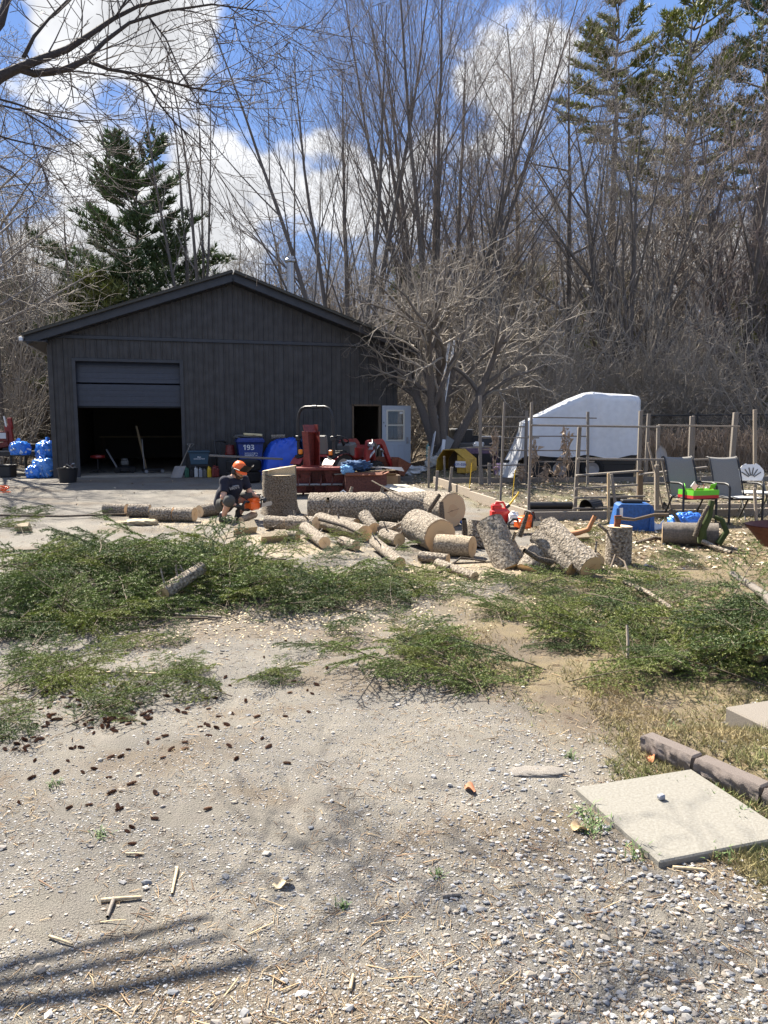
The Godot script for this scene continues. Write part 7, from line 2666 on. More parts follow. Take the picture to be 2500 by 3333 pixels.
# a smooth skin round tapered bones: [from, to, radius, radius]
func skin(bones: Array, cell: float, blend: float, cut: Array = []) -> Shape:
	var lo := Vector3.ONE * 1e9
	var hi := -lo
	for b in bones:
		var r := maxf(b[2], b[3]) + cell * 3 + blend
		for e in 2:
			lo = lo.min(b[e] - Vector3.ONE * r)
			hi = hi.max(b[e] + Vector3.ONE * r)
	var nx := int((hi.x - lo.x) / cell) + 2
	var ny := int((hi.y - lo.y) / cell) + 2
	var nz := int((hi.z - lo.z) / cell) + 2
	var f := PackedFloat32Array()
	f.resize(nx * ny * nz)
	f.fill(1.0)
	for b in bones:
		var a: Vector3 = b[0]
		var d: Vector3 = b[1] - b[0]
		var l2 := maxf(d.length_squared(), 1e-9)
		var r: float = maxf(b[2], b[3]) + blend + cell * 2.5
		var c0 := ((a.min(b[1]) - Vector3.ONE * r - lo) / cell).floor()
		var c1 := ((a.max(b[1]) + Vector3.ONE * r - lo) / cell).ceil()
		for k in range(maxi(int(c0.z), 0), mini(int(c1.z), nz - 1) + 1):
			for j in range(maxi(int(c0.y), 0), mini(int(c1.y), ny - 1) + 1):
				var row := (k * ny + j) * nx
				for i in range(maxi(int(c0.x), 0), mini(int(c1.x), nx - 1) + 1):
					var p := lo + Vector3(i, j, k) * cell
					var t := clampf((p - a).dot(d) / l2, 0.0, 1.0)
					var e := (p - a - d * t).length() - lerpf(b[2], b[3], t)
					var o := f[row + i]
					var h := clampf(0.5 + 0.5 * (o - e) / blend, 0.0, 1.0)
					f[row + i] = lerpf(o, e, h) - blend * h * (1.0 - h)
	for c in cut:
		# a plane: keep the side its normal points to
		for k in nz:
			for j in ny:
				for i in nx:
					var p := lo + Vector3(i, j, k) * cell
					var e: float = -(p - c[0]).dot(c[1])
					var at := (k * ny + j) * nx + i
					if c.size() > 2 and (p - c[0]).length() > c[2]:
						continue
					f[at] = maxf(f[at], e)
	var s := Shape.new()
	var ids := PackedInt32Array()
	ids.resize(nx * ny * nz)
	ids.fill(-1)
	for k in nz - 1:
		for j in ny - 1:
			for i in nx - 1:
				var at := (k * ny + j) * nx + i
				var v8 := [f[at], f[at + 1], f[at + nx], f[at + nx + 1], f[at + nx * ny], f[at + nx * ny + 1], f[at + nx * ny + nx], f[at + nx * ny + nx + 1]]
				var neg := 0
				for e in v8:
					if e < 0.0:
						neg += 1
				if neg == 0 or neg == 8:
					continue
				var sum := Vector3.ZERO
				var n := 0
				for e in [[0, 1], [2, 3], [4, 5], [6, 7], [0, 2], [1, 3], [4, 6], [5, 7], [0, 4], [1, 5], [2, 6], [3, 7]]:
					var x: float = v8[e[0]]
					var y: float = v8[e[1]]
					if (x < 0.0) != (y < 0.0):
						var t := x / (x - y)
						var pa := Vector3(e[0] & 1, (e[0] >> 1) & 1, e[0] >> 2)
						var pb := Vector3(e[1] & 1, (e[1] >> 1) & 1, e[1] >> 2)
						sum += pa.lerp(pb, t)
						n += 1
				var gx: float = (v8[1] + v8[3] + v8[5] + v8[7]) - (v8[0] + v8[2] + v8[4] + v8[6])
				var gy: float = (v8[2] + v8[3] + v8[6] + v8[7]) - (v8[0] + v8[1] + v8[4] + v8[5])
				var gz: float = (v8[4] + v8[5] + v8[6] + v8[7]) - (v8[0] + v8[1] + v8[2] + v8[3])
				ids[at] = s.vert(lo + (Vector3(i, j, k) + sum / n) * cell, Vector3(gx, gy, gz).normalized())
	var st := [1, nx, nx * ny]
	for k in range(1, nz - 1):
		for j in range(1, ny - 1):
			for i in range(1, nx - 1):
				var at := (k * ny + j) * nx + i
				for ax in 3:
					var a := f[at]
					var b: float = f[at + st[ax]]
					if (a < 0.0) == (b < 0.0):
						continue
					var u: int = st[(ax + 1) % 3]
					var w: int = st[(ax + 2) % 3]
					var q := [ids[at - u - w], ids[at - w], ids[at], ids[at - u]]
					if q.min() < 0:
						continue
					if a < 0.0:
						s.ix.append_array([q[0], q[2], q[1], q[0], q[3], q[2]])
					else:
						s.ix.append_array([q[0], q[1], q[2], q[0], q[2], q[3]])
	return s

func build_person() -> void:
	var at := ground_at(-2.42, -12.2)
	var t := thing("person", "person in orange helmet and navy shirt squatting to saw the stump", "person", at)
	# joints, metres from the middle of the feet; x along the picture, z towards the yard's near side
	var pelvis := Vector3(-0.24, 0.27, -0.02)
	var waist := Vector3(-0.2, 0.42, 0.0)
	var chest := Vector3(-0.09, 0.6, 0.03)
	var neck := Vector3(-0.04, 0.73, 0.04)
	var head := Vector3(0.035, 0.82, 0.07)
	var sr := Vector3(-0.17, 0.665, 0.2)
	var er := Vector3(-0.17, 0.42, 0.33)
	var wr := Vector3(0.03, 0.275, 0.33)
	var sl := Vector3(0.08, 0.665, -0.1)
	var el := Vector3(0.19, 0.44, -0.1)
	var wl := Vector3(0.37, 0.385, -0.02)
	var hr := Vector3(-0.22, 0.29, 0.08)
	var kr := Vector3(-0.06, 0.37, 0.4)
	var ar := Vector3(-0.2, 0.07, 0.3)
	var hl := Vector3(-0.18, 0.29, -0.1)
	var kl := Vector3(0.2, 0.4, -0.12)
	var al := Vector3(-0.02, 0.07, -0.1)
	var tone := flat(0.5, 0.29, 0.2, 0.55)
	tone.subsurf_scatter_enabled = true
	tone.subsurf_scatter_strength = 0.15
	var bones := [[pelvis, waist, 0.13, 0.135], [waist, chest, 0.135, 0.14], [chest, neck, 0.12, 0.06], [neck, head, 0.06, 0.06], [chest, sr, 0.09, 0.065], [chest, sl, 0.09, 0.065], [sr, er, 0.056, 0.045], [er, wr, 0.047, 0.031], [sl, el, 0.056, 0.045], [el, wl, 0.047, 0.031], [hr, kr, 0.085, 0.06], [kr, ar, 0.06, 0.038], [hl, kl, 0.085, 0.06], [kl, al, 0.06, 0.038]]
	var body := skin(bones, 0.014, 0.03)
	# head: skull, jaw, nose, brow, ears, on a finer grid, in the same surface
	var look := Vector3(0.72, -0.48, 0.5).normalized()
	var side := look.cross(Vector3.UP).normalized()
	var up := side.cross(look).normalized()
	var face := func(f: float, u: float, r: float) -> Vector3: return head + look * f + up * u + side * r
	var hb := [[face.call(-0.02, 0.03, 0), face.call(0.0, 0.035, 0), 0.088, 0.085], [face.call(0.03, -0.04, 0), face.call(0.045, -0.075, 0), 0.06, 0.04], [face.call(0.08, 0.02, 0), face.call(0.108, -0.022, 0), 0.011, 0.016], [face.call(0.072, 0.032, -0.035), face.call(0.075, 0.032, 0.035), 0.014, 0.014], [face.call(0.085, -0.05, -0.02), face.call(0.085, -0.05, 0.02), 0.011, 0.011], [face.call(-0.01, 0.02, -0.086), face.call(-0.02, -0.02, -0.086), 0.016, 0.012], [face.call(-0.01, 0.02, 0.086), face.call(-0.02, -0.02, 0.086), 0.016, 0.012]]
	merge(body, skin(hb, 0.006, 0.018))
	part("body", body, tone, t)
	var navy := grained(0.012, 0.014, 0.03, noise_tex(0.05, Color(0.8, 0.8, 0.8), Color(1, 1, 1), FastNoiseLite.TYPE_SIMPLEX, 2, 128, 6), 8.0, 0.95)
	var shirt := [[pelvis + Vector3(-0.02, 0.03, 0), waist, 0.15, 0.158], [waist, chest, 0.158, 0.16], [chest, neck + Vector3(-0.01, -0.05, 0), 0.135, 0.075], [chest, sr, 0.1, 0.085], [chest, sl, 0.1, 0.085], [sr, sr.lerp(er, 0.72), 0.08, 0.072], [sl, sl.lerp(el, 0.66), 0.08, 0.072], [waist + Vector3(0.06, -0.02, 0.04), chest + Vector3(0.06, -0.06, 0.03), 0.13, 0.12]]
	var cr := sr.lerp(er, 0.72)
	var cl := sl.lerp(el, 0.66)
	part("shirt", skin(shirt, 0.013, 0.03, [[cr, (sr - er).normalized(), 0.16], [cl, (sl - el).normalized(), 0.15], [neck + Vector3(0, -0.005, 0), Vector3(-0.4, -0.9, -0.1).normalized(), 0.13]]), navy, t)
	var grey := grained(0.075, 0.075, 0.07, noise_tex(0.05, Color(0.8, 0.8, 0.8), Color(1, 1, 1), FastNoiseLite.TYPE_SIMPLEX, 2, 128, 8), 8.0, 0.95)
	var kr2 := kr.lerp(ar, 0.12)
	var kl2 := kl.lerp(al, 0.12)
	var shorts := [[pelvis, pelvis + Vector3(0, 0.06, 0), 0.16, 0.15], [hr, kr, 0.115, 0.088], [hl, kl, 0.115, 0.088], [kr, kr2, 0.085, 0.08], [kl, kl2, 0.085, 0.08], [pelvis, hr, 0.13, 0.12]]
	part("shorts", skin(shorts, 0.014, 0.03, [[kr2 - (kr2 - kr).normalized() * 0.0 + (ar - kr).normalized() * 0.05, (kr - ar).normalized(), 0.17], [kl2 + (al - kl).normalized() * 0.05, (kl - al).normalized(), 0.17]]), grey, t)
	# boots and gloves with fingers
	for e in [[ar, 0.5], [al, 0.1]]:
		var a: Vector3 = e[0]
		var d := Vector3(cos(e[1]), 0, sin(e[1]))
		part("boot", skin([[a + Vector3(0, 0.06, 0), a - Vector3(0, 0.02, 0), 0.052, 0.055], [a - Vector3(0, 0.03, 0) - d * 0.03, a + d * 0.15 - Vector3(0, 0.035, 0), 0.042, 0.038]], 0.012, 0.02), mats.black, t)
	hand(t, wr, Vector3(0.8, -0.25, -0.05).normalized(), Vector3(0.1, 0.2, -1.0))
	hand(t, wl, Vector3(0.75, -0.3, 0.55).normalized(), Vector3(0.3, -1.0, 0.0))
	# helmet with brim, raised mesh visor and muffs
	var hel := Node3D.new()
	hel.name = "helmet"
	t.add_child(hel)
	hel.transform = Transform3D(Basis(look, up, side), head)
	var s := Shape.new()
	var rows := []
	for j in 12:
		var a := PI / 2 * (1.0 - j / 11.0)
		var row := []
		for i in 32:
			var b := TAU * i / 32
			row.append(Vector3(cos(b) * 0.128 * cos(a) - 0.005, 0.05 + 0.125 * sin(a) - (0.02 if j == 11 else 0.0) + 0.006 * maxf(0.0, cos(b * 2.0)) * cos(a), sin(b) * 0.108 * cos(a)))
		rows.append(row)
	s.sheet(rows, 0.004, true)
	part("shell", s, mats.orange, hel)
	s = Shape.new()
	rows = []
	for j in 4:
		var row := []
		for i in 17:
			var b := -1.25 + 2.5 * i / 16
			var k := 1.0 + 0.1 * j * cos(b * 0.9)
			row.append(Vector3(cos(b) * 0.125 * k, 0.04 - 0.006 * j, sin(b) * 0.106 * (1.0 + 0.03 * j)))
		rows.append(row)
	s.sheet(rows, 0.004)
	part("brim", s, mats.orange, hel)
	s = Shape.new()
	rows = []
	for j in 6:
		var row := []
		for i in 13:
			var b := -1.0 + 2.0 * i / 12
			row.append(Vector3(cos(b) * 0.14 + 0.015 + 0.028 * j * 0.5, 0.075 + j * 0.028, sin(b) * 0.12))
		rows.append(row)
	s.sheet(rows, 0.003)
	part("visor", s, grained(0.02, 0.018, 0.016, noise_tex(0.2, Color(0.5, 0.5, 0.5), Color(1, 1, 1), FastNoiseLite.TYPE_SIMPLEX, 1, 128, 3), 20.0, 0.6), hel)
	for z in [-1.0, 1.0]:
		s = Shape.new()
		s.tube([Vector3(-0.01, 0.05, z * 0.113), Vector3(0.12, 0.09, z * 0.12)], [0.012, 0.008], 6)
		part("visor_arm", s, mats.black, hel)
		s = Shape.new()
		s.lathe([Vector2(0.0, 0), Vector2(0.036, 0.0), Vector2(0.042, 0.012), Vector2(0.038, 0.032), Vector2(0.0, 0.036)], 16, Transform3D(Basis(Vector3.RIGHT, z * PI / 2).scaled(Vector3(1.0, 1.3, 1.0)), Vector3(-0.005, -0.005, z * 0.09)))
		part("ear_muff", s, mats.black, hel)
	# hair at the back, beard, safety glasses
	part("hair", skin([[face.call(-0.045, 0.03, -0.04), face.call(-0.045, 0.03, 0.04), 0.066, 0.066], [face.call(-0.06, -0.02, -0.03), face.call(-0.06, -0.02, 0.03), 0.04, 0.04]], 0.008, 0.02), flat(0.03, 0.02, 0.014, 0.8), t)
	part("beard", skin([[face.call(0.06, -0.075, -0.03), face.call(0.06, -0.075, 0.03), 0.036, 0.036], [face.call(0.02, -0.05, -0.06), face.call(0.05, -0.075, -0.035), 0.02, 0.026], [face.call(0.02, -0.05, 0.06), face.call(0.05, -0.075, 0.035), 0.02, 0.026], [face.call(0.096, -0.034, -0.02), face.call(0.096, -0.034, 0.02), 0.008, 0.008]], 0.006, 0.012), flat(0.06, 0.034, 0.02, 0.9), t)
	s = Shape.new()
	for z in [-0.036, 0.036]:
		var ring := []
		var rr := []
		for i in 13:
			var a := TAU * i / 12
			ring.append(face.call(0.098, 0.008 + sin(a) * 0.02, z + cos(a) * 0.027))
			rr.append(0.0035)
		s.tube(ring, rr, 5, false)
		s.tube([face.call(0.096, 0.012, z * 1.75), face.call(0.0, 0.015, signf(z) * 0.09)], [0.0035, 0.0035], 5)
	part("glasses", s, flat(0.5, 0.42, 0.12, 0.3), t)
	# the print on the chest: letters under a bar
	var bx := Vector3(0.8, -0.12, 0.59).normalized()
	var bz := Vector3(0.5, -0.15, 0.85).normalized()
	bx = Vector3(0.85, 0.12, -0.5).normalized()
	bz = bx.cross(Vector3(0.12, 0.9, 0.2)).normalized()
	var tb := Basis(bx, bz.cross(bx).normalized(), bz)
	var pc := chest + Vector3(0.07, -0.045, 0.155)
	var ink := flat(0.3, 0.31, 0.33, 0.8)
	lettering("VANS", 0.05, t, pc, tb, ink, "shirt_print", false, 0.02)
	s = Shape.new()
	s.box(pc + tb * Vector3(0.02, 0.035, 0.004), Vector3(0.1, 0.008, 0.02), tb)
	part("shirt_print", s, ink, t)
	saw("chainsaw", "orange chainsaw held against the foot of the tall stump", Transform3D(Basis(Vector3(0.45, 0.0, -0.89), Vector3.UP, Vector3(0.89, 0.0, 0.45)).orthonormalized(), at + Vector3(0.27, 0.23, -0.02)))

func merge(a: Shape, b: Shape) -> void:
	var k := a.v.size()
	a.v.append_array(b.v)
	a.n.append_array(b.n)
	for i in b.ix:
		a.ix.append(i + k)

# a gloved hand closing on a grip: palm, four unequal bent fingers and a thumb from the palm's side
func hand(t: Node3D, wrist: Vector3, d: Vector3, curl: Vector3) -> void:
	var c := (curl - d * curl.dot(d)).normalized()
	var s := d.cross(c).normalized()
	var b := [[wrist - d * 0.02, wrist + d * 0.03, 0.03, 0.032], [wrist + d * 0.03 - s * 0.02, wrist + d * 0.08 - s * 0.024, 0.018, 0.016], [wrist + d * 0.03 + s * 0.02, wrist + d * 0.08 + s * 0.024, 0.018, 0.016], [wrist + d * 0.03, wrist + d * 0.085, 0.02, 0.016]]
	for k in 4:
		var o := s * (k - 1.5) * 0.02
		var ln: float = [0.85, 1.0, 0.95, 0.75][k]
		var p := wrist + d * 0.085 + o
		var p1 := p + (d * 0.75 + c * 0.65).normalized() * 0.036 * ln
		var p2 := p1 + (d * 0.0 + c).normalized() * 0.028 * ln
		var p3 := p2 + (c * 0.5 - d * 0.85).normalized() * 0.022 * ln
		b.append_array([[p, p1, 0.0105, 0.0098], [p1, p2, 0.0098, 0.009], [p2, p3, 0.009, 0.008]])
	var q := wrist + d * 0.035 - s * 0.03
	var q1 := q + (d * 0.6 - s * 0.7 + c * 0.4).normalized() * 0.035
	var q2 := q1 + (d * 0.7 + c * 0.7 + s * 0.2).normalized() * 0.03
	b.append_array([[q, q1, 0.013, 0.0115], [q1, q2, 0.0115, 0.0095]])
	part("glove", skin(b, 0.006, 0.006), mats.black, t)

# a spruce bough: stem, flat side branches, and every twig dressed in short needles
func bough(called: String, label: String, sd: int, length: float, m: Material) -> Node3D:
	var q := RandomNumberGenerator.new()
	q.seed = sd
	var wood := Shape.new()
	var nee := Shape.new()
	nee.coloured = true
	var t := thing(called, label, "bough", Vector3.ZERO, 0.0, "")
	var spine := []
	var rr := []
	var p := Vector3.ZERO
	var d := Vector3(1, 0.12, 0)
	for i in 9:
		spine.append(p)
		rr.append(lerpf(0.008, 0.002, i / 8.0) * length)
		d = (d + Vector3(0, q.randf_range(-0.08, 0.05), q.randf_range(-0.09, 0.09))).normalized()
		p += d * length / 8
	wood.tube(spine, rr, 5, false)
	var dress := func(a: Vector3, b: Vector3, tip: float) -> void:
		var ax := (b - a).normalized()
		var n := int((b - a).length() / 0.003)
		var sd2 := ax.cross(Vector3.UP).normalized()
		var u2 := sd2.cross(ax)
		for k in n:
			var f := float(k) / n
			var an := q.randf() * TAU
			var shade := q.randf_range(0.7, 1.3) * (1.0 + 0.35 * f * tip)
			nee.tint = Color(shade, shade, shade * 0.9)
			var out := (sd2 * cos(an) + u2 * (sin(an) * 0.8 + 0.15) + ax * 0.75).normalized()
			var o := a.lerp(b, f)
			var w := out.cross(Vector3(q.randf() - 0.5, q.randf() - 0.5, q.randf() - 0.5)).normalized() * 0.003
			nee.tri(o - w, o + out * q.randf_range(0.015, 0.027), o + w)
	var sides := int(20 * length)
	for k in sides:
		var f := 0.05 + 0.95 * (k + q.randf() * 0.6) / sides
		var i := mini(int(f * 8), 7)
		var o: Vector3 = spine[i].lerp(spine[i + 1], f * 8 - i)
		var ax: Vector3 = (spine[i + 1] - spine[i]).normalized()
		var sg := 1.0 if k % 2 == 0 else -1.0
		var dir := (ax * 0.75 + Vector3(0, q.randf_range(-0.3, 0.25), sg * q.randf_range(0.6, 1.0))).normalized()
		var ln := length * 0.42 * (1.12 - f) * q.randf_range(0.7, 1.2) + 0.06
		var a := o
		var segs := maxi(2, int(ln / 0.1))
		var st := ln / segs
		var prev: Vector3 = dir
		for e in segs:
			prev = (prev + Vector3(q.randf_range(-0.12, 0.12), -0.09 + q.randf_range(-0.08, 0.08), q.randf_range(-0.12, 0.12))).normalized()
			var b: Vector3 = a + prev * st
			wood.tube([a, b], [0.0032, 0.0026], 3, false)
			dress.call(a, b, float(e) / segs)
			# twigs to both sides
			for g in [-1.0, 1.0]:
				if q.randf() < 0.3:
					continue
				var td: Vector3 = (prev * 0.8 + prev.cross(Vector3.UP).normalized() * g * q.randf_range(0.5, 0.9) + Vector3(0, q.randf_range(-0.35, 0.15), 0)).normalized()
				var tl := minf(0.16, ln * 0.45) * (1.15 - float(e) / segs) * q.randf_range(0.6, 1.2)
				dress.call(b, b + td * tl, 1.0)
			a = b
	dress.call(spine[6], spine[8], 1.0)
	part("stem", wood, mats.stick, t)
	part("needles", nee, m, t)
	return t

func build_boughs() -> void:
	var q := RandomNumberGenerator.new()
	q.seed = 303
	var kinds := []
	var tints := [mats.spruce, mats.spruce_deep, mats.spruce_light, mats.spruce, mats.spruce_deep]
	for k in 5:
		kinds.append(bough("spruce_bough", "", 401 + k, 1.0 if k < 3 else 0.62, tints[k]))
	# heaps: outline on the ground given by pixels, how many, how high, size, label
	var heaps := [
		[[[0, 1890], [190, 1830], [380, 1800], [680, 1810], [850, 1835], [1000, 1860], [1130, 1910], [1110, 1960], [960, 2015], [740, 1985], [600, 2000], [500, 2035], [300, 2050], [0, 2080]], 175, 0.45, 1.0, "cut spruce bough in the biggest brush heap before the row of rounds", "boughs of the biggest brush heap"],
		[[[1050, 1870], [1250, 1850], [1500, 1900], [1520, 1940], [1300, 1985], [1230, 1975], [1060, 1930]], 30, 0.13, 0.7, "spruce bough spread below the thin log", "boughs below the thin log"],
		[[[1530, 1880], [1700, 1880], [1990, 1900], [2050, 1960], [1900, 1985], [1600, 1925]], 24, 0.12, 0.66, "spruce bough spread before the leaning trunk pieces", "boughs before the leaning trunk pieces"],
		[[[880, 1740], [960, 1740], [1000, 1790], [900, 1790]], 4, 0.25, 0.45, "small spruce bough propped at the tall stump's foot", "boughs at the stump's foot"],
		[[[1180, 1700], [1330, 1730], [1400, 1800], [1250, 1800], [1120, 1830], [1000, 1850]], 10, 0.15, 0.6, "spruce bough lying between the sawn logs", "boughs between the logs"],
		[[[1090, 2190], [1200, 2110], [1420, 2075], [1560, 2120], [1700, 2210], [1450, 2260], [1200, 2260]], 24, 0.16, 0.66, "spruce bough of the low heap in the middle of the gravel", "boughs of the low heap on the gravel"],
		[[[1680, 2090], [1800, 2020], [2060, 2000], [2080, 2090], [1850, 2120]], 22, 0.24, 0.68, "spruce bough of the heap on bare brown soil", "boughs of the heap on brown soil"],
		[[[1900, 2180], [2050, 2120], [2180, 2150], [2230, 2220], [2000, 2250]], 17, 0.2, 0.55, "spruce bough round the buried stub of trunk", "boughs round the buried stub"],
		[[[2180, 2150], [2260, 2060], [2400, 2020], [2530, 2010], [2540, 2200], [2300, 2230]], 40, 0.52, 0.9, "spruce bough of the tall heap over the pale sawn trunk", "boughs of the tall heap by the grass"],
		[[[1950, 1900], [2150, 1900], [2300, 1940], [2250, 2000], [2000, 1990]], 14, 0.16, 0.7, "spruce bough beside the pale fallen branch", "boughs beside the pale branch"],
		[[[1540, 1980], [1640, 1960], [1720, 2000], [1600, 2020]], 5, 0.06, 0.55, "flat spruce bough on brown soil beside the low heap", "flat boughs on brown soil"],
		[[[20, 2170], [150, 2120], [300, 2190], [260, 2260], [60, 2260]], 11, 0.16, 0.6, "spruce bough of the small tuft amid cones", "boughs of the tuft amid cones"],
		[[[330, 2280], [480, 2230], [690, 2210], [680, 2290], [420, 2360], [300, 2350]], 11, 0.1, 0.5, "spruce bough strewn over brown cones", "boughs strewn over cones"],
		[[[350, 2110], [480, 2070], [600, 2080], [560, 2130], [380, 2140]], 6, 0.07, 0.5, "spruce spray on gravel beyond the stick", "sprays beyond the stick"],
		[[[530, 2180], [680, 2170], [700, 2220], [560, 2220]], 5, 0.06, 0.45, "spruce spray at the end of the long stick", "sprays at the stick's end"],
		[[[820, 2190], [960, 2190], [950, 2260], [840, 2240]], 5, 0.05, 0.42, "loose spruce spray alone on open gravel", "loose sprays on open gravel"],
		[[[960, 2080], [1120, 2050], [1180, 2090], [1010, 2140]], 6, 0.06, 0.5, "thin spruce spray between the two heaps", "thin sprays between heaps"],
		[[[2110, 1800], [2280, 1810], [2260, 1850], [2120, 1840]], 6, 0.12, 0.5, "spruce tuft on dry grass before the mossy log", "tufts before the mossy log"],
		[[[0, 1630], [150, 1650], [250, 1670], [240, 1690], [0, 1690]], 7, 0.12, 0.7, "spruce bough on gravel towards the orange cord", "boughs towards the orange cord"],
		[[[280, 1670], [400, 1665], [420, 1690], [300, 1690]], 4, 0.08, 0.5, "spruce spray round the dark round of the row", "sprays round the dark round"],
		[[[0, 1690], [90, 1720], [100, 1780], [0, 1790]], 5, 0.2, 0.6, "spruce bough behind the small pale wedge", "boughs behind the pale wedge"],
		[[[0, 2330], [60, 2300], [90, 2400], [0, 2440]], 4, 0.05, 0.5, "spruce spray among cones at the gravel's shady side", "sprays at the gravel's shady side"],
		[[[1870, 1735], [1950, 1735], [1960, 1770], [1880, 1770]], 4, 0.12, 0.5, "spruce tuft behind the chopping block", "tufts behind the chopping block"]]
	var first := 0
	var rest := [[], [], [], [], []]
	heaps.append(heaps.pop_front())
	for h in heaps:
		var pk := PackedVector2Array()
		for e in h[0]:
			pk.append(Vector2(e[0], e[1]))
		var box := Rect2(pk[0], Vector2.ZERO)
		for e in pk:
			box = box.expand(e)
		var mid := Vector2.ZERO
		for e in pk:
			mid += e / pk.size()
		var n := 0
		var tries := 0
		while n < h[1] and tries < 4000:
			tries += 1
			var e := box.position + Vector2(q.randf(), q.randf()) * box.size
			if not Geometry2D.is_point_in_polygon(e, pk):
				continue
			var p := on_ground(e.x, e.y)
			# heaps are highest away from their edge
			var edge := 1e9
			for i in pk.size():
				var c := Geometry2D.get_closest_point_to_segment(e, pk[i], pk[(i + 1) % pk.size()])
				edge = minf(edge, (c - e).length())
			var rise: float = h[2] * smoothstep(0.0, box.size.y * 0.4, edge)
			var size: float = h[3] * q.randf_range(0.7, 1.15)
			var lift := rise * pow(q.randf(), 0.7) + 0.015
			var yaw := q.randf() * TAU
			var tip: float = q.randf_range(-0.12, 0.32) * (0.5 + h[2] * 2.0)
			var b := Basis.from_euler(Vector3(q.randf_range(-0.5, 0.5), yaw, tip)).scaled(Vector3.ONE * size)
			var k := q.randi() % 5
			# set back by half its length so that it lies in the outline
			p.y = land(p.x, p.z) + lift
			p -= b * Vector3(0.45, 0.05, 0)
			p.y = maxf(p.y, land(p.x, p.z) + 0.012)
			var o: Node3D
			if first < 5:
				o = kinds[first]
				o.transform = Transform3D(b, p)
				o.set_meta("label", h[4])
				o.set_meta("group", h[5])
				first += 1
			elif first < 290:
				o = copy(kinds[k], p, b, h[4], h[5])
				first += 1
			else:
				rest[k].append(Transform3D(b, p))
			n += 1
	var says := ["broad", "deep green", "light green", "short", "small dark"]
	for k in 5:
		for c in kinds[k].get_children():
			scatter("brush_heap_filling", c.mesh, rest[k], [], says[k] + " spruce " + ("stems" if str(c.name) == "stem" else "needles") + " packed inside the biggest brush heap", "brush")
	# bare poles and sticks lying about
	stick("thin grey pole lying under the near edge of the biggest heap", [up(on_ground(335, 2015), 0.03), up(on_ground(440, 2012), 0.04), up(on_ground(545, 2014), 0.03)], 0.016, mats.stick)
	stick("pale stripped pole beside the little log with stubs", [up(on_ground(475, 1995), 0.03), up(on_ground(580, 2012), 0.03), up(on_ground(720, 2018), 0.02)], 0.017, mats.grey_wood)
	stick("long pale stick lying straight across the gravel", [up(on_ground(250, 2203), 0.015), up(on_ground(400, 2196), 0.02), up(on_ground(540, 2202), 0.015)], 0.009, mats.pale_split)
	stick("long dark bough stem lying towards the row of rounds", [up(on_ground(0, 1685), 0.04), up(on_ground(200, 1690), 0.05), up(on_ground(420, 1680), 0.04)], 0.022, mats.dark_bark)
	stick("straight dark pole behind the biggest brush heap", [up(on_ground(0, 1805), 0.03), up(on_ground(180, 1795), 0.03), up(on_ground(320, 1790), 0.02)], 0.02, mats.dark_bark)
	stick("pale speckled branch lying behind the heap on brown soil", [up(on_ground(2030, 1940), 0.14), up(on_ground(2110, 1965), 0.1), up(on_ground(2190, 2005), 0.06), up(on_ground(2240, 2015), 0.04)], 0.024, mats.log_bark)
	stick("thick grey branch rising out of the tall heap", [up(on_ground(2560, 2180), 0.3), up(on_ground(2480, 2130), 0.42), up(on_ground(2370, 2080), 0.5)], 0.035, mats.grey_wood)
	stick("forked bare twig curling over the boughs by the chopping block", [up(on_ground(1980, 1900), 0.1), up(on_ground(2000, 1880), 0.24), up(on_ground(2030, 1890), 0.2), up(on_ground(2060, 1930), 0.06)], 0.012, mats.stick)
	stick("curved bare twig in front of the stripped round", [up(on_ground(1430, 1880), 0.05), up(on_ground(1500, 1850), 0.12), up(on_ground(1580, 1850), 0.08)], 0.014, mats.dark_bark)
	stick("straight thin branch lying behind the thin pale log", [up(on_ground(1470, 1846), 0.04), up(on_ground(1600, 1846), 0.06)], 0.014, mats.dark_bark)
	stick("white dead branch standing in the heap on brown soil", [up(on_ground(2040, 2200), 0.05), up(on_ground(2040, 2190), 0.2), up(on_ground(2035, 2180), 0.3)], 0.012, mats.pale_wood)
	stick("slim bare stem crossing the biggest heap's crest", [up(on_ground(640, 1800), 0.35), up(on_ground(690, 1805), 0.36), up(on_ground(740, 1812), 0.33)], 0.011, mats.pale_wood)

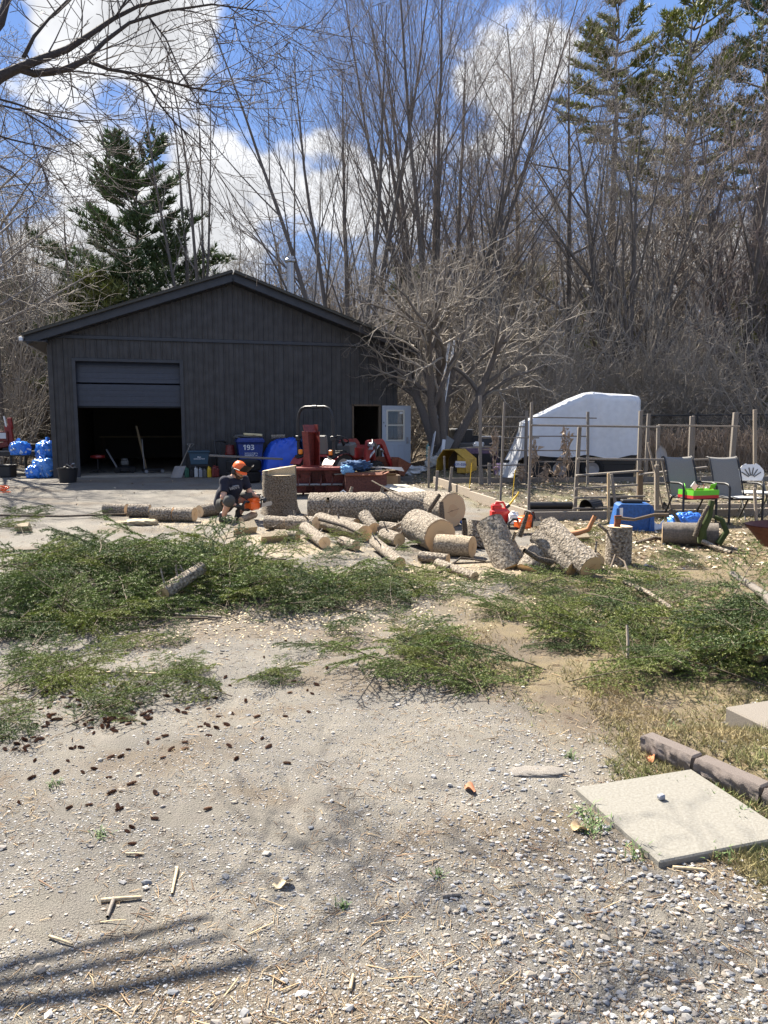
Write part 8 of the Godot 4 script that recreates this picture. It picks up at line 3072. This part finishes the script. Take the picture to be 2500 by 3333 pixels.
func cones(r: RandomNumberGenerator) -> void:
	# a spruce cone: overlapping scales in spirals
	var s := Shape.new()
	for k in 64:
		var f := k / 63.0
		var a := k * 2.39996
		var rad := 0.017 * sin(PI * clampf(f * 0.88 + 0.1, 0, 1)) + 0.003
		var o := Vector3(-0.042 + 0.084 * f, cos(a) * rad * 0.6, sin(a) * rad * 0.6)
		var out := Vector3(0.55, cos(a), sin(a)).normalized()
		var w := Vector3(0, -sin(a), cos(a)) * 0.0085
		s.tri(o - w, o + out * 0.013, o + w)
		s.tri(o - w, o + w, o - out * 0.004 + Vector3(-0.008, 0, 0))
	var mesh := s.done(mats.cone_scale)
	var areas := [[280, 2300, 260, 90, 46], [300, 2200, 330, 110, 30], [700, 2290, 330, 90, 26], [250, 2500, 220, 130, 14], [420, 2640, 200, 120, 12], [560, 2420, 420, 120, 18], [1000, 2180, 250, 100, 12], [100, 2400, 110, 90, 16], [380, 2350, 90, 30, 22]]
	var names := ["brown cone in the cone-strewn patch under green sprays", "brown cone scattered amid the tuft of boughs", "lone brown cone on gravel beyond the open sprays", "dark cone on the pale gravel's shady side", "dark cone in the small cluster on bare gravel", "brown cone dotted over the open gravel", "brown cone near the low heap on gravel", "brown cone amid needles at the gravel's edge", "brown cone in the densest heap of cones"]
	for i in areas.size():
		var e: Array = areas[i]
		for k in e[4]:
			var p := on_ground(e[0] + r.randfn() * e[2] * 0.45, e[1] + r.randfn() * e[3] * 0.45)
			var o := MeshInstance3D.new()
			o.mesh = mesh
			o.name = numbered("spruce_cone")
			add_child(o)
			var sc := r.randf_range(0.3, 0.5)
			o.transform = Transform3D(Basis.from_euler(Vector3(r.randf() * TAU, r.randf() * TAU, r.randf_range(-0.15, 0.15))).scaled(Vector3.ONE * sc), p + Vector3(0, 0.014 * sc, 0))
			tag(o, names[i], "cone", "cones: " + names[i].trim_prefix("brown "))

func small_finds(r: RandomNumberGenerator) -> void:
	# concrete slab by the path
	var n := on_ground(2171, 2818)
	var l := on_ground(1850, 2588)
	var tp := on_ground(2230, 2529)
	var mid := (n + tp) / 2
	var ang := atan2(-(tp - l).z, (tp - l).x)
	var slab := Shape.new()
	slab.box(Vector3(0, 0.0, 0), Vector3((tp - l).length(), 0.06, (n - l).length()), Basis.IDENTITY, 0.006)
	single("concrete_slab", slab, mats.slab, "square pale concrete slab set in the gravel by the block edging", "slab", Vector3(mid.x, 0.0, mid.z), ang)
	var st := Shape.new()
	st.box(Vector3(0, 0.012, 0), Vector3(0.03, 0.022, 0.024), Basis(Vector3(0.3, 1, 0.2).normalized(), 0.4), 0.006)
	single("pebble", st, flat(0.25, 0.26, 0.29, 0.9), "single grey pebble lying on the concrete slab", "pebble", on_ground(2152, 2602, 0.031))
	# edging of split-faced blocks
	var line := [Vector3(1.25, 0, -3.47), Vector3(1.41, 0, -3.22), Vector3(1.58, 0, -2.94), Vector3(1.72, 0, -2.66), Vector3(1.84, 0, -2.38)]
	var ed := thing("block_edging", "row of reddish split-faced blocks edging the raised soil", "edging", line[0])
	for k in 4:
		var a: Vector3 = line[k]
		var b: Vector3 = line[k + 1]
		var d := b - a
		var turn := Basis(Vector3.UP, atan2(-d.z, d.x))
		var c: Vector3 = (a + b) / 2 - line[0] + turn * Vector3(0, 0.04, -0.05)
		var s := Shape.new()
		s.box(c + Vector3(0, 0.0, 0), Vector3(d.length() - 0.012, 0.09, 0.078), turn, 0.008)
		# rough broken face
		var rows := []
		for j in 7:
			var row := []
			for i in 15:
				var u := i / 14.0 - 0.5
				var v := j / 6.0 - 0.5
				row.append(c + turn * Vector3(u * (d.length() - 0.02), v * 0.092, 0.04 + 0.022 * (0.5 + bump.get_noise_2d(i * 9.0 + k * 50, j * 9.0)) * (1.0 - pow(absf(v) * 2.0, 4.0))))
			rows.append(row)
		s.sheet(rows)
		part("edging_block", s, mats.block, ed)
	var fine := noise_tex(0.05, Color(0.5, 0.46, 0.42), Color(1, 1, 1), FastNoiseLite.TYPE_SIMPLEX_SMOOTH, 5, 512, 91)
	# pavers of the path beyond
	var o := on_ground(2356, 2362)
	var pv := thing("paver_path", "pale square pavers of the path beyond the edging", "path", o)
	for i in 4:
		for j in 3:
			var s := Shape.new()
			var turn := Basis(Vector3.UP, 0.33)
			s.box(turn * Vector3(0.15 + i * 0.305, 0.05, 0.15 + j * 0.305), Vector3(0.298, 0.11, 0.298), turn, 0.008)
			part("paver", s, mats.paver, pv)
	# straw sticks and a leaf on the gravel
	var st2 := [[330, 2938, 460, 2926, 0.008, "pale straight stick lying crosswise on the gravel"], [372, 2930, 350, 2990, 0.008, "grey stick end pointing at the pale crosswise stick"], [578, 2830, 560, 2915, 0.006, "slim straw-coloured splinter on the gravel"], [410, 2785, 470, 2785, 0.005, "curved straw shaving on the gravel"], [1140, 3230, 1150, 3180, 0.006, "short straw splinter in the fresh gravel"], [1440, 2925, 1500, 2917, 0.009, "dark weathered stick end on the gravel"], [2190, 2830, 2300, 2838, 0.007, "thin brown stick at the concrete slab's near edge"], [160, 3055, 235, 3080, 0.005, "thin reddish twig on the gravel"]]
	for e in st2:
		stick(e[5], [up(on_ground(e[0], e[1]), 0.008), up(on_ground((e[0] + e[2]) / 2, (e[1] + e[3]) / 2 + 1), 0.01), up(on_ground(e[2], e[3]), 0.007)], e[4], mats.grey_wood if "grey" in e[5] or "dark" in e[5] else mats.pale_split, "loose_stick")
	var lf := Shape.new()
	var pl := []
	for j in 5:
		var row := []
		for i in 7:
			var u := i / 6.0 * 2 - 1
			var v := j / 4.0 * 2 - 1
			row.append(Vector3(u * 0.035, 0.012 + 0.014 * sin(u * 3.0) * v + 0.006 * v * v, v * 0.02 * (1.0 - 0.6 * u * u)))
		pl.append(row)
	lf.sheet(pl, 0.001)
	single("curled_leaf", lf, flat(0.55, 0.44, 0.28, 0.8), "curled pale tan leaf alone on the gravel", "leaf", on_ground(920, 2885), 0.3)
	single("curled_leaf", lf, flat(0.4, 0.15, 0.06, 0.8), "orange-brown leaf against the first edging block", "leaf", on_ground(2115, 2478), 1.0)
	single("curled_leaf", lf, flat(0.38, 0.16, 0.08, 0.8), "small reddish leaf on gravel beyond the concrete slab", "leaf", on_ground(1530, 2575), 2.0)
	single("curled_leaf", lf, flat(0.5, 0.36, 0.2, 0.8), "tan leaf beside the slab's weedy edge", "leaf", on_ground(1885, 2705), 2.6)
	# weeds round the slab
	for e in [[1900, 2660, 0.07], [1945, 2695, 0.09], [1925, 2710, 0.06], [2075, 2790, 0.07], [2350, 2795, 0.06], [2235, 2560, 0.06], [2330, 2600, 0.06], [2420, 2660, 0.06], [2180, 2390, 0.08], [1860, 2470, 0.05], [2210, 2425, 0.07], [1420, 2850, 0.03], [1115, 2955, 0.03], [330, 2722, 0.04], [180, 2555, 0.04]]:
		var w := Shape.new()
		w.coloured = true
		for k in 26:
			var a := r.randf() * TAU
			var d: Vector3 = Vector3(cos(a) * r.randf_range(0.3, 1.0), r.randf_range(0.5, 1.0), sin(a) * r.randf_range(0.3, 1.0)) * e[2]
			var b: Vector3 = Vector3(r.randfn(), 0, r.randfn()) * e[2] * 0.35
			var sd: Vector3 = d.cross(Vector3.UP).normalized() * 0.003
			var k2 := r.randf_range(0.6, 1.3)
			w.tint = Color(k2, k2, k2)
			w.tri(b - sd, b + d * 0.6, b + sd)
			w.tri(b + d * 0.5 - sd, b + d + Vector3(0, -0.25 * e[2], 0), b + d * 0.5 + sd)
		single("weed_tuft", w, mats.weed, "small green weed tuft on the gravel or at the slab's edge", "weed", on_ground(e[0], e[1]), 0.0, "green weed tufts")
	# the bald grey rock in the gravel
	single("buried_rock", lump(Vector3(0.13, 0.014, 0.05), 88, 0.3, 1.0, true, 24), grained(0.3, 0.29, 0.27, fine, 6.0, 0.95), "flat grey rock barely showing in the gravel", "rock", on_ground(1750, 2512) - Vector3(0, 0.012, 0))
